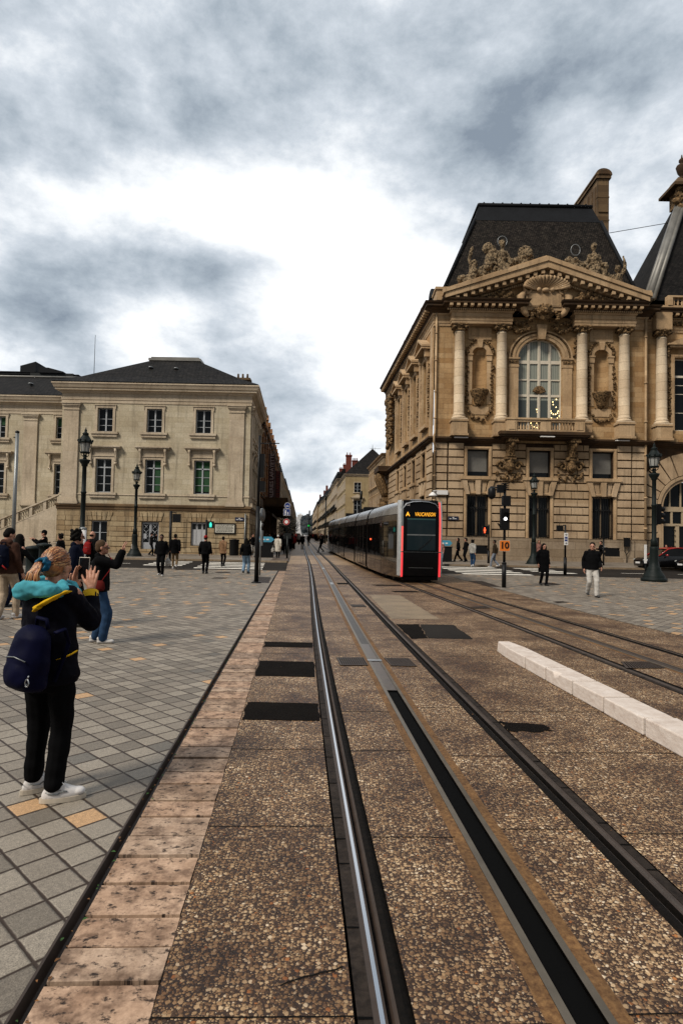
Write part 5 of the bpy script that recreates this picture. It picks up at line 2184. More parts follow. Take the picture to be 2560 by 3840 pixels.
# blocks at the pediment ends
b = MB()
b.box(-8.75, -7.2, -.9, .9, 22.1, 23.0)
b.box(-8.85, -7.1, -1.0, 1.0, 23.0, 23.2)
b.build('acroterion_block', m_tuff_plain, th)
b = MB()
b.box(7.6, 8.75, -.5, .9, 22.1, 23.2)
b.box(7.5, 8.85, -.6, 1.0, 23.2, 23.4)
b.build('acroterion_block', m_tuff_plain, th)
b = MB()
b.box(8.9, 30, WY - .3, WY + .3, 22.1, 22.5)
for k in range(30):
    x = 11.2 + k * .34
    b.lathe([(.1, 22.5), (.05, 22.56), (.11, 22.8), (.05, 23.1), (.08, 23.2)], (x, WY - .1, 0), 8)
b.box(10.6, 11.0, WY - .35, WY + .15, 22.5, 23.2)
b.box(10.6, 30, WY - .35, WY + .15, 23.2, 23.35)
b.build('parapet', m_tuff_plain, th)

# roofs
def frustum(b, b0, z0, b1, z1, m=0):
    (x0, x1, y0, y1), (a0, a1, c0, c1) = b0, b1
    b.add([(x0, y0, z0), (x1, y0, z0), (x1, y1, z0), (x0, y1, z0), (a0, c0, z1), (a1, c0, z1), (a1, c1, z1), (a0, c1, z1)],
          [(4, 5, 6, 7), (0, 1, 5, 4), (1, 2, 6, 5), (2, 3, 7, 6), (3, 0, 4, 7)], m)


b = MB()
frustum(b, (-8.6, 8.9, .5, 17), 22.1, (-4.6, 6.8, 4.5, 13), 30.9)
ro = b.build('mansard_roof', m_slate_worn, th)
b = MB()
frustum(b, (-4.63, 6.83, 4.47, 13.03), 30.89, (-4.0, 6.3, 5.2, 12.2), 32.7)
b.cyl((-4.05, 5.15, 32.7), (6.35, 5.15, 32.7), .16, .16, 8)
b.cyl((-4.05, 5.15, 32.7), (-4.05, 12.2, 32.7), .16, .16, 8)
for x0, z0, x1, z1 in ((-8.6, 22.1, -4.6, 30.9), (8.9, 22.1, 6.8, 30.9)):
    b.tube([(x0, .45, z0), (x1, 4.35, z1)], .14, 6)
for k in range(12):
    b.ball((-3.6 + k * .85, 5.1, 32.86), (.09, .09, .06), 6, 4)
b.build('zinc_crown', m_zinc, ro)
b = MB()                                 # side range along the street
b.M = TM
frustum(b, (14, TL + .2, .4, 14), 22.1, (15, TL - 2, 3.2, 11), 25.9)
b.box(0, 15, .3, 1.2, 22.05, 22.6)
b.M = None
b.build('side_roof', m_slate, th)
for i, u in enumerate((2.2, 6.4, 11.0, 15.6)):
    b = MB()
    b.M = TM
    b.box(u - .75, u + .75, .25, 2.5, 22.1, 23.6)
    n = 8
    b.poly([(u + .85 * math.cos(PI * k / n), 23.6 + .75 * math.sin(PI * k / n)) for k in range(n + 1)], .1, 3.)
    b.M = None
    b.build('dormer', m_zinc, th)
b = MB()
frustum(b, (8.9, 30, 2.2, 16), 22.1, (8.9, 30, 5.4, 12), 25.3)
b.build('link_roof', m_slate, th)
b = MB()
b.box(8.3, 12, 5.0, 5.3, 25.3, 25.45)
b.build('gutter', m_zinc, th)
# chimney slab
b = MB()
b.box(7.25, 8.35, 6.2, 11.2, 24, 36.0)
b.box(7.35, 8.25, 6.1, 11.3, 32.8, 33.0)
b.box(7.1, 8.5, 6.05, 11.35, 36.0, 36.3)
n = 10
b.poly([(7.8 + .78 * math.cos(PI * k / n), 36.3 + .62 * math.sin(PI * k / n)) for k in range(n + 1)], 6.0, 11.4)
for z in (28, 30, 32, 34.2):
    b.box(7.22, 8.38, 6.17, 11.23, z, z + .12)
for k in range(6):
    b.box(7.18, 7.25, 6.5 + k * .8, 7.0 + k * .8, 29, 35.4)
cm = b.build('chimney', m_soot, th)
b = MB()
b.poly([(7.8 + .5 * math.cos(PI * k / n), 36.36 + .36 * math.sin(PI * k / n)) for k in range(n + 1)], 5.95, 6.05)
b.build('chimney_hood', m_tuff_dark, cm)
# central pavilion roof at the right edge
b = MB()
frustum(b, (9.3, 26, .9, 9.5), 23.2, (14.3, 22, 5.0, 6.6), 33.0)
tr = b.build('pavilion_roof', m_slate, th)
b = MB()
for dx, dy, r_ in ((0, 0, .34), (.34, -.16, .2), (-.3, .05, .2)):
    b.tube([(9.3 + dx, .8 + dy, 23.2), (14.3 + dx * .8, 4.9 + dy, 33.0)], r_, 6)
b.build('lead_hip', m_zinc_pale, tr)
b = MB()
q = random.Random(2)
b.box(14.0, 22.4, 4.7, 6.2, 32.9, 34.3)
b.leafage([(13.9, 4.7, 32.6), (14.0, 4.6, 34.2)], .42, .16, q)
b.leafage([(14.0, 4.6, 33.5), (16.0, 4.6, 33.5)], .42, .18, q)
b.build('roof_crest', m_carved, tr)
b = MB()
frustum(b, (13.3, 23, 4.0, 6.8), 34.3, (13.3, 23, 4.0, 6.8), 34.55)
frustum(b, (13.5, 22.8, 4.2, 6.6), 34.55, (14.1, 22.2, 4.9, 6.2), 35.5)
b.build('crest_ledge', m_soot, tr)
b = MB()
b.lathe([(r_ * .85, 35.4 + (z_ - 36.6) * .72) for r_, z_ in [(.5, 36.6), (.5, 36.8), (.16, 37.0), (.2, 37.1), (.45, 37.6), (.6, 38.3), (.52, 38.5), (.2, 38.62), (.14, 38.8), (.3, 39.0), (.3, 39.25), (.1, 39.5), (.05, 39.9)]], (14.6, 5.2, 0), 14)
b.build('urn_finial', m_tuff_dark, tr)
b = MB()
b.cyl((8.4, 7, 31.2), (13.2, 4.9, 31.2), .03, .03, 5)
b.build('stay_wire', m_black, th)

# wing window and door at the right edge
casement('wing_window', 2.4, 5.9, (.25, .5, .62), m_cream_frame, th, (12.45, WY + .3, 11.5), .74, None, .12)
b = rect_frame(2.4, 5.9, .3, .1)
b.box(-1.75, 1.75, -.5, 0, 6.75, 6.95)
b.poly([(-1.95, 7.0), (1.95, 7.0), (0, 8.1)], -.55, 0)
b.box(-1.95, 1.95, -.62, 0, 6.95, 7.08)
b.build('wing_window_surround', m_tuff_plain, th, loc=(12.45, WY, 11.5))
b = MB()
q = random.Random(12)
b.leafage([(10.85, WY - .1, 12.5), (10.85, WY - .1, 16.6)], .13, .13, q)
b.build('wing_garland', m_carved, th)
b = MB()
b.leafage([(10.7, WY - .2, 17.5), (10.9, WY - .2, 18.6)], .24, .12, q)
b.build('wing_console', m_carved, th)
b = MB()
b.leafage([(11.2, WY - .1, 20.7), (12.8, WY - .1, 20.7)], .2, .12, q)
b.build('wing_frieze', m_carved, th)
b = MB()
for x in (-1.35, -.45, .45, 1.35):
    b.box(AC + x - .06, AC + x + .06, WY + .5, WY + .58, 4.9, 6.95)
b.box(AC - 2.2, AC + 2.2, WY + .45, WY + .6, 4.55, 4.95)
b.box(AC - 2.2, AC + 2.2, WY + .45, WY + .6, 3.35, 3.55)
for x in (-2.1, -1.2, -.3, .6, 1.5, 2.1):
    b.box(AC + x - .08, AC + x + .08, WY + .48, WY + .58, 3.5, 4.6)
b.box(AC - 2.2, AC - 2.0, WY + .45, WY + .6, .3, 3.4)
b.box(AC - .9, AC - .6, WY + .45, WY + .6, .3, 3.4)
b.box(AC + .6, AC + .9, WY + .45, WY + .6, .3, 3.4)
b.box(AC - 2.0, AC - .9, WY + .48, WY + .6, .3, 1.0)
dw_ = b.build('entrance_door', plain('stone_coloured_door', (.40, .31, .2, 1), .6), th)
b = MB()
b.box(AC - 2.2, AC + 2.2, WY + .6, WY + .66, .3, 7.0)
b.build('pane', m_glass, dw_)
b = MB()
for k in range(5):
    b.ball((AC - 1.95, WY + .42, 1.2 + k * .45), .05, 6, 4)
    b.ball((AC - .95, WY + .42, 1.2 + k * .45), .05, 6, 4)
b.build('door_stud', m_dark, dw_)

# the street side: tall windows with pediments, pilaster strips, carved bay and corner console
b = MB()
for i, u in enumerate(SB):
    c_ = casement('side_window', 1.8, 5.5, (.25, .5), m_cream_frame, th, TM @ Vector((u, .3, 11.9)), .75)
    c_.rotation_euler.z = RZS
    b = rect_frame(1.8, 5.5, .26, .12)
    b.box(-1.3, 1.3, -.34, 0, -.3, 0)
    b.box(-1.1, 1.1, -.1, 0, 5.76, 6.3)
    b.box(-1.55, 1.55, -.75, 0, 6.3, 6.5)
    for s in (-1, 1):
        b.poly([(s * 1.6, 6.5), (s * 1.6, 6.68), (0, 7.75), (0, 7.5)], -.8, 0)
        b.box(s * 1.25 - .13, s * 1.25 + .13, -.45, 0, 5.6, 6.3)
    b.poly([(-1.4, 6.5), (1.4, 6.5), (0, 7.5)], -.3, 0)
    o = b.build('side_surround', m_tuff_plain, th, loc=TM @ Vector((u, 0, 11.9)))
    o.rotation_euler.z = RZS
    q = random.Random(i)
    b = MB()
    for s in (-1, 1):
        b.leafage([(s * 1.42, -.08, .6), (s * 1.42, -.08, 5.0)], .13, .14, q)
    o = b.build('side_garland', m_carved, th, loc=TM @ Vector((u, 0, 11.9)))
    o.rotation_euler.z = RZS
q = random.Random(31)
b = MB()
b.M = TM
for u in (.5, 5.3, 9.9, 14.5, 19.2, 24.5):
    b.box(u - .32, u + .32, -.14, 0, 10.54, 19.86)
b.M = None
b.build('pilaster_strip', m_tuff_plain, th)
b = MB()
b.M = TM
for k in range(5):
    b.leafage([(20.3 + k * .75, -.4, 13), (20.5 + k * .7, -.5, 19)], .34, .2, q)
b.leafage([(19.8, -.4, 18.6), (24, -.4, 18.6)], .5, .2, q)
b.M = None
b.build('carved_bay', m_carved, th)
b = MB()
b.M = TM
b.box(23.2, 27.4, -1.5, 0, 10.2, 10.9)
b.box(23.4, 27.2, -1.3, 0, 9.9, 10.2)
b.M = None
ob = b.build('oriel_balcony', m_tuff_dark, th)
for u in (24.2, 26.4):
    b = MB()
    b.M = TM
    pts = [(u, -1.1, 9.9), (u, -1.05, 9.2), (u, -.75, 8.4), (u, -.4, 7.6), (u, -.3, 6.9)]
    b.tube(pts, [.5, .46, .42, .38, .2], 8)
    b.box(u - .4, u + .4, -.8, 0, 6.4, 6.9)
    b.tube([(u, -.7, 6.4), (u, -.5, 5.9), (u, -.2, 5.3)], [.42, .35, .15], 8)
    b.M = None
    b.build('oriel_console', m_carved, ob)
# downpipes
b = MB()
b.tube([(-8.6, -.15, 21.2), (-8.6, -.15, 10.8), (-8.72, -.5, 10.5), (-8.72, -.5, 9.8), (-8.6, -.18, 9.5), (-8.6, -.18, 3.2)], .085, 8)
for z in (19, 16.5, 14, 12, 9, 7, 5):
    b.cyl((-8.6, -.15, z), (-8.6, -.15, z + .1), .12, None, 8)
b.build('downpipe', m_tuff_plain, th)
b = MB()
b.tube([(8.62, -.12, 21.2), (8.62, -.12, 2.2)], .1, 8)
for z in (19, 15, 12, 9, 5.5, 3):
    b.cyl((8.62, -.12, z), (8.62, -.12, z + .14), .14, None, 8)
b.build('downpipe', m_tuff_plain, th)
# small floodlights on the ledge, street plate, cctv
b = MB()
b.box(-.55, .55, -.2, 0, 0, .09)
fl0 = b.build('floodlight', m_white, th, loc=(-6.55, -.5, 10.3))
for x, y, z in ((-1.2 + 1.25, -1.62, 10.3), (6.5, -.5, 10.3)):
    dup(fl0, (x, y, z), parent=th)
b = MB()
b.box(-7.45, -6.6, -.24, -.15, 3.45, 3.75)
o = b.build('street_plate', plain('street_plate_navy', (.010, .014, .035, 1), .4), th)
b = MB()
for x, z, L in ((-7.1, 3.64, .14), (-7.34, 3.53, .16), (-7.1, 3.53, .34)):
    b.box(x, x + L, -.246, -.241, z, z + .05)
b.build('plate_lines', m_white, o)
b = MB()
b.tube([(-8.5, -.2, 5.6), (-8.5, -.8, 5.75), (-8.8, -1.1, 5.7)], .05, 6)
b.lathe([(.03, .32), (.12, .28), (.34, .06), (.34, .0), (.1, -.02)], (-8.85, -1.15, 5.3), 12)
b.box(-8.5, -7.5, -.3, -.15, 5.5, 5.85)
b.build('street_light', m_white, th)


# ================================================================== buildings along the street
m_wall_cream = ashlar('cream_render', srgb(186, 168, 128), srgb(178, 160, 120), 3, 1.2, srgb(160, 142, 106), .35, .4, .002)
m_wall_pale = ashlar('pale_street_stone', srgb(168, 148, 116), srgb(146, 124, 92), 1.4, .45, srgb(110, 92, 66), .5, .5, .006)
m_wall_brown = ashlar('brown_store_stone', srgb(170, 124, 82), srgb(136, 96, 60), 1.2, .5, srgb(40, 28, 18), .6, .6, .02)
m_shop = plain('dark_shopfront', (.02, .017, .014, 1), .4, var=.5, scale=1.5)
m_awning = plain('dark_awning', (.03, .022, .02, 1), .8)
win_cache = {}


def small_window(w, h, fm):
    key = (round(w, 2), round(h, 2), fm.name)
    if key not in win_cache:
        b = MB()
        b.quad((-w / 2, .12, 0), (w / 2, .12, 0), (w / 2, .12, h), (-w / 2, .12, h), 1)
        b.box(-.05, .05, .04, .12, 0, h)
        for q in (.33, .66):
            b.box(-w / 2, w / 2, .06, .12, h * q - .025, h * q + .025)
        b.box(-w / 2 - .14, -w / 2, -.07, .0, 0, h + .16, 2)
        b.box(w / 2, w / 2 + .14, -.07, .0, 0, h + .16, 2)
        b.box(-w / 2, w / 2, -.07, .0, h, h + .16, 2)
        b.box(-w / 2 - .25, w / 2 + .25, -.2, .0, -.14, .0, 2)
        win_cache[key] = b.mesh('window', [m_grey_frame, m_glass, fm])
    return win_cache[key]


def street_building(name, label, right, y0, y1, H, floors, wallm, trim, bay=3.2, gf=4.2, roof='mansard', front=(), x0=None, ww=1.15, depth=10, chims=2, seed=0, rh=3.2, shop=True):
    q = random.Random(seed)
    x0 = (rf(y0) if right else lf(y0)) if x0 is None else x0
    r = thing(name, label, 'building', (x0, y0, gz(y0) + .05))
    L = y1 - y0
    M = side_matrix(0, 0, SA, not right)
    rz = (-PI / 2 - SA) if right else (PI / 2 - SA)
    n = max(1, round(L / bay))
    us = [L * (k + .5) / n for k in range(n)]
    fh = (H - gf - .7) / floors
    ops = []
    for f in range(floors):
        z = gf + .7 + f * fh
        h = fh * (.66 if f < floors - 1 or floors < 3 else .58)
        for u in us:
            ops.append((u - ww / 2, u + ww / 2, z, z + h))
    b = MB()
    b.M = M
    wall(b, 0, L, -.4 if not shop else gf, H, ops, 0, .12)
    b.M = None
    s = 1 if right else -1
    fo = [(c - w / 2, c + w / 2, z, z + h) for c, w, z, h in front]
    if right:
        wall(b, 0, depth, -.4, H, fo, 0, .3)
    else:
        wall(b, -depth, 0, -.4, H, fo, 0, .3)
    ex = -.067 * L
    b.quad((ex, L, -1), (ex + s * depth, L, -1), (ex + s * depth, L, H), (ex, L, H))
    b.build('wall', wallm, r)
    b = MB()
    prof = [(0, H - .5), (.1, H - .45), (.12, H - .25), (.34, H - .12), (.4, H), (0, H + .06)]
    pf2 = [(0, gf + .2), (.14, gf + .24), (.18, gf + .42), (0, gf + .46)]
    if right:
        pth = [(ex, L), (0, 0), (depth, 0)]
    else:
        pth = [(-depth, 0), (0, 0), (ex, L)]
    b.sweep(prof, pth)
    b.sweep(pf2, pth)
    b.build('cornice', trim, r)
    for u0, u1, z0, z1 in ops:
        o = bpy.data.objects.new('window', small_window(ww, z1 - z0, trim))
        C.objects.link(o)
        o.parent = r
        o.location = M @ Vector(((u0 + u1) / 2, -.06, z0))
        o.rotation_euler.z = rz
    for c, w, z, h in front:
        o = bpy.data.objects.new('window', small_window(w, h, trim))
        C.objects.link(o)
        o.parent = r
        o.location = (c, .04, z)
    if shop:
        b = MB()
        b.M = M
        b.quad((0, .5, -.4), (L, .5, -.4), (L, .5, gf), (0, .5, gf))
        b.M = None
        b.build('shopfront', m_shop, r)
        b = MB()
        b.M = M
        for k in range(n + 1):
            u = L * k / n
            b.box(max(0, u - .25), min(L, u + .25), -.04, .5, -.4, gf)
        b.box(0, L, -.1, .5, gf - .8, gf)
        b.M = None
        b.build('shop_pier', trim, r)
        for k in range(n):
            if q.random() < .45:
                u = us[k]
                b = MB()
                b.M = M
                z = gf - .8
                b.add([(u - bay * .42, -.1, z), (u + bay * .42, -.1, z), (u + bay * .42, -1.3, z - .7), (u - bay * .42, -1.3, z - .7), (u - bay * .42, -1.3, z - .95), (u + bay * .42, -1.3, z - .95)],
                      [(0, 1, 2, 3), (3, 2, 5, 4)])
                b.M = None
                b.build('awning', m_awning if q.random() < .75 else plain('tan_awning', (.3, .2, .1, 1), .8), r)
    b = MB()
    e = .25 * s
    if roof == 'hip':
        P = [(-e, -.25, H), (s * depth, -.25, H), (ex + s * depth, L, H), (ex - e, L, H), (s * depth * .5, depth * .5, H + rh), (ex + s * depth * .5, L - 2, H + rh)]
        b.add(P, [(0, 1, 4), (1, 2, 5, 4), (2, 3, 5), (3, 0, 4, 5)])
        if rh > 6:
            b.cyl((s * depth * .5, depth * .5, H + rh - .1), (s * depth * .5, depth * .5, H + rh + .9), .08, .03, 6)
    else:
        P = [(-e, 0, H), (s * depth, 0, H), (ex + s * depth, L, H), (ex - e, L, H), (s * 1.3, .0, H + rh * .75), (s * depth, .0, H + rh * .75), (ex + s * depth, L, H + rh * .75), (ex + s * 1.3, L, H + rh * .75),
             (s * depth * .5, .3, H + rh), (ex + s * depth * .5, L - .3, H + rh)]
        b.add(P, [(0, 1, 5, 4), (1, 2, 6, 5), (2, 3, 7, 6), (3, 0, 4, 7), (4, 5, 8), (5, 6, 9, 8), (6, 7, 9), (7, 4, 8, 9)])
    ro_ = b.build('roof', m_slate, r)
    if roof != 'hip':
        for u in us[::1]:
            b = MB()
            b.M = M
            b.box(u - .55, u + .55, .05, 1.6, H + .2, H + 1.5)
            b.poly([(u - .7, H + 1.5), (u + .7, H + 1.5), (u, H + 2.05)], -.02, 1.8)
            b.M = None
            b.build('dormer', m_zinc, ro_)
    for k in range(chims):
        u = L * (k + .35) / max(1, chims)
        p_ = M @ Vector((u, 2.2, 0))
        b = MB()
        hh = H + rh + q.uniform(.8, 1.8)
        b.box(p_.x - .5, p_.x + .5, p_.y - .4, p_.y + .4, H, hh)
        b.box(p_.x - .58, p_.x + .58, p_.y - .48, p_.y + .48, hh, hh + .15)
        for i in range(3):
            b.cyl((p_.x - .3 + i * .3, p_.y, hh + .15), (p_.x - .3 + i * .3, p_.y, hh + .6), .11, .09, 6)
        b.build('chimney', m_brick, ro_)
    return r


# right-hand row
b1_ = street_building('office_building', 'beige street block of narrow tall windows with an overhanging cornice, behind the town hall', True, 78, 95, 12.6, 2, m_wall_pale, m_tuff_plain, 2.0, 4.5, 'hip', (), None, 1.0, 9, 0, 1, 1.2)
b2_ = street_building('corner_house', 'cream corner house with a steep slate roof and red brick chimneys above the tram', True, 124, 152, 14.4, 3, m_wall_cream, m_lime_plain, 3.2, 4.6, 'hip',
                      ((2.5, 1.4, 6.0, 2.95), (2.5, 1.35, 10.6, 2.05)), .62, 1.2, 11.5, 0, 2, 6.3)
b = MB()
b.box(1.2, 3.8, -.45, 0, 9.35, 9.5)
b.poly([(1.1, 9.5), (3.9, 9.5), (2.5, 10.2)], -.5, 0)
b.box(1.45, 1.7, -.35, 0, 8.7, 9.35)
b.box(3.3, 3.55, -.35, 0, 8.7, 9.35)
b.build('window_pediment', m_lime_plain, b2_)
b = MB()
b.box(.0, 1.3, 9, 10, 14, 19.4)
b.box(-.1, 1.4, 8.9, 10.1, 19.4, 19.7)
b.box(1.4, 2.7, 9.2, 10.2, 14, 18.3)
b.box(1.35, 2.8, 9.1, 10.3, 18.3, 18.5)
for x, z in ((.3, 19.7), (.95, 19.7), (1.7, 18.5), (2.1, 18.5), (2.5, 18.5)):
    b.cyl((x, 9.6, z), (x, 9.6, z + .6), .13, .1, 8)
b.build('chimney', m_brick, b2_)
b = MB()
b.cyl((6.3, 6, 14), (6.3, 6, 21), .05, .03, 6)
b.box(5.2, 7.6, 5.97, 6.03, 20.7, 20.76)
b.box(6.0, 6.8, 5.97, 6.03, 19.9, 19.94)
b.box(6.0, 6.8, 5.97, 6.03, 19.2, 19.24)
b.build('television_aerial', m_grey_metal, b2_)
specs = [(153, 185, 16.0, 3, 'pale stone house with long iron balconies next beyond the cream corner house'), (186, 216, 15.2, 3, 'tan terraced house with dormers, second beyond the cream corner house'),
         (217, 262, 15.8, 3, 'grey-beige terrace with a tall chimney, third beyond the cream corner house'), (263, 320, 16.6, 3, 'pale terrace next to the farthest dark-roofed house past the tram'),
         (321, 450, 17.2, 3, 'far pale house with a dark roof and brick chimney, last past the tram')]
for i, (a, c, h_, f_, lab) in enumerate(specs):
    o = street_building('terraced_house', lab, True, a, c, h_, f_, m_wall_cream if i % 2 else m_wall_pale, m_lime_plain, 3.4 + i * .5, 4.4, 'mansard', (), .62 - .067 * (a - 124) - (.8 if i == 4 else 0), 1.2, 9, 2, 10 + i, 3.4 + (i > 2) * 2)
    o['group'] = 'terraced houses down the right side of the street'
    b = MB()
    b.M = side_matrix(0, 0, SA, False)
    L = c - a
    for z in (4.9, 8.7):
        b.box(.4, L - .4, -.55, 0, z - .15, z)
        k = 0
        for u in range(int(L / .6)):
            b.box(.4 + u * .6, .44 + u * .6, -.54, -.5, z, z + .9)
        b.box(.4, L - .4, -.55, -.5, z + .86, z + .92)
    b.M = None
    b.build('balcony', m_dark, o)
# left-hand row
ds = street_building('department_store', 'brown stone department store with vertical name banners beside the courthouse', False, 61, 104, 13.2, 2, m_wall_brown, m_tuff_dark, 4.0, 5.4, 'mansard', (), None, 1.9, 12, 2, 4, 2.2)
M_ = side_matrix(0, 0, SA, True)
b = MB()
b.M = M_
b.box(5, 40, -2.6, 0, 5.0, 5.7)
b.box(4.9, 40.1, -2.7, -2.55, 4.85, 5.85)
b.box(4.9, 5.05, -2.7, 0, 4.85, 5.85)
for k in range(9):
    b.box(6 + k * 4, 6.1 + k * 4, -2.5, 0, 4.7, 5.0)
b.M = None
b.build('canopy', m_tuff_dark, ds)
b = MB()
b.M = M_
for k in range(10):
    b.box(.5 + k * 4.2, 1.2 + k * 4.2, -.35, .2, 12.9, 14.4)
    b.poly([(.4 + k * 4.2, 14.4), (1.3 + k * 4.2, 14.4), (.85 + k * 4.2, 15.0)], -.4, .25)
    b.box(.1 + k * 4.2, .7 + k * 4.2, -.25, 0, 5.7, 12.6)
b.M = None
b.build('parapet_pier', m_wall_brown, ds)
m_banner = plain('maroon_banner', (.045, .012, .009, 1), .7)
m_letters = plain('pale_letters', (.50, .40, .38, 1), .6)
m_letters_red = plain('red_letters', (.22, .03, .02, 1), .6)
for u, lab, ml, ls in ((10.6, 'dark red vertical store banner with pale lettering on the brown store', m_letters, .78), (29, 'farther dark red vertical banner with dull red lettering, above the canopy end', m_letters_red, .8)):
    P = ds.matrix_basis @ (M_ @ Vector((u, -.45, 0)))
    P = Vector((ds.location.x, ds.location.y, ds.location.z)) + (M_ @ Vector((u, -.50, 0)))
    r = thing('store_banner', lab, 'banner', P, 0, 'vertical banners on the department store')
    b = MB()
    b.box(-.46, .46, -.06, .06, 5.9, 11.4)
    b.build('cloth', m_banner, r)
    b = MB()
    b.cyl((-.6, 0, 11.45), (.46, 0, 11.45), .04)
    b.cyl((-.6, 0, 5.85), (.46, 0, 5.85), .04)
    b.build('bracket', m_dark, r)
    text_mesh('lettering', 'GALERIES LAFAYETTE', .62, ml, r, (.12, -.075, 8.55), (PI / 2, -PI / 2, 0), .004, bold=.008)
lspec = [(112, 150, 13.2, 3, 'pale stone house with a plain side wall beyond the brown store'), (151, 200, 13.8, 3, 'beige terraced house second beyond the brown store'),
         (201, 290, 14.4, 3, 'grey terraced house third beyond the brown store'), (291, 450, 15, 3, 'pale terrace fourth beyond the brown store, last before the hill')]
for i, (a, c, h_, f_, lab) in enumerate(lspec):
    o = street_building('terraced_house', lab, False, a, c, h_, f_, m_wall_cream if i % 2 else m_wall_pale, m_lime_plain, 3.6, 4.4, 'mansard', (), None, 1.2, 9, 1, 30 + i, 3.0)
    o['group'] = 'terraced houses down the left side of the street'
wh = thing('tower_block', 'small white tower block on the skyline at the end of the street', 'building', (-121, 1740, hillz(-121, 1740)))
b = MB()
b.box(-8, 8, -5, 5, -2, 16)
b.box(-12, -8, -5, 5, -2, 9)
b.box(-3, 3, -3, 3, 16, 19)
b.build('wall', m_white, wh)
b = MB()
for k in range(5):
    b.box(-7.5, 7.5, -5.1, -5, 2 + k * 2.8, 3.2 + k * 2.8)
b.build('window_band', m_grey_frame, wh)

# far woods: leaf clumps over the hillside, one mass
m_wood = NT('far_foliage')
p = m_wood.pos()
c = m_wood.ramp(m_wood.noise(p, .06, 4), [(.3, (.018, .024, .030)), (.5, (.034, .042, .046)), (.7, (.07, .066, .06))])  # bluish distance haze painted into the leaf colour
m_wood = m_wood.fin(c, .95, 0, .1)
b = MB()
q = random.Random(44)
for i in range(520):
    y = q.uniform(1000, 1740)
    x = roadx(y) + q.choice((-1, 1)) * q.uniform(11, 95) * (1 if y < 1500 else 1.4)
    z = hillz(x, y)
    h = q.uniform(6, 13)
    for k in range(3):
        b.ball((x + q.uniform(-5, 5), y + q.uniform(-3, 3), z + h * q.uniform(.3, .8)), (q.uniform(3, 5.5), 3, q.uniform(3, 5.5)), 6, 4, sm=False)
tag(b.build('distant_woods', m_wood), 'dark woods tinted haze-blue covering the hill at the end of the street', 'woods', kind='stuff')

# ================================================================== the tram
NY = 24.2
TX = lambda y: xb(y) + .752
tram = thing('tram', 'silver tram with a glossy black front between red light strips, on the farther track', 'tram', (TX(NY), NY, 0))


def TP(s, lx, z):
    """point of the tram: s metres behind the nose, lx to the right when looking at the nose, z up"""
    y = NY + s
    d = (TX(y + .5) - TX(y - .5))
    nrm = Vector((1, -d)).normalized()
    return Vector((TX(y) + nrm.x * lx - tram.location.x, y + nrm.y * lx - NY, gz(y) + z))


t = NT('mirror_panel')
p = t.pos(obj=True)
t.bump(t.noise(p, 1.1, 2), .25, .05)
m_mirror = t.fin(t.ramp(t.noise(p, 2.5, 4), [(.3, (.17, .145, .12)), (.7, (.32, .285, .25))]), .17, 1.)
m_tramroof = plain('tram_roof_silver', (.40, .40, .40, 1), .28, .75, var=.2, scale=1.2)
m_tramband = plain('tram_upper_band', (.17, .145, .13, 1), .25, .9, var=.3, scale=1.)
m_tglass = glassy('tram_black_glass', (.003, .003, .003, 1), .04, .3)
m_tblack = plain('tram_gloss_black', (.003, .003, .0035, 1), .2, 0, spec=.12)
m_tscreen = glassy('tram_windscreen', (.004, .011, .014, 1), .06, .3)
m_redstrip = emit('red_light_strip', (1, .10, .085, 1), 1.0)
m_redstrip2 = emit('bright_red_light_strip', (1, .035, .045, 1), 1.15)
m_amber = emit('amber_led', (1, .42, .02, 1), 1.6)


def half(s):
    pts = [(0, .80), (.1, .86), (.3, .92), (.7, 1.0), (1.4, 1.09), (2.2, 1.16), (3.0, 1.2)]
    if s > 40:
        s = 43.2 - s
    for i in range(len(pts) - 1):
        if pts[i][0] <= s <= pts[i + 1][0]:
            f = (s - pts[i][0]) / (pts[i + 1][0] - pts[i][0])
            return pts[i][1] + f * (pts[i + 1][1] - pts[i][1])
    return 1.2 if s > 0 else .8


LOWER = [(.93, .22), (1.0, .34), (1.0, 1.02)]
GLASS = [(1.0, 1.02), (1.0, 2.48)]
BAND = [(1.0, 2.48), (.99, 2.62), (.975, 2.78)]
ROOF = [(.975, 2.80), (.94, 2.98), (.86, 3.18), (.72, 3.32), (.4, 3.40), (0, 3.42)]


def shell(b, prof, ss, mir=True, m=0, k=1.0, dz=0.):
    for sd_ in ((-1, 1) if mir else (-1,)):
        P, fs = [], []
        n = len(prof)
        for s in ss:
            hw = half(s) * k
            nose = max(0, .25 - s) * 1.0 if s < .25 else 0
            for f, z in prof:
                zz2 = z - (nose * .5 if z > 3 else 0) + dz
                P.append(TP(s, sd_ * f * hw, zz2))
        for i in range(len(ss) - 1):
            for j in range(n - 1):
                fs.append((i * n + j, i * n + j + 1, (i + 1) * n + j + 1, (i + 1) * n + j))
        b.add(P, fs, m, True)


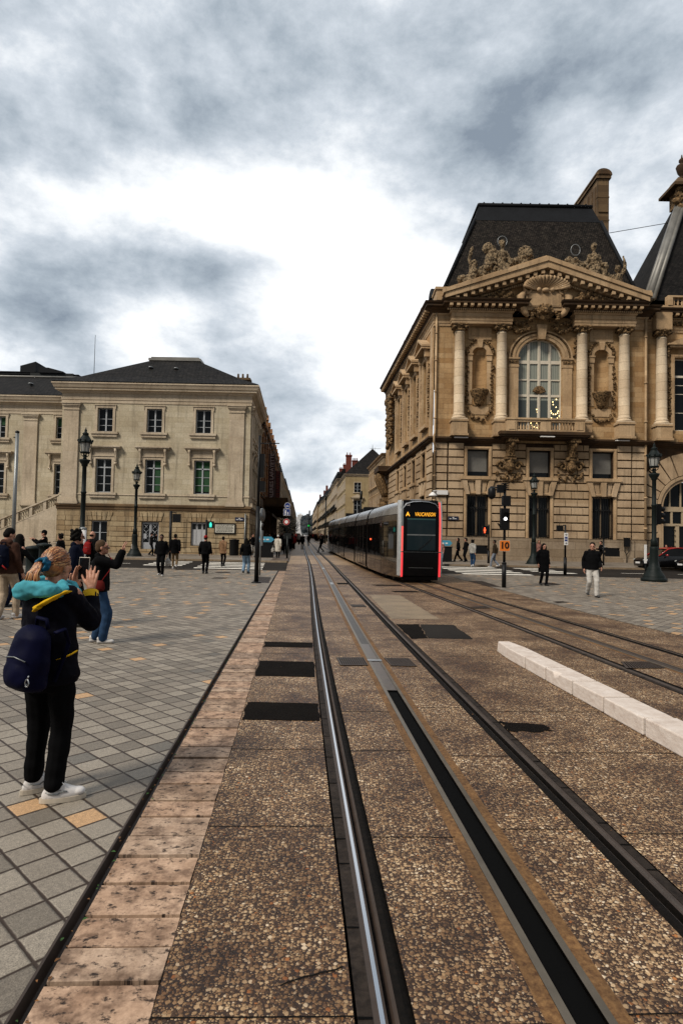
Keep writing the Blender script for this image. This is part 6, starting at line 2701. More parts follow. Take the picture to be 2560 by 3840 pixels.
mods = [(0.02, 7.2), (7.75, 12.6), (13.15, 19.4), (19.95, 24.4), (24.95, 31.0), (31.55, 36.2), (36.75, 43.2)]
for i, (a, c) in enumerate(mods):
    ss = [a, .1, .3, .7, 1.4, 2.2, 3.0, c] if i == 0 else ([a, 40.2, 41, 41.8, 42.5, 42.9, c] if i == 6 else [a, (a + c) / 2, c])
    b = MB()
    shell(b, LOWER, ss)
    b.quad(TP(a, -half(a) * .93, .3), TP(a, half(a) * .93, .3), TP(c, half(c) * .93, .3), TP(c, -half(c) * .93, .3))
    for e in (a, c):
        b.quad(TP(e, -half(e) * .99, .3), TP(e, half(e) * .99, .3), TP(e, half(e) * .97, 2.75), TP(e, -half(e) * .97, 2.75))
    mo = b.build('car_body', m_mirror, tram)
    b = MB()
    if i == 0:
        shell(b, GLASS, [2.75, 3.0, c])
    else:
        shell(b, GLASS, ss)
    b.build('window_band', m_tglass, mo)
    b = MB()
    shell(b, BAND, ss)
    b.build('upper_band', m_tramband, mo)
    b = MB()
    shell(b, ROOF, ss)
    b.build('roof', m_tramroof, mo)
    # dark seams, door leaves with pale frames, panel lines
    b = MB()
    L = c - a
    seams = [a + .02, c - .04]
    if i in (0, 2, 4, 6):
        seams += [a + L * .5, a + L * .74] if i else [2.72, 4.4, 5.8]
    for s in seams:
        for sd_ in (-1, 1):
            h2 = half(s) + .004
            b.add([TP(s, sd_ * h2, .3), TP(s + .035, sd_ * h2, .3), TP(s + .035, sd_ * h2, 2.78), TP(s, sd_ * h2, 2.78)], [(0, 1, 2, 3)])
    for sd_ in (-1, 1):
        b.add([TP(a if i else 2.75, sd_ * 1.204, 2.47), TP(c, sd_ * 1.204, 2.47), TP(c, sd_ * 1.204, 2.5), TP(a if i else 2.75, sd_ * 1.204, 2.5)], [(0, 1, 2, 3)])
        b.add([TP(a if i else .4, sd_ * (half(a if i else .4) * .978 + .003), 2.765), TP(c, sd_ * 1.178, 2.765), TP(c, sd_ * 1.178, 2.8), TP(a if i else .4, sd_ * (half(a if i else .4) * .978 + .003), 2.8)], [(0, 1, 2, 3)])
        b.add([TP(a if i > 0 else 2.8, sd_ * 1.203, .78), TP(c, sd_ * 1.203, .78), TP(c, sd_ * 1.203, .80), TP(a if i > 0 else 2.8, sd_ * 1.203, .80)], [(0, 1, 2, 3)])
    b.build('seam', m_tblack, mo)
    if i in (1, 3, 5):
        for sd_ in (-1, 1):
            b = MB()
            m0 = (a + c) / 2
            for s0, s1 in ((m0 - 1.35, m0 - 1.15), (m0 - .08, m0 + .08), (m0 + 1.15, m0 + 1.35)):
                h2 = 1.206 * sd_
                b.add([TP(s0, h2, .36), TP(s1, h2, .36), TP(s1, h2, 2.6), TP(s0, h2, 2.6)], [(0, 1, 2, 3)])
            b.add([TP(m0 - 1.3, 1.208 * sd_, .25), TP(m0 + 1.3, 1.208 * sd_, .25), TP(m0 + 1.3, 1.25 * sd_, .31), TP(m0 - 1.3, 1.25 * sd_, .31)], [(0, 1, 2, 3)])
            b.build('door_frame', m_tramband, mo)
    if i < 6:
        g0, g1 = c, mods[i + 1][0]
        b = MB()
        for kk in (.94,):
            P, fs = [], []
            prof = LOWER + GLASS[1:] + BAND[1:] + ROOF
            shell(b, prof, [g0, g1], True, 0, .93, -.05)
        b.build('gangway', m_black, tram)
for sd_ in (-1, 1):                       # cab side windows
    b = MB()
    P, fs = [], []
    ss = [.32, .36, .7, 1.4, 2.2, 2.72]
    zs0 = [1.12, 1.02, 1.0, 1.0, 1.0, 1.0]
    zs1 = [2.38, 2.5, 2.52, 2.52, 2.5, 2.48]
    for s, z0, z1 in zip(ss, zs0, zs1):
        P += [TP(s, sd_ * (half(s) + .004), z0), TP(s, sd_ * (half(s) + .004), z1)]
    b.add(P, [(2 * k, 2 * k + 1, 2 * k + 3, 2 * k + 2) for k in range(len(ss) - 1)])
    b.build('cab_window', m_tglass, tram)
b = MB()
shell(b, [(1.0, 1.0), (1.0, 2.55)], [0.02, .1, .3, .7, 1.4, 2.2, 2.76])
b.build('cab_panel', m_mirror, tram)
# front mask: rounded black face between the strips
def face_y(x, z):
    """how far behind the foremost point the face lies (metres)"""
    e = .02 + .06 * (x / .8) ** 2
    e += .10 * max(0, (z - 2.3) / 1.0) ** 2 * 1.6 + .05 * max(0, (1.2 - z)) ** 2
    return e - .10


def face_patch(b, xs, zs, dy=0., m=0):
    P, fs = [], []
    for z in zs:
        for x in xs:
            P.append(TP(face_y(x, z) + dy, x, z))
    k = len(xs)
    for j in range(len(zs) - 1):
        for i in range(k - 1):
            fs.append((j * k + i, j * k + i + 1, (j + 1) * k + i + 1, (j + 1) * k + i))
    b.add(P, fs, m, True)


lin = lambda a, c, n: [a + (c - a) * k / n for k in range(n + 1)]
b = MB()
face_patch(b, lin(-.72, .72, 10), lin(.30, 3.36, 26))
P = [TP(face_y(x, 3.36), x, 3.36) for x in lin(-.72, .72, 10)] + [TP(.5, x, 3.41) for x in lin(-.72, .72, 10)]
b.add(P, [(i, i + 1, 12 + i, 11 + i) for i in range(10)])
P = [TP(face_y(x, .3), x, .3) for x in lin(-.72, .72, 4)] + [TP(.5, x, .16) for x in lin(-.72, .72, 4)]
b.add(P, [(i, i + 1, 6 + i, 5 + i) for i in range(4)])
b.box(-.72, .72, .15, .6, .12, .3)
fm_ = b.build('front_mask', m_tblack, tram)
b = MB()
face_patch(b, lin(-.58, .58, 8), lin(1.33, 2.62, 12), -.006)
ws = b.build('windscreen', m_tscreen, fm_)
b = MB()
face_patch(b, lin(-.58, .58, 8), [1.93, 1.975], -.012)
b.build('wiper_bar', m_grey_metal, ws)
b = MB()
b.tube([TP(face_y(-.1, 1.36) - .02, -.1, 1.36), TP(face_y(.35, 1.75) - .025, .35, 1.75)], .012, 5)
b.tube([TP(face_y(.2, 1.6) - .025, .2, 1.6), TP(face_y(.45, 1.9) - .025, .45, 1.9)], .008, 5)
b.build('wiper', m_black, ws)
b = MB()
face_patch(b, lin(-.5, .5, 6), [.62, .63], -.006)
face_patch(b, lin(-.7, .7, 6), [1.255, 1.262], -.006)
b.build('panel_seam', m_grey_metal, fm_)
b = MB()
q = random.Random(6)
face_patch(b, lin(-.58, .58, 8), [2.56, 2.62], -.010)
b.build('screen_tint', plain('teal_tint', (.02, .06, .06, 1), .2), ws)
for sd_ in (-1, 1):
    b = MB()
    face_patch(b, [sd_ * .735, sd_ * .75, sd_ * .80, sd_ * .815], lin(.26, 1.24, 8), -.012)
    b.build('light_strip', m_redstrip2 if sd_ < 0 else m_redstrip2, fm_)
    b = MB()
    top = 2.3 if sd_ < 0 else 3.30
    face_patch(b, [sd_ * .735, sd_ * .75, sd_ * .80, sd_ * .815], lin(1.28, top, 14), -.012)
    b.build('light_strip', m_redstrip, fm_)
    if sd_ < 0:
        b = MB()
        face_patch(b, [sd_ * .735, sd_ * .75, sd_ * .80, sd_ * .815], lin(2.31, 3.34, 8), -.012)
        b.build('unlit_strip', m_grey_metal, fm_)
    b = MB()
    zs = lin(.3, 3.34, 20)
    P = []
    for z in zs:
        P += [TP(face_y(.815, z) - .012, sd_ * .815, z), TP(face_y(.815, z) + .02, sd_ * .875, z), TP(.3, sd_ * (half(.3) + .003), z)]
    fs = []
    for j in range(len(zs) - 1):
        for i in range(2):
            fs.append((j * 3 + i, j * 3 + i + 1, j * 3 + 4 + i, j * 3 + 3 + i))
    b.add(P, fs, 0, True)
    b.add([P[-3], P[-2], P[-1], TP(.45, sd_ * .7, 3.41)], [(0, 1, 2, 3)])
    b.build('edge_trim', plain('white_silver_trim', (.46, .46, .45, 1), .25, .5), fm_)
hd = math.atan2(-(TX(NY + .5) - TX(NY - .5)), 1)
text_mesh('destination', 'VAUCANSON', .22, m_amber, fm_, TP(face_y(0, 2.8) - .02, .14, 2.78), (PI / 2, 0, hd), .003, shear=.25, bold=0).scale.x = .62
text_mesh('line_letter', 'A', .22, m_amber, fm_, TP(face_y(.5, 2.8) - .02, -.56, 2.78), (PI / 2, 0, hd), .003, bold=.008)
text_mesh('fleet_number', '055', .13, m_white, fm_, TP(face_y(.5, 3.2) - .02, -.56, 3.17), (PI / 2, 0, hd), .003, shear=.2)
b = MB()
for s in (9.9, 22.2, 34):
    for sd_ in (-1, 1):
        for d in (-.9, .9):
            b.cyl(TP(s + d, sd_ * .68, .3), TP(s + d, sd_ * .8, .3), .3, None, 14)
for s in (1.6, 3.4):
    for sd_ in (-1, 1):
        b.cyl(TP(s, sd_ * .68, .29), TP(s, sd_ * .8, .29), .29, None, 14)
b.build('wheel', m_dark, tram)
b = MB()
b.ball(TP(5.9, -1.22, 1.75), (.03, .03, .05))
b.build('marker_light', m_red_light, tram)
b = MB()
for s in (14, 17, 26):
    P = TP(s, 0, 3.4)
    b.box(P.x - .55, P.x + .55, P.y - 1.0, P.y + 1.0, P.z, P.z + .28)
b.build('roof_unit', m_black, tram)

# ================================================================== lamps, signals, signs
def street_lamp(label, loc, s=1.):
    r = thing('street_lamp', label, 'street lamp', loc, 0, 'green-black cast iron street lamps')
    b = MB()
    b.lathe([(.58, 0), (.58, .15), (.5, .17), (.5, .22), (.47, .3), (.38, .42), (.3, .58), (.29, .66), (.24, .7), (.2, .95), (.19, 1.5), (.2, 1.62), (.17, 1.66)], n=12)
    b.build('base', m_green_iron, r)
    b = MB()
    b.lathe([(.16, 1.66), (.15, 2.0), (.105, 2.05), (.108, 3.6), (.13, 3.62), (.13, 3.68), (.1, 3.7), (.095, 4.85), (.14, 4.88), (.14, 4.95), (.2, 5.03), (.24, 5.12), (.24, 5.17), (.1, 5.2)], n=14)
    b.build('post', m_green_iron, r)
    b = MB()
    b.lathe([(.1, 5.2), (.07, 5.28), (.1, 5.36), (.06, 5.42)], n=10)
    b.lathe([(.2, 5.46), (.24, 5.5), (.24, 5.53), (.2, 5.54)], n=8)
    for k in range(4):
        a = PI / 4 + k * PI / 2
        b.tube([(.07 * math.cos(a), .07 * math.sin(a), 5.3), (.17 * math.cos(a), .17 * math.sin(a), 5.38), (.2 * math.cos(a), .2 * math.sin(a), 5.5)], .018, 5)
    for k in range(8):
        a = PI / 8 + k * PI / 4
        b.tube([(.215 * math.cos(a), .215 * math.sin(a), 5.52), (.275 * math.cos(a), .275 * math.sin(a), 5.94)], .014, 4)
    b.lathe([(.27, 5.93), (.33, 5.95), (.34, 6.0), (.3, 6.04), (.2, 6.22), (.12, 6.34), (.15, 6.36), (.15, 6.4), (.08, 6.44), (.05, 6.5), (.07, 6.54), (.03, 6.6), (.01, 6.68)], n=8)
    for k in range(8):
        a = PI / 8 + k * PI / 4
        b.ball((.31 * math.cos(a), .31 * math.sin(a), 6.06), (.05, .05, .07), 6, 4)
    ln = b.build('lantern', m_green_iron, r)
    b = MB()
    b.lathe([(.19, 5.53), (.255, 5.94)], n=8, sm=False)
    b.build('glass', m_lamp_glass, ln)
    return r


LP0 = street_lamp('large street lamp standing before the courthouse stair and pilaster', (G(304, 2142).x, G(304, 2142).y, 0))
for (x, y), lab in (((504, 2092), 'smaller street lamp in front of the courthouse door'), ((2450, 2180), 'large street lamp on the grey paving by the parked cars'), ((1999, 2121), 'street lamp against the town hall, behind the woman in the long coat')):
    P = G(x, y)
    dup(LP0, P, label=lab)
P = G(2450, 2180)
o = thing('traffic_signal', 'black three-lens traffic signal seen sideways behind the lamp by the cars', 'traffic light', (P.x + .30, P.y + .6, 0))
b = MB()
b.cyl((0, 0, 0), (0, 0, 3.9), .06)
b.build('post', m_black, o)
b = MB()
b.box(-.02, .3, -.15, .15, 2.75, 3.75)
for z in (3.55, 3.25, 2.95):
    b.tube([(.28, 0, z - .02), (.5, 0, z - .06)], [.13, .12], 8)
b.box(-.02, .2, -.12, .12, 1.5, 2.1)
b.build('signal_head', m_black, o)
o = thing('poster_panel', 'narrow white panel standing beside the base of the lamp by the cars', 'panel', (P.x - .28, P.y + .25, 0))
b = MB()
b.box(-.05, .05, -.03, .03, .85, 1.75)
b.build('board', m_white, o)
b = MB()
b.box(-.03, .03, -.02, .02, 0, .85)
b.build('stand', m_dark, o)

# flagpole
P = G(45, 2160)
o = thing('flagpole', 'plain grey metal pole with a dark cap in front of the courthouse stair', 'pole', (P.x, P.y, 0))
b = MB()
b.cyl((0, 0, 0), (0, 0, 5.72), .075, .065, 12)
b.build('shaft', m_grey_metal, o)
b = MB()
b.ball((0, 0, 5.73), (.09, .09, .07))
b.box(-.14, -.06, -.02, .02, 5.5, 5.54)
b.build('cap', m_black, o)

# tall black mast with signal boxes, at the edge of the square
P = G(961, 2186)
o = thing('signal_mast', 'tall thick black mast with projector boxes in front of the brown store', 'mast', P)
b = MB()
b.cyl((0, 0, 0), (0, 0, 2.9), .085, .075, 12)
b.cyl((0, 0, 2.9), (0, 0, 5.6), .055, .05, 10)
b.lathe([(.19, 0), (.19, .03), (.13, .05)], n=12)
b.build('post', m_black, o)
b = MB()
b.box(.05, .2, -.1, .12, 4.0, 4.9)
b.box(.05, .26, -.2, .1, 3.45, 3.85)
b.cyl((0, 0, 5.3), (.75, 0, 5.32), .02)
b.build('signal_head', m_black, o)

# sign post with signs seen edge-on
P = G(974, 2157)
o = thing('sign_post', 'grey pole carrying a round road sign seen edge-on, beside the black mast', 'road sign', P)
b = MB()
b.cyl((0, 0, 0), (0, 0, 3.05), .035)
b.build('post', m_grey_metal, o)
for z, r_, nm in ((2.75, .32, 'round_sign'), (2.3, .1, 'small_sign')):
    b = MB()
    b.lathe([(.0, -.015), (r_, -.015), (r_, .015), (.0, .015)], n=20)
    s = b.build(nm, m_grey_metal, o, loc=(.06, 0, z))
    s.rotation_euler = (0, PI / 2, rad(-14))
b = MB()
b.box(.04, .1, -.2, .2, 1.35, 2.05)
b.build('side_plate', m_grey_metal, o)

# post with three signs on the street pavement
P = G(1076, 2099)
m_blue = plain('sign_blue', (.012, .03, .16, 1), .4)
m_signred = plain('sign_red', (.35, .012, .012, 1), .4)
o = thing('sign_post', 'black post with round blue, square blue and red-ringed signs beside the tracks', 'road sign', P)
b = MB()
b.cyl((0, 0, 0), (0, 0, 1.75), .075, None, 12)
b.cyl((0, 0, 1.7), (-.06, 0, 4.15), .03, None, 8)
b.box(-.28, .28, -.05, .05, 1.55, 1.95)
b.build('post', m_dark, o)


def disc(b, c, r, y0, y1, m=0, n=28):
    b.poly([(c[0] + r * math.cos(2 * PI * k / n), c[1] + r * math.sin(2 * PI * k / n)) for k in range(n)], y0, y1, m)


b = MB()
disc(b, (-.05, 3.98), .225, -.08, -.05, 0)
disc(b, (-.05, 3.98), .205, -.085, -.08, 1)
b.box(-.17, .07, -.09, -.085, 3.92, 3.96, 0)
b.box(-.1, -.02, -.09, -.085, 3.98, 3.995, 0)
b.build('round_blue_sign', [m_white, m_blue], o)
b = MB()
b.box(-.33, .17, -.08, -.05, 3.24, 3.74, 0)
b.box(-.31, .15, -.085, -.08, 3.26, 3.72, 1)
for x, h, w in ((-.17, .32, .1), (.0, .2, .07)):
    disc(b, (x, 3.29 + h), w * .45, -.09, -.085, 0, 12)
    b.box(x - w * .5, x + w * .5, -.09, -.085, 3.29 + h * .42, 3.29 + h * .86, 0)
    b.box(x - w * .42, x - w * .08, -.09, -.085, 3.27, 3.29 + h * .42, 0)
    b.box(x + w * .08, x + w * .42, -.09, -.085, 3.27, 3.29 + h * .42, 0)
b.build('square_blue_sign', [m_white, m_blue], o)
b = MB()
disc(b, (-.1, 2.78), .24, -.08, -.05, 0)
disc(b, (-.1, 2.78), .23, -.085, -.08, 1)
disc(b, (-.1, 2.78), .13, -.09, -.085, 0)
b.build('round_red_sign', [m_white, m_signred], o)

# direction arrow on a dark cabinet, left pavement; another by the tram
m_cyan = plain('arrow_blue', (.05, .28, .42, 1), .5)
for (x, y), w, lab in (((990, 2096), 1.35, 'dark cabinet with a pale blue arrow sign beside the woman in the white coat'), ((1662, 2112), 1.1, 'dark cabinet with a small blue arrow sign behind the tram nose')):
    P = G(x, y)
    o = thing('street_cabinet', lab, 'cabinet', P)
    b = MB()
    b.box(-w / 2, w / 2, -.3, .3, 0, 1.15)
    b.box(-w / 2 - .04, w / 2 + .04, -.34, .34, 1.15, 1.22)
    b.build('body', m_black, o, .02)
    b = MB()
    b.poly([(-w * .5, 1.26), (w * .38, 1.26), (w * .55, 1.46), (w * .38, 1.66), (-w * .5, 1.66)], -.06, -.03)
    ar = b.build('arrow_sign', m_cyan, o)
    b = MB()
    for k in range(3):
        b.box(-w * .4 + k * w * .25, -w * .25 + k * w * .25, -.066, -.061, 1.4, 1.5)
    b.build('sign_marks', m_white, ar)

# pedestrian signals on the left
P = G(636, 2124)
o = thing('pedestrian_signal', 'slim black post with a box head facing away, between the courthouse door and shutters', 'traffic light', P)
b = MB()
b.cyl((0, 0, 0), (0, 0, 3.05), .075, None, 12)
b.tube([(0, 0, 2.95), (.12, 0, 3.0), (.3, 0, 2.95)], .03, 6)
b.build('post', m_black, o)
b = MB()
b.box(.12, .52, -.12, .12, 2.45, 2.9)
b.build('signal_head', m_black, o)
P = G(771, 2108)
o = thing('pedestrian_signal', 'black pedestrian signal showing a green figure by the white shutters', 'traffic light', (P.x, P.y, P.z))
b = MB()
b.cyl((0, 0, 0), (0, 0, 2.7), .07, None, 10)
b.build('post', m_black, o)
b = MB()
b.box(.02, .45, -.1, .14, 2.2, 2.62)
sh_ = b.build('signal_head', m_black, o)
b = MB()
disc(b, (.28, 2.52), .045, -.106, -.101, 0, 10)
b.box(.2, .36, -.106, -.101, 2.34, 2.48)
b.box(.21, .27, -.106, -.101, 2.24, 2.34)
b.box(.29, .35, -.106, -.101, 2.24, 2.34)
b.build('green_figure', m_green_light, sh_)

# signals on the right
P = G(1888, 2203)
o = thing('tram_signal', 'black tram signal with a white light and an orange plate reading 10', 'traffic light', P)
b = MB()
b.cyl((0, 0, 0), (0, 0, .92), .082, None, 14)
b.lathe([(.09, .9), (.09, .94), (.055, .97)], n=14)
b.cyl((0, 0, .95), (0, 0, 3.95), .05, None, 10)
b.cyl((0, 0, 3.86), (-.5, 0, 3.80), .03, None, 8)
b.box(-.3, -.05, -.08, .08, 3.62, 3.92)
for k in range(4):
    b.box(-.12, .1, -.1, .1, 3.74 + k * .07, 3.78 + k * .07)
b.lathe([(.05, 3.86), (.15, 3.75), (.15, 3.5), (.1, 3.4), (.01, 3.36)], (-.5, 0, 0), 12)
b.build('post', m_black, o)
b = MB()
b.box(-.16, .16, -.12, .1, 2.2, 3.02)
b.box(-.10, .2, -.12, .1, 3.12, 3.5)
b.poly([(-.16, 2.35), (-.26, 2.45), (-.16, 2.3)], -.12, .1)
b.tube([(0, -.11, 2.74), (0, -.24, 2.75)], [.11, .12], 12, caps=False)
hd_ = b.build('signal_head', m_black, o)
b = MB()
disc(b, (0, 2.62), .065, -.13, -.122, 0, 16)
b.build('white_lens', m_led, hd_)
m_orange = plain('orange_plate', (.66, .17, .015, 1), .45, var=.08)
b = MB()
n = 6
def rrect(x0, x1, z0, z1, r):
    P = []
    for cx, cz, a0 in ((x1 - r, z1 - r, 0), (x0 + r, z1 - r, PI / 2), (x0 + r, z0 + r, PI), (x1 - r, z0 + r, 3 * PI / 2)):
        P += [(cx + r * math.cos(a0 + PI / 2 * k / n), cz + r * math.sin(a0 + PI / 2 * k / n)) for k in range(n + 1)]
    return P
b.poly(rrect(-.215, .195, 1.38, 1.80, .03), -.085, -.06)
pl = b.build('speed_plate', plain('pale_plate_edge', (.5, .42, .32, 1), .5), o)
b = MB()
b.poly(rrect(-.20, .18, 1.395, 1.785, .025), -.089, -.085)
b.build('plate_face', m_orange, pl)
text_mesh('number', '10', .34, m_black, pl, (-.01, -.094, 1.59), (PI / 2, 0, 0), .002, bold=.012)

P = G(1830, 2118)
o = thing('pedestrian_signal', 'black pedestrian signal showing a red figure in front of the town hall', 'traffic light', P)
b = MB()
b.cyl((0, 0, 0), (0, 0, 1.0), .085, None, 12)
b.cyl((0, 0, 1.0), (0, 0, 2.85), .06, None, 10)
b.build('post', m_black, o)
b = MB()
b.box(-.45, -.05, -.1, .12, 2.15, 2.75)
sh_ = b.build('signal_head', m_black, o)
b = MB()
disc(b, (-.31, 2.58), .05, -.106, -.101, 0, 12)
b.box(-.38, -.24, -.106, -.101, 2.38, 2.52)
b.box(-.36, -.32, -.106, -.101, 2.24, 2.38)
b.box(-.30, -.26, -.106, -.101, 2.24, 2.38)
b.build('red_figure', m_red_light, sh_)

P = G(2117, 2156)
o = thing('sign_post', 'black post with a narrow white pictogram sign on the grey paving', 'road sign', P)
b = MB()
b.cyl((0, 0, 0), (0, 0, .95), .085, None, 12)
b.cyl((0, 0, .95), (0, 0, 2.72), .05, None, 10)
b.tube([(0, 0, 2.68), (-.1, 0, 2.7), (-.25, 0, 2.62)], .025, 6)
b.box(-.46, -.14, -.1, .1, 2.4, 2.68)
b.build('post', m_black, o)
b = MB()
b.poly(rrect(-.09, .12, 1.62, 2.28, .02), -.085, -.06, 0)
for z, m in ((2.14, 2), (1.96, 1), (1.82, 1), (1.68, 2)):
    if m == 1:
        b.box(-.06, .09, -.09, -.086, z, z + .11, 1)
    else:
        b.tube([(-.05, -.088, z + .04), (.07, -.088, z + .04)], .012, 4, 2)
        b.tube([(.02, -.088, z + .09), (.07, -.088, z + .04), (.02, -.088, z - .01)], .012, 4, 2)
b.build('sign_panel', [m_white, m_blue, m_dark], o)
P = G(2261, 2126)
o = thing('parking_post', 'thin black post with a lamp-like head at the kerb before the town hall', 'post', P)
b = MB()
b.cyl((0, 0, 0), (0, 0, 2.0), .06, .05, 10)
b.build('post', m_black, o)
b = MB()
b.box(-.07, .1, -.09, .09, 2.0, 2.12)
b.box(.08, .26, -.05, .05, 1.15, 1.4)
b.box(.08, .22, -.05, .05, .85, 1.05)
b.build('head', m_black, o)

# wall-mounted boxes on Y-shaped cables
for (x, y, Y), lab in (((237, 1990, 48.55), 'dark meter box with forked cables below the courthouse stair'), ((2347, 2036, 48.4), 'dark meter box with forked cables on the town hall plinth')):
    P = at(x, y, Y)
    o = thing('meter_box', lab, 'box', (P.x, P.y, 0))
    b = MB()
    b.box(-.22, .22, -.14, .02, P.z - .3, P.z + .35)
    b.box(-.26, .26, -.18, .04, P.z + .35, P.z + .42)
    b.build('box', m_black, o)
    b = MB()
    for s in (-1, 1):
        b.tube([(s * .18, -.05, P.z - .3), (s * .16, -.05, P.z - .7), (0, -.05, P.z - .95), (0, -.05, .12)], .03, 6)
    b.build('cable', m_black, o)

# bins and bollards behind the people on the left
P0 = G(122, 2154)
for (dx, dy, w), lab in (((0, 0, .3), 'dark green cast iron bin behind the woman with long hair'), ((.75, -.6, .26), 'tall dark green cast iron bollard behind the red-haired woman')):
    o = thing('litter_bin' if dx == 0 else 'bollard', lab, 'bin' if dx == 0 else 'bollard', (P0.x + dx, P0.y + dy, 0))
    b = MB()
    if dx == 0:
        b.lathe([(.3, 0), (.3, .06), (.26, .1), (.27, 1.0), (.29, 1.02)], n=16)
    else:
        b.lathe([(.26, 0), (.26, .08), (.2, .12), (.19, 1.15), (.21, 1.18)], n=16)
    b.build('body', m_green_iron, o)
    b = MB()
    b.lathe([(w * 1.1, 1.02 if dx == 0 else 1.18), (w * 1.15, 1.1 if dx == 0 else 1.24), (w * .8, 1.16 if dx == 0 else 1.3), (.02, 1.2 if dx == 0 else 1.33)], n=16)
    b.build('lid', m_green_iron, o)
P = at(311, 2030, 24)
o = thing('white_post', 'short pale post standing behind the man with glasses', 'post', (P.x, P.y, 0))
b = MB()
b.cyl((0, 0, 0), (0, 0, 1.9), .13, .13, 14)
b.build('shaft', m_white, o)
b = MB()
b.lathe([(.14, 1.9), (.14, 1.95), (.05, 2.0)], n=14)
b.build('cap', m_grey_metal, o)
P = G(868, 2090)
o = thing('litter_bin', 'black bin against the courthouse corner under the notice board', 'bin', (P.x, 47.2, gz(47)))
b = MB()
b.lathe([(.34, .1), (.36, .2), (.38, 1.25), (.4, 1.3)], n=16)
b.build('body', m_black, o)
b = MB()
b.lathe([(.42, 1.3), (.42, 1.36), (.1, 1.4)], n=16)
b.build('lid', m_black, o)


# ------------------------------------------------------------------ bicycles
def bicycle(label, loc, rz):
    r = thing('bicycle', label, 'bicycle', loc, rz, 'bicycles parked by the courthouse stair')
    for x in (-.52, .52):
        b = MB()
        b.tube([(x + .33 * math.cos(a * PI / 12), 0, .34 + .33 * math.sin(a * PI / 12)) for a in range(25)], .022, 6, caps=False)
        w = b.build('wheel', m_black, r)
        b = MB()
        for a in range(10):
            c_ = a * PI / 5
            b.tube([(x, 0, .34), (x + .32 * math.cos(c_), 0, .34 + .32 * math.sin(c_))], .004, 3)
        b.build('spokes', m_grey_metal, w)
    b = MB()
    for a, c in (((-.52, 0, .34), (-.18, 0, .85)), ((-.52, 0, .34), (-.05, 0, .32)), ((-.05, 0, .32), (-.2, 0, .92)), ((-.05, 0, .32), (.36, 0, .8)), ((-.18, 0, .82), (.34, 0, .85)), ((.52, 0, .34), (.33, 0, .98))):
        b.tube([a, c], .02, 6)
    b.build('frame', m_grey_metal, r)
    b = MB()
    b.tube([(.25, -.26, 1.0), (.33, -.1, 1.02), (.33, .1, 1.02), (.25, .26, 1.0)], .016, 6)
    b.build('handlebar', m_black, r)
    b = MB()
    b.ball((-.22, 0, .95), (.14, .07, .04))
    b.build('saddle', m_black, r)
    return r


P = G(147, 2085)
b0 = bicycle('bicycle with a pale wheel parked by the stair wall, behind the man in the cap', (P.x + .2, 43.5, gz(43)), rad(60))
dup(b0, (P.x - 1.2, 44.6, gz(44)), rad(75), 'dark bicycle parked under the courthouse stair, farther one')


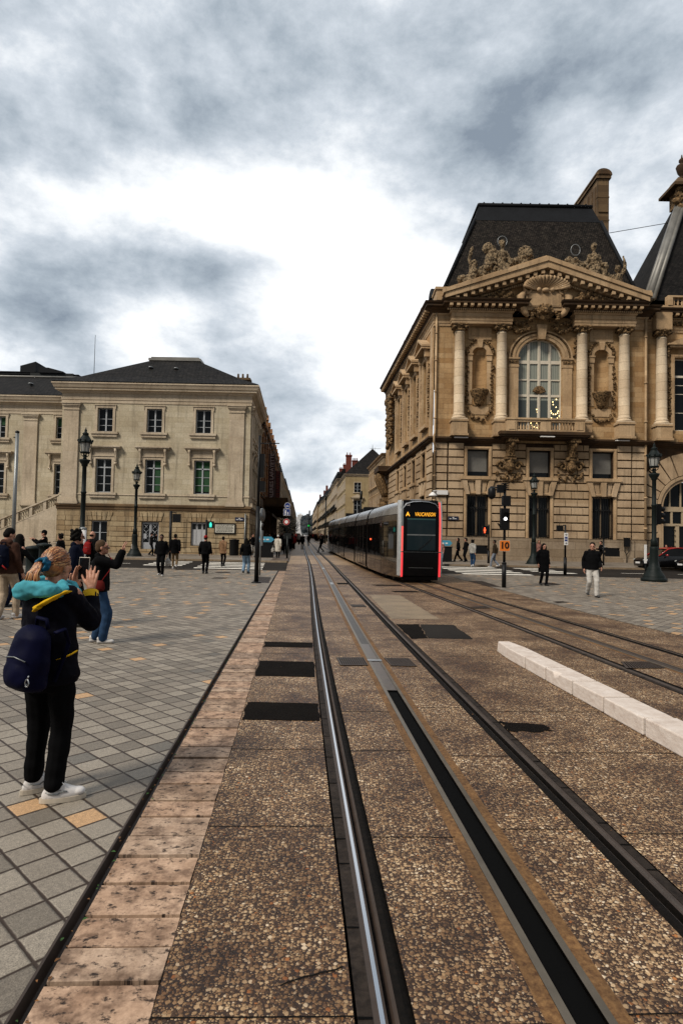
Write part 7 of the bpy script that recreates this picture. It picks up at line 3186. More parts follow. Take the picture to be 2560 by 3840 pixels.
# ------------------------------------------------------------------ cars
def car(label, loc, rz, paint, roofp, L=4.1):
    r = thing('parked_car', label, 'car', loc, rz, 'cars on the road before the town hall')
    hw = .86
    # stations along x: (x, z bottom, z belt, half width at belt)
    st = [(0, .35, .62, .55), (.08, .24, .70, .72), (.35, .2, .80, .82), (.9, .2, .90, hw), (1.2, .2, .95, hw), (2.0, .2, .97, hw), (3.0, .2, .98, hw), (3.6, .22, 1.0, .84), (3.95, .28, .95, .76), (4.1, .38, .85, .62)]
    P, fs = [], []
    for x, zb, zt_, w in st:
        x = x * L / 4.1
        m_ = (zb + zt_) / 2
        P += [(x, -w * .9, zb), (x, -w, m_), (x, -w * .97, zt_ - .05), (x, -w * .85, zt_), (x, 0, zt_ + .03), (x, w * .85, zt_), (x, w * .97, zt_ - .05), (x, w, m_), (x, w * .9, zb)]
    n = 9
    for i in range(len(st) - 1):
        for j in range(n):
            fs.append((i * n + j, i * n + (j + 1) % n, (i + 1) * n + (j + 1) % n, (i + 1) * n + j))
    fs += [tuple(range(n)), tuple((len(st) - 1) * n + j for j in range(n - 1, -1, -1))]
    b = MB()
    b.add(P, fs, 0, True)
    body = b.build('body', paint, r)
    gh = [(1.0, .92, .92, .78), (1.75, .95, 1.42, .66), (2.3, .96, 1.5, .64), (3.1, .97, 1.46, .63), (3.85, .97, 1.02, .7)]
    b = MB()
    P, fs = [], []
    for x, z0, z1, w in gh:
        x = x * L / 4.1
        P += [(x, -.8, z0), (x, -w, z1), (x, w, z1), (x, .8, z0)]
    for i in range(len(gh) - 1):
        for j in range(3):
            fs.append((i * 4 + j, i * 4 + j + 1, (i + 1) * 4 + j + 1, (i + 1) * 4 + j))
    b.add(P, fs)
    b.build('glasshouse', m_tglass, r)
    b = MB()
    P, fs = [], []
    for x, z, w in ((1.68, 1.40, .66), (2.3, 1.52, .645), (3.1, 1.48, .635), (3.35, 1.38, .65)):
        x = x * L / 4.1
        P += [(x, -w, z), (x, 0, z + .03), (x, w, z)]
    for i in range(3):
        for j in range(2):
            fs.append((i * 3 + j, i * 3 + j + 1, (i + 1) * 3 + j + 1, (i + 1) * 3 + j))
    b.add(P, fs, 0, True)
    for s in (-1, 1):
        b.tube([(1.0 * L / 4.1, s * .79, .95), (1.68 * L / 4.1, s * .67, 1.4), (2.3 * L / 4.1, s * .65, 1.5), (3.1 * L / 4.1, s * .64, 1.46), (3.75 * L / 4.1, s * .72, 1.05)], .035, 6)
    b.build('roof', roofp, r)
    for x in (.75, 3.3):
        for s in (-1, 1):
            b = MB()
            b.tube([(x * L / 4.1, s * .68, .31), (x * L / 4.1, s * .87, .31)], .31, 18)
            w = b.build('wheel', m_black, r)
            b = MB()
            b.lathe([(.0, 0), (.2, 0), (.22, .02)], n=14)
            o = b.build('rim', m_grey_metal, w, loc=(x * L / 4.1, s * .875, .31))
            o.rotation_euler = (PI / 2, 0, 0)
    for s in (-1, 1):
        b = MB()
        b.ball((.2, s * .62, .66), (.2, .14, .075), 10, 6)
        b.build('headlight', m_lamp_glass, r)
        b = MB()
        b.ball((1.45 * L / 4.1, s * .96, 1.0), (.1, .1, .07), 8, 5)
        b.build('mirror', roofp, r)
    b = MB()
    b.box(-.02, .03, -.26, .26, .42, .53)
    b.build('number_plate', m_white, r)
    b = MB()
    b.box(-.0, .1, -.5, .5, .5, .62)
    b.build('grille', m_dark, r)
    return r


m_carblack = plain('black_car_paint', (.006, .006, .007, 1), .14, 0, spec=.6)
m_carred = plain('red_car_roof', (.30, .008, .008, 1), .18, 0, spec=.6)
car('black car with a red roof behind the large lamp', (19.9, 40.2, gz(40) - .01), rad(2), m_carblack, m_carred)
car('all-black car in front of the red-roofed car', (21.6, 38.2, gz(38) - .01), rad(1), m_carblack, m_carblack)
m_carwhite = plain('white_car_paint', (.55, .55, .56, 1), .2)
moto = thing('motorcycle', 'grey motorcycle parked on the street past the tail of the tram', 'motorcycle', (-.1, 73, gz(73)), rad(80))
b = MB()
for x in (-.65, .65):
    b.tube([(x + .27 * math.cos(a * PI / 8), 0, .3 + .27 * math.sin(a * PI / 8)) for a in range(17)], .06, 6, caps=False)
b.build('wheel', m_black, moto)
b = MB()
b.cap((-.5, 0, .75), (.2, 0, .75), .16, .2)
b.cap((.2, 0, .8), (.6, 0, 1.05), .18, .22)
b.cap((.45, 0, .9), (.65, 0, .4), .08, .07)
b.fused('fairing', m_grey_metal, moto, .03, 2)
b = MB()
b.tube([(.4, -.35, 1.15), (.5, 0, 1.15), (.4, .35, 1.15)], .03, 6)
b.build('handlebar', m_black, moto)


# ------------------------------------------------------------------ small street trees
def tree(label, loc, h, r_, seed):
    q = random.Random(seed)
    t_ = thing('street_tree', label, 'tree', loc, 0, 'small dark trees on the shopping street')
    b = MB()
    b.tube([(0, 0, 0), (.04, .02, h * .4), (0, 0, h * .75)], [.11, .08, .04], 7)
    for k in range(5):
        a = q.uniform(0, 6.28)
        b.tube([(0, 0, h * .4), (r_ * .6 * math.cos(a), r_ * .6 * math.sin(a), h * .7)], [.04, .015], 5)
    b.build('trunk', m_dark, t_)
    b = MB()
    for k in range(900):
        a, u = q.uniform(0, 6.28), q.uniform(-1, 1)
        d = q.random() ** .4 * r_ * (1 + .3 * noise.noise((math.cos(a) * 2, math.sin(a) * 2, u * 2 + seed)))
        c = Vector((d * math.cos(a) * math.sqrt(1 - u * u), d * math.sin(a) * math.sqrt(1 - u * u), h * .68 + d * u * 1.2))
        n1 = Vector((q.uniform(-1, 1), q.uniform(-1, 1), q.uniform(-1, 1))).normalized()
        n2 = n1.cross(Vector((q.uniform(-1, 1), q.uniform(-1, 1), 1))).normalized()
        s = q.uniform(.06, .13)
        b.add([c + n1 * s, c + n2 * s * .6, c - n1 * s, c - n2 * s * .6], [(0, 1, 2, 3)])
    b.build('crown', m_leaf, t_, fix=False)
    return t_


m_leaf = plain('dark_leaves', (.022, .032, .02, 1), .7, var=.5, scale=4)
tree('dark bushy street tree beyond the red-ringed sign', (-8.1, 88, gz(88)), 4.6, 1.5, 3)
tree('second dark street tree just beyond the bushy one under the canopy', (-8.3, 97, gz(97)), 4.4, 1.6, 5)
tree('dark tree half hidden between the tram and the town hall corner', (7.9, 52.5, gz(52)), 3.4, .55, 8)
for x_, y_, h_, lab in ((-3.2, 118, 9.8, 'slim dark mast in front of the cream corner house, at its street corner'), (2.9, 92, 8.6, 'slim dark mast between the cream corner house and the beige block'), (-8.7, 160, 8, 'slim lamp mast among the crowd past the tram')):
    o = thing('line_mast', lab, 'mast', (x_, y_, gz(y_)), 0, 'slim dark masts along the street')
    b = MB()
    b.cyl((0, 0, 0), (0, 0, h_), .16, .13, 8)
    b.build('shaft', m_dark, o)
    b = MB()
    b.cyl((0, 0, h_ - 1.2), (.0, 0, h_ + .05), .2, .2, 8)
    b.build('head', m_dark, o)
o = thing('traffic_signal', 'small far traffic signal with a green light above the distant crowd', 'traffic light', (-9.3, 170, gz(170)))
b = MB()
b.cyl((0, 0, 0), (0, 0, 3.6), .06)
b.box(-.2, .2, -.1, .2, 3.4, 4.5)
b.build('signal_head', m_black, o)
b = MB()
b.ball((0, -.16, 4.1), (.28, .1, .28))
b.build('green_lens', emit('green_lens', (.02, 1, .1, 1), 1.2), o)


# ================================================================== people
def ik(a, c, l1, l2, pole):
    a, c = Vector(a), Vector(c)
    d = c - a
    L = min(d.length, (l1 + l2) * .999)
    d.normalize()
    x = (l1 * l1 - l2 * l2 + L * L) / (2 * L)
    h = math.sqrt(max(0, l1 * l1 - x * x))
    p = Vector(pole)
    p = (p - d * p.dot(d)).normalized()
    return a + d * x + p * h, a + d * L


def cloth(name, col, rough=.85, var=.35):
    return plain(name, (*col, 1), rough, var=var, scale=9, bump=.25, bscale=14, spec=.06)


K = {'black': cloth('black_cloth', (.0035, .0035, .004)), 'navy': cloth('navy_cloth', (.004, .006, .016)), 'char': cloth('charcoal_cloth', (.018, .017, .018)), 'denim': cloth('blue_denim', (.022, .05, .105)),
     'paledenim': cloth('pale_denim', (.17, .26, .36)), 'beige': cloth('beige_cotton', (.40, .31, .22)), 'tan': cloth('tan_cloth', (.21, .12, .065)), 'brown': cloth('brown_knit', (.055, .026, .018)),
     'white': cloth('white_cloth', (.52, .49, .45)), 'grey': cloth('grey_cloth', (.33, .31, .28)), 'cream': cloth('cream_coat', (.55, .50, .42)), 'red': cloth('red_cloth', (.22, .015, .015)), 'greyjean': cloth('grey_denim', (.19, .21, .25)),
     'khaki': cloth('khaki_cotton', (.20, .135, .075)), 'olive': cloth('olive_brown_cloth', (.035, .024, .014)), 'floral': cloth('patterned_cloth', (.33, .16, .13), var=.8),
     'skin': plain('skin', (.42, .20, .13, 1), .5, var=.15, scale=14), 'skindark': plain('brown_skin', (.12, .055, .032, 1), .5, var=.15), 'hairblack': plain('black_hair', (.006, .005, .004, 1), .8, spec=.08), 'hairbrown': plain('brown_hair', (.085, .05, .028, 1), .75, var=.5, scale=20, spec=.1),
     'shoewhite': plain('white_shoe_leather', (.50, .48, .46, 1), .5), 'shoeblack': plain('black_shoe', (.008, .008, .008, 1), .5)}


def hand(b, w, d, n, side, s=1., curl=.35, spread=.12):
    """w wrist, d finger direction, n back-of-hand normal, side: vector towards the thumb"""
    w, d, n, t_ = Vector(w), Vector(d).normalized(), Vector(n).normalized(), Vector(side).normalized()
    for i in range(4):
        k = (i - 1.5)
        kn = w + d * (.088 - .006 * abs(k - .3)) * s - t_ * k * .021 * s
        b.cap(w - t_ * k * .011 * s, kn, .014 * s, .0125 * s, 8)
        L = (.043, .048, .045, .035)[i]
        p, q = kn, d - t_ * k * spread
        for j in range(3):
            q = (q.normalized() - n * curl * (.3 + .35 * j)).normalized()
            p2 = p + q * L * s * (1, .72, .55)[j]
            b.cap(p, p2, (.0098, .0092, .0084)[j] * s, (.0092, .0084, .0075)[j] * s, 8)
            p = p2
    p = w + d * .02 * s + t_ * .016 * s
    q = (d * .55 + t_ * .8 - n * .3).normalized()
    for L, r in ((.045, .015), (.036, .012), (.028, .0105)):
        b.cap(p, p + q * L * s, r * s, r * .88 * s, 8)
        p, q = p + q * L * s, (q + d * .35).normalized()


def person(label, loc, rz, h=1.75, top='black', legs='black', shoe='shoeblack', hair='short', hc='hairblack', skin='skin', L=(.0, .0), R=(.0, .0), la=None, ra=None, coat=0, wide=1., head=(0, 0), near=False, lean=0., bulk=1., group=None, hood=False, collar=None, hatm=None, elb=(-.12, -1, -.4), fing=False):
    """L/R = (forward offset, lift) of the feet; la/ra = wrist positions relative to the shoulder (out, forward, up)"""
    r = thing('person', label, 'person', loc, rz, group)
    s = h / 1.75
    V = lambda x, y, z: Vector((x * s, y * s + lean * max(0, z - .9) * s, z * s))
    vb, vc = (.0085, .011) if near else (.018, .022)
    hipz = .93 - .04 * max(0, abs(L[0] - R[0]) - .2)
    ank = {}
    b = MB()
    tr = MB()
    tr.loft([((0, lean * .0, (hipz - .1) * s), .15 * s * bulk, .11 * s), ((0, 0, (hipz + .0) * s), .165 * s * bulk, .12 * s), ((0, lean * .1, (hipz + .12) * s), .15 * s * bulk, .105 * s)])
    tops = MB()
    shoes = []
    for sd_, f in ((-1, L), (1, R)):
        hp = V(sd_ * .085, 0, hipz)
        an = V(sd_ * (.085 + .02 * (not f[0])), f[0], .085 + f[1])
        kn, an = ik(hp, an, .445 * s, .43 * s, (sd_ * .1, 1, 0))
        ank[sd_] = an
        b.cap(hp, kn, .07 * s, .05 * s)
        b.cap(kn, an, .05 * s, .035 * s)
        tr.cap(hp, kn, .092 * s * min(wide, 1.2), .068 * s * wide)
        tr.cap(kn, an + Vector((0, 0, .0)), .068 * s * wide, .058 * s * wide)
        tilt = -f[1] * 2.2 if f[0] < 0 else f[1] * 1.2
        sb = MB()
        fw = Vector((sd_ * .12, math.cos(tilt), math.sin(tilt))).normalized()
        heel = an + Vector((0, 0, -.05 * s)) - fw * .05 * s
        toe = heel + fw * .2 * s
        sb.cap(heel, toe, .045 * s, .04 * s, 10, .9)
        sb.cap(heel + Vector((0, 0, .045 * s)), heel + fw * .07 * s + Vector((0, 0, .03 * s)), .045 * s, .04 * s)
        if near:
            sb.fused('shoe', K[shoe], r, .008, 2)
        else:
            sb.build('shoe', K[shoe], r)
    sh = 1.42
    # torso under the clothes and the garment
    b.loft([(V(0, 0, .9), .13 * s, .09 * s), (V(0, 0, 1.15), .12 * s, .085 * s), (V(0, 0, 1.36), .15 * s, .09 * s), (V(0, 0, 1.46), .09 * s, .06 * s)])
    bot = (.88 if not coat else coat)
    rg = [(V(0, 0, bot), (.185 if not coat else .21) * s * bulk, (.14 if not coat else .17) * s * bulk)]
    if coat:
        rg.append((V(0, 0, .9), .185 * s * bulk, .14 * s * bulk))
    rg += [(V(0, 0, 1.05), .175 * s * bulk, .13 * s * bulk), (V(0, .0, 1.25), .185 * s * bulk, .13 * s * bulk), (V(0, -.01, 1.38), .185 * s * bulk, .115 * s * bulk), (V(0, -.01, 1.46), .12 * s, .09 * s), (V(0, -.01, 1.50), .075 * s, .075 * s)]
    tops.loft(rg)
    if collar or hood:
        tops.cap(V(-.07, -.05, 1.49), V(.07, -.05, 1.49), .055 * s, .055 * s)
    for sd_, a in ((-1, la), (1, ra)):
        a = a or (.06, .04, -.52)
        so = V(sd_ * .175 * min(bulk, 1.15), -.01, sh)
        wr = so + Vector((sd_ * a[0] * .45, a[1], a[2])) * s
        el, wr = ik(so, wr, .285 * s, .25 * s, (sd_ * -elb[0], elb[1], elb[2]))
        b.cap(so, el, .045 * s, .036 * s)
        b.cap(el, wr, .036 * s, .026 * s)
        tops.cap(so + Vector((-sd_ * .03, 0, -.01)) * s, el, .075 * s * bulk, .062 * s * bulk)
        tops.cap(el, wr - (wr - el).normalized() * .01, .062 * s * bulk, .047 * s * bulk)
        dr = (wr - el).normalized()
        if near or fing:
            hand(b, wr, dr if a[2] < -.2 else dr * .5 + Vector((0, .1, 1)), Vector((sd_, 0, 0)) if a[2] < -.2 else Vector((sd_ * .4, -1, 0)), Vector((0, 1, 0)) if a[2] < -.2 else Vector((-sd_, 0, 0)), s * 1.02, .5)
        else:
            b.cap(wr, wr + dr * .1 * s, .032 * s, .026 * s)
            for k in range(4):
                o_ = Vector((0, (k - 1.5) * .018, 0)) * s
                b.cap(wr + dr * .09 * s + o_, wr + dr * (.155 - .01 * abs(k - 1)) * s + o_, .012 * s, .009 * s, 6)
            b.cap(wr + dr * .03 * s, wr + dr * .08 * s + Vector((0, .05, 0)) * s, .014 * s, .011 * s, 6)
    # head
    hcn = V(0, .02, 1.625)
    HM = Matrix.Translation(hcn) @ Euler((head[1], 0, head[0])).to_matrix().to_4x4()
    Q = lambda x, y, z: HM @ (Vector((x, y, z)) * s)
    b.cap(V(0, -.01, 1.42), Q(0, -.02, -.06), .055 * s, .052 * s)
    hb = MB()
    hb.M = HM @ Matrix.Scale(s, 4)
    hb.ball((0, 0, .02), (.077, .095, .105), 16, 10)
    hb.ball((0, .022, -.05), (.06, .068, .072), 14, 8)
    hb.ball((0, .062, -.085), (.032, .028, .03), 10, 6)
    hb.cap((0, .094, .02), (0, .112, -.018), .010, .015)
    hb.cap((-.02, .086, -.055), (.02, .086, -.055), .011, .011)
    hb.cap((-.045, .08, .032), (.045, .08, .032), .012, .012)
    for sd_ in (-1, 1):
        hb.ball((sd_ * .078, -.005, -.005), (.012, .024, .034), 8, 6)
    hb.M = None
    b.v_off = 0
    b.add(hb.v, hb.f, 0, True)
    body = b.fused('body', K[skin], r, vb, 2)
    e = MB()
    e.M = HM @ Matrix.Scale(s, 4)
    for sd_ in (-1, 1):
        e.ball((sd_ * .033, .083, .008), (.013, .010, .008), 8, 5)
        e.cap((sd_ * .018, .094, .03), (sd_ * .052, .084, .032), .005, .004, 6)
    e.build('eye', K['hairblack'], r)
    tops.fused('jacket' if not coat else 'coat', K[top], r, vc, 3, disp=(lambda co, n: n * .012 * noise.noise(co * 9)))
    tr.fused('trousers', K[legs], r, vc, 2, disp=(lambda co, n: n * .009 * noise.noise(Vector((co.x * 8, co.y * 8, co.z * 12)))))
    # hair or headgear
    q = MB()
    q.M = HM @ Matrix.Scale(s, 4)
    nm = 'hair'
    if hair in ('short', 'long', 'bald', 'curly'):
        if hair != 'bald':
            q.ball((0, -.018, .045), (.088, .098, .10), 14, 9)
            q.ball((0, -.045, .0), (.083, .075, .085), 12, 8)
            if hair == 'curly':
                for k in range(26):
                    a = k * 2.4
                    z = .14 - .0075 * k
                    q.ball((.085 * math.cos(a), -.02 + .09 * math.sin(a) * (1 if math.sin(a) < 0 else .7), z), .035, 7, 5)
        else:
            q.ball((0, -.04, -.01), (.084, .065, .05), 12, 8)
        if hair == 'long':
            q.loft([((0, -.03, .06), .085, .085), ((0, -.05, -.05), .105, .075), ((0, -.075, -.2), .125, .06), ((0, -.09, -.36), .11, .045), ((0, -.1, -.48), .05, .02)], 14)
            for sd_ in (-1, 1):
                q.cap((sd_ * .082, .02, .0), (sd_ * .1, .03, -.25), .03, .028)
    else:
        nm = hair
        q.ball((0, -.008, .052), (.093, .107, .10), 14, 9)
        if hair == 'cap':
            q.loft([((0, .09, .055), .07, .075), ((0, .1, .07), .068, .07)], 14)
        if hair == 'beanie':
            q.ball((0, -.01, .16), .03)
    if nm == 'hair':
        q.fused('hair', K[hc], r, .01 if near else .016, 1)
    else:
        q.build(nm, K[hatm or 'black'], r)
        if hair != 'hood':
            q = MB()
            q.M = HM @ Matrix.Scale(s, 4)
            q.ball((0, -.045, -.01), (.084, .065, .06), 12, 8)
            q.build('hair', K[hc], r)
    return r


WALK = dict(la=(.06, .16, -.49), ra=(.06, -.16, -.49))
WALK2 = dict(la=(.06, -.16, -.49), ra=(.06, .16, -.49))
ST = lambda a, l=.04: dict(L=(a, .0 if a > 0 else l), R=(-a, l if a > 0 else .0))
away, toward = 0, PI
walkers = 'pedestrians in the square'


def g2(x, y):
    P = G(x, y)
    return P + Vector((0, 0, .11 if P.y > 40 else 0))


person('man in black with a white bag walking towards the camera before the courthouse door', g2(603, 2160), toward + .1, 1.76, 'black', 'black', 'shoewhite', 'short', skin='skindark', near=False, bulk=1.12, wide=1.15, L=(.12, 0), R=(-.12, .05), la=(.1, .05, -.5), ra=(.16, -.05, -.47), head=(0, -.15))
person('man in a long black coat and khaki trousers seen from behind, stepping over the kerb', g2(655, 2134), away + .25, 1.8, 'black', 'khaki', 'shoewhite', 'short', bulk=1.15, coat=.78, **ST(.17, .1), **WALK)
person('stout man in black with a dark red cap, seen from behind on the square', g2(768, 2151), away, 1.76, 'black', 'black', 'shoeblack', 'cap', hatm='red', bulk=1.22, wide=1.1, L=(.06, 0), R=(-.06, .01), la=(.14, .04, -.5), ra=(.16, .06, -.46))
person('person in a tan coat with a bag, walking away over the striped crossing', g2(835, 2125), away - .1, 1.7, 'tan', 'black', 'shoeblack', 'short', bulk=1.1, coat=.76, **ST(.1), **WALK)
person('woman in a black top and pale blue jeans walking away beside the black mast', g2(921, 2151), away - .15, 1.68, 'black', 'paledenim', 'shoeblack', 'long', bulk=1.08, wide=1.3, **ST(-.14), **WALK2)
person('person with a light strap in dark clothes by the courthouse corner', g2(946, 2093), toward + .9, 1.74, 'black', 'grey', 'shoeblack', 'short', **ST(.15), **WALK)
person('person in a dark hat filming beside the courthouse door', g2(566, 2090), -PI / 2, 1.68, 'char', 'black', 'shoeblack', 'cap', hatm='black', la=(.05, .33, .08), ra=(.05, .38, .1), **ST(-.16, .06))
person('woman in a white coat and white beanie walking away up the pavement', g2(1041, 2100), away, 1.68, 'cream', 'black', 'shoeblack', 'beanie', hc='hairbrown', hatm='white', bulk=1.15, coat=.52, **ST(.06), **WALK)
person('dark walker striding across the tracks behind the tram', G(1201, 2046) * 0 + Vector((-2.1, 62, gz(62))), PI / 2, 1.76, 'black', 'black', 'shoeblack', 'short', **ST(.26, .08), **WALK2)
person('person in a patterned shirt and grey trousers beside the tram nose', g2(1652, 2122), toward - .4, 1.72, 'floral', 'greyjean', 'shoewhite', 'short', wide=1.2, **ST(.2, .06), **WALK)
person('person in black with long hair striding past the town hall corner', g2(1716, 2112), PI / 2 + .1, 1.74, 'black', 'black', 'shoeblack', 'long', coat=.8, wide=1.15, **ST(.3, .05), **WALK)
person('person in black between the striding walker and the pale hoodie', g2(1745, 2113), PI / 2 + .4, 1.72, 'black', 'black', 'shoeblack', 'curly', wide=1.25, **ST(.12), **WALK2)
person('young person in a pale grey hoodie and blue jeans seen from behind', g2(1770, 2126), away - .5, 1.76, 'grey', 'denim', 'shoewhite', 'curly', hood=True, bulk=1.08, wide=1.2, **ST(.1, .05), **WALK)
person('person in an olive brown jacket and pale jeans striding past the 10 plate', g2(1853, 2127), PI / 2 - .3, 1.78, 'olive', 'greyjean', 'shoewhite', 'short', skin='skindark', bulk=1.08, wide=1.1, **ST(.24, .06), **WALK2)
person('person with brown hair mostly hidden behind the lamp at the town hall', g2(2018, 2116), toward, 1.7, 'floral', 'black', 'shoeblack', 'long', 'hairbrown')
person('woman in a long black coat with long dark hair walking towards the camera', g2(2036, 2196), toward + .15, 1.70, 'black', 'black', 'shoeblack', 'long', bulk=1.12, coat=.58, near=True, L=(.08, 0), R=(-.1, .03), la=(.1, .02, -.52), ra=(.12, .0, -.5), head=(0, -.25))
person('man in a black jacket and white trousers walking towards the camera', g2(2218, 2238), toward - .12, 1.77, 'black', 'white', 'shoeblack', 'short', bulk=1.16, wide=1.18, near=True, L=(.2, 0), R=(-.2, .06), la=(.08, .12, -.45), ra=(.1, -.05, -.5), head=(-.35, -.1), hood=True)
person('person with a white bag partly hidden behind the man in white trousers', g2(2252, 2124), PI / 2, 1.72, 'black', 'black', 'shoewhite', 'short', bulk=1.1, la=(.05, .3, -.2), ra=(.05, .3, -.25), **ST(.14))
person('person with reddish face standing behind the black car with a red roof', (23.0, 42.3, gz(42)), PI / 2, 1.7, 'black', 'black')
# the group on the left
person('man in a brown hoodie and beige trousers carrying a dark backpack, seen from behind', g2(22, 2322), away - .15, 1.80, 'brown', 'beige', 'shoewhite', 'short', near=True, bulk=1.08, wide=1.12, L=(-.1, 0), R=(.16, .0), la=(.1, .05, -.5), ra=(.1, .1, -.5), head=(-.5, -.4), hood=True)
person('woman with very long black hair in black, leaning beside the man with the backpack', g2(54, 2276), away - .5, 1.68, 'black', 'navy', 'shoeblack', 'long', near=True, wide=1.25, lean=.1, L=(-.16, 0), R=(.14, 0), la=(.1, .1, -.5), ra=(.35, .3, -.42))
person('young man with dark hair and glasses in a dark jacket behind the red-haired woman', (-4.95, 11.2, 0), -PI / 2 + .35, 1.78, 'navy', 'black', 'shoeblack', 'curly', near=True, bulk=1.12, collar=1)
p25 = person('woman with short brown hair in a black puffer jacket and blue jeans, photographing', g2(368, 2410), -PI / 2 + .28, 1.62, 'black', 'denim', 'shoewhite', 'short', 'hairbrown', near=True, bulk=1.18, wide=1.3, L=(-.06, 0), R=(.08, 0), la=(-.2, .36, .13), ra=(-.1, .36, .15), head=(0, .12), collar=1, elb=(-.1, .25, -1.2))
person('bald man with a dark red backpack seen from behind, near the courthouse window', (-8.75, 21.0, 0), away - .45, 1.82, 'black', 'black', 'shoeblack', 'bald', bulk=1.1)
person('dark figure standing close beside the bald man', (-9.9, 22.5, 0), away, 1.70, 'black', 'black', 'shoeblack', 'short')
person('man in a black cap photographing by the courthouse stair', (-12.4, 25.0, 0), PI / 2 + .2, 1.84, 'black', 'black', 'shoeblack', 'cap', hatm='black', la=(0, .4, -.05), ra=(0, .4, -.05))
person('dark-haired person with a reddish face beside the man in the cap', (-11.35, 24.2, 0), PI / 2, 1.7, 'black', 'black', 'shoeblack', 'curly', bulk=1.15)
# walkers on the street
for i, (x, y, rz, k, lab) in enumerate(((-5.9, 47, 0, 'black', 'dark walker just ahead of the woman in the white coat'), (-4.9, 52, 0, 'char', 'tall dark walker close beside the woman in the white coat'), (-6.6, 55, PI, 'black', 'dark walker under the canopy facing the camera'),
                                     (-5.1, 60, 0, 'black', 'dark walker beside the three-sign post'), (-4.3, 66, 0, 'black', 'walker in black at the track edge beyond the three-sign post'), (-4.6, 84, 0, 'char', 'small dark walker far ahead beside the rails'))):
    person(lab, (x, y, gz(y) + .11), rz, 1.74, k, 'black', 'shoeblack', 'short', bulk=1.1, **ST(.14), **WALK)

# distant shoppers as one mass
b = MB()
q = random.Random(17)
for i in range(230):
    if i < 90:
        y = q.uniform(62, 190)
        x = lf(y) + q.uniform(.6, 4.0)
    else:
        y = q.uniform(84, 300)
        x = rf(y) + (-3.0 if y > 120 else 0) - q.uniform(.3, 4.2)
    z = gz(y) + .1
    h = q.uniform(1.5, 1.85)
    st_ = q.uniform(.05, .25)
    m = q.choice((0, 0, 0, 0, 0, 0, 1, 2, 3))
    b.cap((x, y - st_, z), (x, y, z + h * .5), .08, .11, 6)
    b.cap((x + .12, y + st_, z), (x + .05, y, z + h * .5), .08, .11, 6)
    n0 = len(b.f)
    b.cap((x, y, z + h * .5), (x, y, z + h * .78), .2, .21, 7)
    b.cap((x - .24, y, z + h * .76), (x - .28, y, z + h * .48), .07, .06, 6)
    b.cap((x + .24, y, z + h * .76), (x + .28, y, z + h * .48), .07, .06, 6)
    for j in range(n0, len(b.f)):
        b.m[j] = m
    n0 = len(b.f)
    b.ball((x, y, z + h * .93), (.1, .11, .13), 7, 5)
    for j in range(n0, len(b.f)):
        b.m[j] = 4 if q.random() < .35 else 0
tag(b.build('crowd', [K['black'], K['grey'], K['red'], K['tan'], K['skin']], fix=False), 'crowd of distant shoppers on the pavements along the street', 'crowd', kind='stuff')


# things carried
def backpack(label, M, col, w=.3, h=.42, d=.16):
    r = thing('backpack', label, 'backpack')
    r.matrix_world = M
    b = MB()
    b.loft([((0, 0, 0), w * .42, d * .4), ((0, -.01, .03), w * .5, d * .5), ((0, -.02, h * .5), w * .52, d * .55), ((0, -.01, h * .85), w * .46, d * .48), ((0, 0, h * .97), w * .3, d * .3), ((0, 0, h), w * .12, d * .12)], 18)
    b.ball((0, -d * .5, h * .27), (w * .4, d * .3, h * .23), 14, 8)
    b.fused('pack', col, r, .012, 3, disp=(lambda co, n: n * .008 * noise.noise(co * 14)))
    b = MB()
    b.tube([(-.05, d * .3, h * .95), (-.04, d * .25, h * 1.1), (.04, d * .25, h * 1.1), (.05, d * .3, h * .95)], .013, 6)
    for s in (-1, 1):
        b.tube([(s * .09, d * .4, h * .9), (s * .1, d * .75, h * .95), (s * .1, d * 1.0, h * .7), (s * .11, d * .5, h * .12)], .02, 6, flat=.5)
    b.build('strap', col, r)
    b = MB()
    b.tube([(-w * .3, -d * .62, h * .52), (0, -d * .68, h * .56), (w * .3, -d * .62, h * .52)], .004, 5)
    b.tube([(w * .32, -d * .5, h * .25), (w * .32, -d * .56, h * .18), (w * .36, -d * .54, h * .14), (w * .33, -d * .5, h * .25)], .004, 5)
    b.build('zip', m_grey_metal, r)
    return r


P = g2(22, 2322)
bk = backpack('dark blue backpack on the back of the man in the brown hoodie', Matrix.Translation(P + Vector((-.02, -.20, 1.02))) @ Matrix.Rotation(-.15, 4, 'Z'), K['navy'], .32, .46, .2)
b = MB()
b.tube([(.12, -.12, .06), (.2, -.1, -.02)], .014, 6)
b.build('red_tag', K['red'], bk)
backpack('dark red backpack worn by the bald man', Matrix.Translation((-8.82, 20.82, 1.02)) @ Matrix.Rotation(-.4, 4, 'Z'), K['red'], .3, .44, .17)
for P, w, lab in ((g2(618, 2158) + Vector((.12, 0, .42)), .26, 'crumpled white plastic bag carried by the man walking towards the camera'), (g2(1025, 2100) + Vector((-.05, 0, .45)), .26, 'grey shopping bag carried by the woman in the white coat'), (g2(2256, 2124) + Vector((0, -.3, 1.05)), .22, 'white bag held by the person behind the man in white trousers')):
    r = thing('carrier_bag', lab, 'bag', P)
    b = MB()
    b.loft([((0, 0, 0), w * .4, .08), ((.01, 0, .1), w * .5, .1), ((0, 0, .25), w * .42, .07), ((0, 0, .34), w * .15, .03)], 12)
    b.fused('sack', K['white'] if w < .25 or 'plastic' in lab else K['grey'], r, .014, 1, disp=(lambda co, n: n * .03 * noise.noise(co * 13)))
    b = MB()
    b.tube([(-.05, 0, .32), (-.02, 0, .46), (.02, 0, .46), (.05, 0, .32)], .008, 5)
    b.build('handle', K['white'], r)
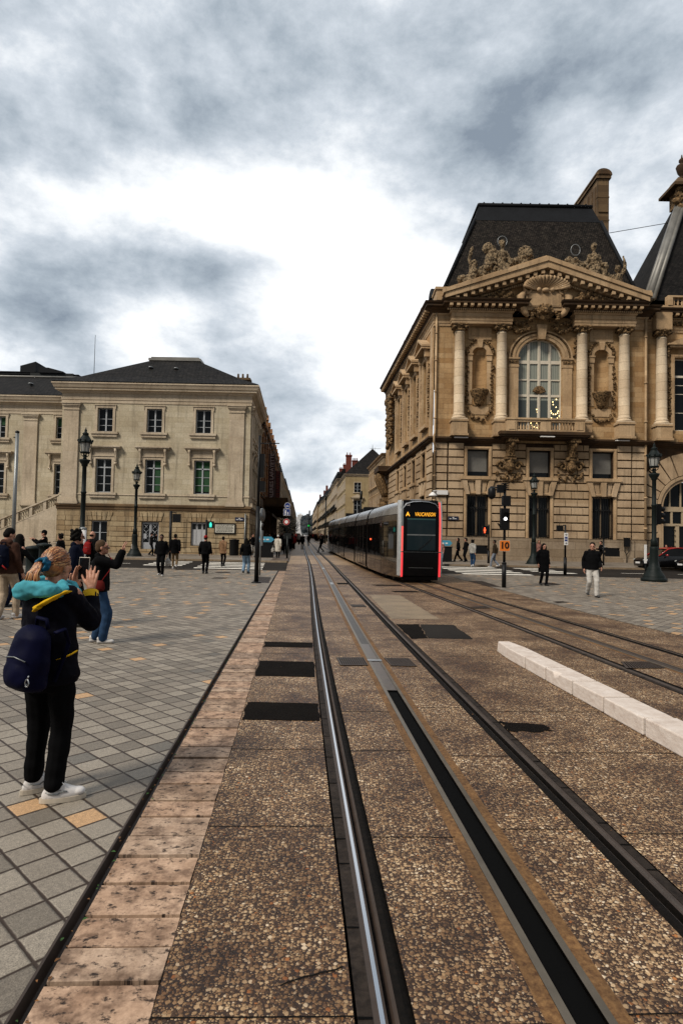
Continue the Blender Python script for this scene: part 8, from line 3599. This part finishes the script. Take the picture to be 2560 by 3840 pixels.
# glasses
r = thing('glasses', 'thin-framed glasses on the young man with dark hair', 'glasses', (-4.95, 11.2, 0), -PI / 2 + .35)
b = MB()
sc = 1.78 / 1.75
for s in (-1, 1):
    b.tube([(s * .034 * sc + .024 * math.cos(a * PI / 6), .122 * sc, 1.635 * sc + .02 * math.sin(a * PI / 6)) for a in range(13)], .003, 5, caps=False)
b.build('rim', m_black, r)
b = MB()
for s in (-1, 1):
    b.tube([(s * .058, .122 * sc, 1.64 * sc), (s * .082, .03, 1.64 * sc)], .003, 5)
b.build('temple', m_black, r)


def phone(label, M):
    r = thing('phone', label, 'phone')
    r.matrix_world = M
    b = MB()
    b.box(-.038, .038, -.004, .004, -.08, .08)
    b.build('case', m_cream_frame, r, .003)
    b = MB()
    b.box(-.035, .035, -.0055, -.0045, -.076, .076)
    b.build('screen', m_glass, r)
    return r


# the phone of the photographing woman on the left
Mp = p25.matrix_basis.copy()
P25 = Matrix.Translation(p25.location) @ Matrix.Rotation(-PI / 2 + .28, 4, 'Z')
phone('small dark phone raised by the woman in the puffer jacket', P25 @ Matrix.Translation((0, .46, 1.53)) @ Matrix.Rotation(PI / 2, 4, 'Y'))
r = thing('sunglasses', 'dark sunglasses worn by the woman in the puffer jacket', 'sunglasses', p25.location, -PI / 2 + .28)
b = MB()
for s in (-1, 1):
    b.ball((s * .033, .118, 1.50), (.026, .008, .019), 10, 6)
b.build('lens', m_tglass, r)
b = MB()
for s in (-1, 1):
    b.tube([(s * .055, .11, 1.51), (s * .078, .02, 1.51)], .004, 5)
b.build('temple', m_black, r)
r = thing('shoulder_bag', 'red shoulder bag at the side of the woman in the puffer jacket', 'bag', p25.location, -PI / 2 + .28)
b = MB()
b.loft([((.22, .02, .84), .04, .06), ((.22, .02, .88), .045, .08), ((.22, .02, .97), .035, .065), ((.21, .02, 1.0), .02, .04)], 12)
b.build('pouch', cloth('dull_red_leather', (.10, .012, .01)), r)
b = MB()
b.tube([(.22, .05, 1.0), (.2, .15, 1.15), (.05, .17, 1.32), (-.08, .1, 1.4)], .007, 5)
b.build('strap', K['red'], r)

# ------------------------------------------------------------------ the red-haired woman in front
FW = G(166, 2994)
FR = rad(-9)
w = thing('person', 'red-haired woman with a turquoise hood and black jacket photographing the tram', 'person', FW, FR)
m_skin = NT('weathered_skin')
p = m_skin.pos(obj=True)
c = m_skin.ramp(m_skin.noise(p, 30, 4, .65), [(.3, (.30, .125, .07)), (.7, (.50, .25, .16))])
m_skin.bump(m_skin.noise(p, 220, 3), .35, .002)
m_skin = m_skin.fin(c, .5, 0, .35)
m_hair = NT('copper_hair')
p = m_hair.pos(obj=True)
c = m_hair.ramp(m_hair.noise(p, 26, 4, .7), [(.28, (.09, .026, .008)), (.5, (.30, .10, .027)), (.72, (.52, .24, .085))])
m_hair = m_hair.fin(c, .38, 0, .5)
HM3 = [m_hair, plain('dark_copper_hair', (.09, .026, .008, 1), .45, var=.3), plain('light_copper_hair', (.60, .33, .14, 1), .4, var=.3)]
m_turq = cloth('turquoise_fleece', (.075, .35, .42), var=.4)
m_yell = cloth('yellow_lining', (.62, .36, .012), .6, .15)
m_jkt = cloth('black_navy_nylon', (.0022, .0022, .0055), .7)
m_jkt2 = cloth('black_denim', (.0025, .0025, .003))
b = MB()
# body
b.loft([((0, 0, .84), .15, .11), ((0, 0, 1.1), .14, .1), ((0, -.01, 1.3), .15, .1), ((0, -.01, 1.37), .08, .06)])
SHO = {-1: Vector((-.16, 0, 1.33)), 1: Vector((.165, 0, 1.33))}
WR = {-1: Vector((-.05, .29, 1.33)), 1: Vector((.10, .29, 1.335))}
ELB = {}
for s in (-1, 1):
    ELB[s], WR[s] = ik(SHO[s], WR[s], .275, .245, (s * .16, .3, -1.1))
    b.cap(SHO[s], ELB[s], .042, .035)
    b.cap(ELB[s], WR[s], .035, .025)
ANK = {-1: Vector((-.13, .07, .085)), 1: Vector((.085, -.03, .085))}
for s in (-1, 1):
    kn, ANK[s] = ik((s * .085, 0, .85), ANK[s], .388, .385, (0, 1, 0))
    b.cap((s * .085, 0, .85), kn, .07, .05)
    b.cap(kn, ANK[s], .05, .036)
hand(b, WR[1], (-.12, .3, 1), (.5, -.85, .1), (-1, -.25, .3), .95, .42, .13)
hand(b, WR[-1], (.15, .3, 1), (-.6, .75, .1), (.1, -1, .5), .95, .6, .05)
HC = Vector((0.0, .045, 1.50))
HM = Matrix.Translation(HC) @ Euler((-.05, 0, rad(-6))).to_matrix().to_4x4()
b.cap((0, -.01, 1.33), HM @ Vector((0, -.02, -.06)), .054, .05)
hb = MB()
hb.M = HM
hb.ball((0, 0, .02), (.074, .093, .104), 20, 12)
hb.ball((0, .024, -.048), (.058, .066, .07), 16, 10)
hb.ball((0, .066, -.083), (.028, .024, .026), 12, 8)
hb.cap((0, .094, .02), (0, .112, -.02), .009, .013)
hb.cap((-.02, .087, -.055), (.02, .087, -.055), .009, .009)
hb.ball((0, .072, -.01), (.055, .03, .04), 14, 8)
for s in (-1, 1):
    hb.ball((s * .076, -.002, -.008), (.011, .022, .032), 10, 8)
hb.M = None
b.add(hb.v, hb.f, 0, True)
b.fused('body', m_skin, w, .0052, 2)
e = MB()
e.M = HM
for s in (-1, 1):
    e.ball((s * .032, .084, .008), (.013, .010, .008), 10, 6)
e.build('eye', K['hairblack'], w)
# jacket
b = MB()
b.loft([((.0, 0, .755), .185, .15), ((0, 0, .80), .195, .155), ((0, -.005, .95), .185, .145), ((0, -.01, 1.1), .172, .135), ((0, -.012, 1.25), .175, .13), ((0, -.012, 1.33), .162, .11), ((0, -.01, 1.38), .11, .09)], 22)
for s in (-1, 1):
    b.cap(SHO[s] + Vector((-s * .03, -.01, -.02)), ELB[s], .076, .068)
    b.cap(ELB[s], WR[s] - (WR[s] - ELB[s]).normalized() * .05, .069, .053)
fold = lambda co, n: n * (.014 * noise.noise(Vector((co.x * 7, co.y * 7, co.z * 11))) + .006 * noise.noise(co * 24))
b.fused('jacket', m_jkt, w, .0085, 3, disp=fold)
for s in (-1, 1):
    d = (WR[s] - ELB[s]).normalized()
    b = MB()
    b.tube([WR[s] - d * .075, WR[s] - d * .02, WR[s] - d * .018, WR[s] - d * .03], [.056, .05, .044, .035], 18, caps=False)
    b.build('cuff', m_yell, w)
b = MB()
b.tube([(.135, -.128, .925), (.17, -.10, .935), (.195, -.06, .95), (.208, -.02, .965)], [.005, .011, .015, .013], 8, flat=.4)
b.build('pocket_lining', m_yell, w)
# hood lying round the neck
b = MB()
pts, rr = [], []
for k in range(25):
    a = 2 * PI * k / 24
    bk_ = .5 - .5 * math.sin(a)
    pts.append((.122 * math.cos(a) * (1 + .12 * bk_) - .01, .035 + .125 * math.sin(a) - .03 * bk_, 1.405 - .05 * bk_ - .03 * (1 - bk_) - .03 * math.cos(a)))
    rr.append(.030 + .018 * bk_)
b.tube(pts, rr, 14, caps=False)
b.ball((-.03, -.115, 1.365), (.165, .075, .06), 18, 10)
b.ball((-.10, -.10, 1.35), (.09, .085, .07), 14, 8)
b.cap((.10, -.03, 1.375), (.145, .05, 1.33), .045, .035)
b.cap((.02, -.15, 1.34), (.13, -.06, 1.365), .04, .035)
b.fused('hood', m_turq, w, .008, 4, disp=(lambda co, n: n * (.016 * noise.noise(Vector((co.x * 9, co.y * 9, co.z * 26))) + .004 * noise.noise(co * 40))))
b = MB()
b.tube([(.0, -.172, 1.245), (.06, -.158, 1.28), (.11, -.13, 1.315), (.15, -.085, 1.345), (.18, -.03, 1.345)], [.028, .032, .028, .02, .01], 10, flat=.4)
b.tube([(-.01, -.168, 1.225), (.035, -.172, 1.255)], [.02, .03], 8, flat=.4)
b.fused('hood_lining', m_yell, w, .006, 2, disp=(lambda co, n: n * .008 * noise.noise(co * 18)))
# trousers and shoes
b = MB()
b.loft([((0, 0, .70), .15, .12), ((0, 0, .82), .165, .13), ((0, 0, .93), .15, .115)], 18)
for s in (-1, 1):
    kn, an = ik((s * .085, 0, .85), ANK[s], .388, .385, (0, 1, 0))
    b.cap((s * .085, 0, .82), kn, .094, .072)
    b.cap(kn, an + Vector((0, 0, .03)), .072, .062)
b.fused('trousers', m_jkt2, w, .0085, 3, disp=(lambda co, n: n * .010 * noise.noise(Vector((co.x * 9, co.y * 9, co.z * 13)))))
m_shoe = plain('white_trainer_leather', (.60, .57, .55, 1), .42, var=.12)
m_sole = plain('off_white_sole', (.50, .43, .34, 1), .6, var=.3)
for s, yaw in ((-1, rad(-35)), (1, rad(-58))):
    SM = Matrix.Translation((ANK[s].x, ANK[s].y, 0)) @ Matrix.Rotation(yaw, 4, 'Z')
    b = MB()
    b.M = SM
    b.loft([((0, .055, .03), .043, .125), ((0, .055, .05), .044, .126), ((0, .05, .068), .040, .115), ((0, .03, .085), .037, .085), ((0, .01, .105), .036, .06), ((0, -.005, .125), .038, .05)], 20)
    b.ball((0, .145, .05), (.040, .045, .028), 12, 8)
    sh_ = b.fused('shoe', m_shoe, w, .005, 3)
    b = MB()
    b.M = SM
    P_ = []
    n = 22
    for k in range(n):
        a = 2 * PI * k / n
        P_.append(((.049 - .008 * max(0, -math.sin(a))) * math.cos(a), .057 + .14 * math.sin(a)))
    b.prism(P_, .003, .032)
    b.build('sole', m_sole, sh_)
    b = MB()
    b.M = SM
    for k in range(5):
        y = .045 + k * .016
        z = .105 - k * .0085
        b.tube([(-.024, y, z - .006), (0, y + .004, z + .006), (.024, y, z - .006)], .0035, 5)
    b.tube([(0, .04, .112), (.03, .05, .125), (.035, .07, .105)], .003, 5)
    b.tube([(0, .04, .112), (-.03, .05, .125), (-.035, .075, .1)], .003, 5)
    b.build('lace', m_white, sh_)
    b = MB()
    b.M = SM
    b.tube([(.037, -.045, .075), (.043, -.01, .062), (.046, .03, .058)], .004, 5)
    b.tube([(.043, .03, .06), (.043, .06, .075), (.04, .08, .068)], .005, 5)
    b.build('side_stripe', m_grey_metal, sh_)
    t_ = text_mesh('shoe_lettering', 'Reebok', .017, m_dark, sh_, SM @ Vector((.046, .02, .083)) if s > 0 else SM @ Vector((0, -.072, .075)), ((PI / 2 - .15, 0, PI / 2 + yaw) if s > 0 else (PI / 2 + .1, 0, yaw)), .001)
# hair: combed back into a ponytail with a scrunchie
q = random.Random(8)
KN = Vector((0, -.108, .012))
b = MB()
b.M = HM
b.ball((0, -.012, .038), (.082, .094, .094), 18, 11)
b.ball((0, -.045, .0), (.077, .068, .078), 16, 10)
b.fused('hair', m_hair, w, .007, 2)
hr = [o for o in kids(w) if o.name.startswith('hair')][0]
b = MB()
b.M = HM
for k in range(420):
    a = q.uniform(-1.0, 1.0) * 2.2
    el = q.uniform(-.25, 1.45)
    st_ = Vector((.083 * math.sin(a) * math.cos(el), .088 * math.cos(a) * math.cos(el) - .01, .036 + .098 * math.sin(el)))
    if st_.y > .05 and st_.z < .07:
        continue
    pts = []
    for i in range(7):
        f = i / 6
        v = st_.lerp(KN, f)
        c0 = Vector((0, -.014, .03))
        dv = v - c0
        rr_ = Vector((dv.x / .086, dv.y / .098, dv.z / .099)).length
        if f < .85:
            v = c0 + dv / max(rr_, .55) * (1.0 + q.uniform(-.01, .025))
        pts.append(v)
    b.tube(pts, [.0012, .0022, .0027, .0027, .0027, .0024, .002], 5, q.choice((0, 0, 1, 2)))
b.build('strand', HM3, hr, fix=False)
b = MB()
b.M = HM
for k in range(200):
    a = q.uniform(0, 6.28)
    rr_ = q.random() ** .5
    ox, oy = math.cos(a) * rr_, math.sin(a) * rr_
    L_ = q.uniform(.75, 1.05)
    b.tube([KN + Vector((ox * .015, 0, oy * .015)), KN + Vector((ox * .03 - .01, -.05, oy * .02 - .005)), KN + Vector((ox * .045 - .02, -.075 + oy * .02, -.07 * L_)), KN + Vector((ox * .055 - .025, -.07 + oy * .035, -.13 * L_)), KN + Vector((ox * .04 - .02, -.045 + oy * .03, -.185 * L_))], [.003, .0045, .0042, .0034, .0012], 5, q.choice((0, 0, 1, 2)))
b.build('ponytail', HM3, hr, fix=False)
b = MB()
b.M = HM
for k in range(3):
    b.tube([KN + Vector((.036 * math.cos(i * PI / 7) * (1 + .18 * math.sin(i * 3 + k)), -.008 - .012 * k + .01 * math.sin(i * 2.3 + k), .036 * math.sin(i * PI / 7) * (1 + .15 * math.cos(i * 2 + k)))) for i in range(15)], .014, 8, caps=False)
b.fused('scrunchie', cloth('teal_satin', (.01, .085, .16), .35), hr, .005, 1)
# her phone, backpack and earring-like keyring
FM = Matrix.Translation(FW) @ Matrix.Rotation(FR, 4, 'Z')
phone('black phone held up by the red-haired woman', FM @ Matrix.Translation((.02, .325, 1.475)) @ Matrix.Rotation(rad(8), 4, 'Z') @ Matrix.Rotation(rad(-6), 4, 'X'))
bp = backpack('dark navy backpack hanging low behind the red-haired woman', FM @ Matrix.Translation((.035, -.245, .765)) @ Matrix.Rotation(rad(-14), 4, 'Z') @ Matrix.Rotation(rad(6), 4, 'Y'), cloth('navy_nylon', (.0025, .003, .018), .6), .27, .39, .18)
b = MB()
b.tube([(.13 + .016 * math.cos(k * PI / 3), -.125, .09 + .024 * math.sin(k * PI / 3)) for k in range(7)], .0035, 5, caps=False)
b.tube([(.13, -.125, .114), (.133, -.12, .135)], .004, 5)
b.build('keyring', m_steel, bp)

bake_fused()
bpy.context.view_layer.update()


def settle(z):
    """final heights of the town hall's projecting courses"""
    K_ = ((0, 0), (9.5, 0), (10.4, .22), (11.94, .28), (14, .1), (16.5, 0), (18.9, .22), (19.9, .42), (22.1, .82), (24.6, .92), (26.8, .45), (29, .2), (31, 0), (60, 0))
    for (a, p), (c, q) in zip(K_, K_[1:]):
        if a <= z <= c:
            return z - p - (q - p) * (z - a) / (c - a)
    return z


done = set()
for o in list(bpy.data.objects):
    r = o
    while r.parent:
        r = r.parent
    if r is th and o.type == 'MESH' and o.data.name not in done:
        done.add(o.data.name)
        z0 = o.matrix_world.translation.z
        for v in o.data.vertices:
            v.co.z = settle(v.co.z + z0) - z0
        o.data.update()
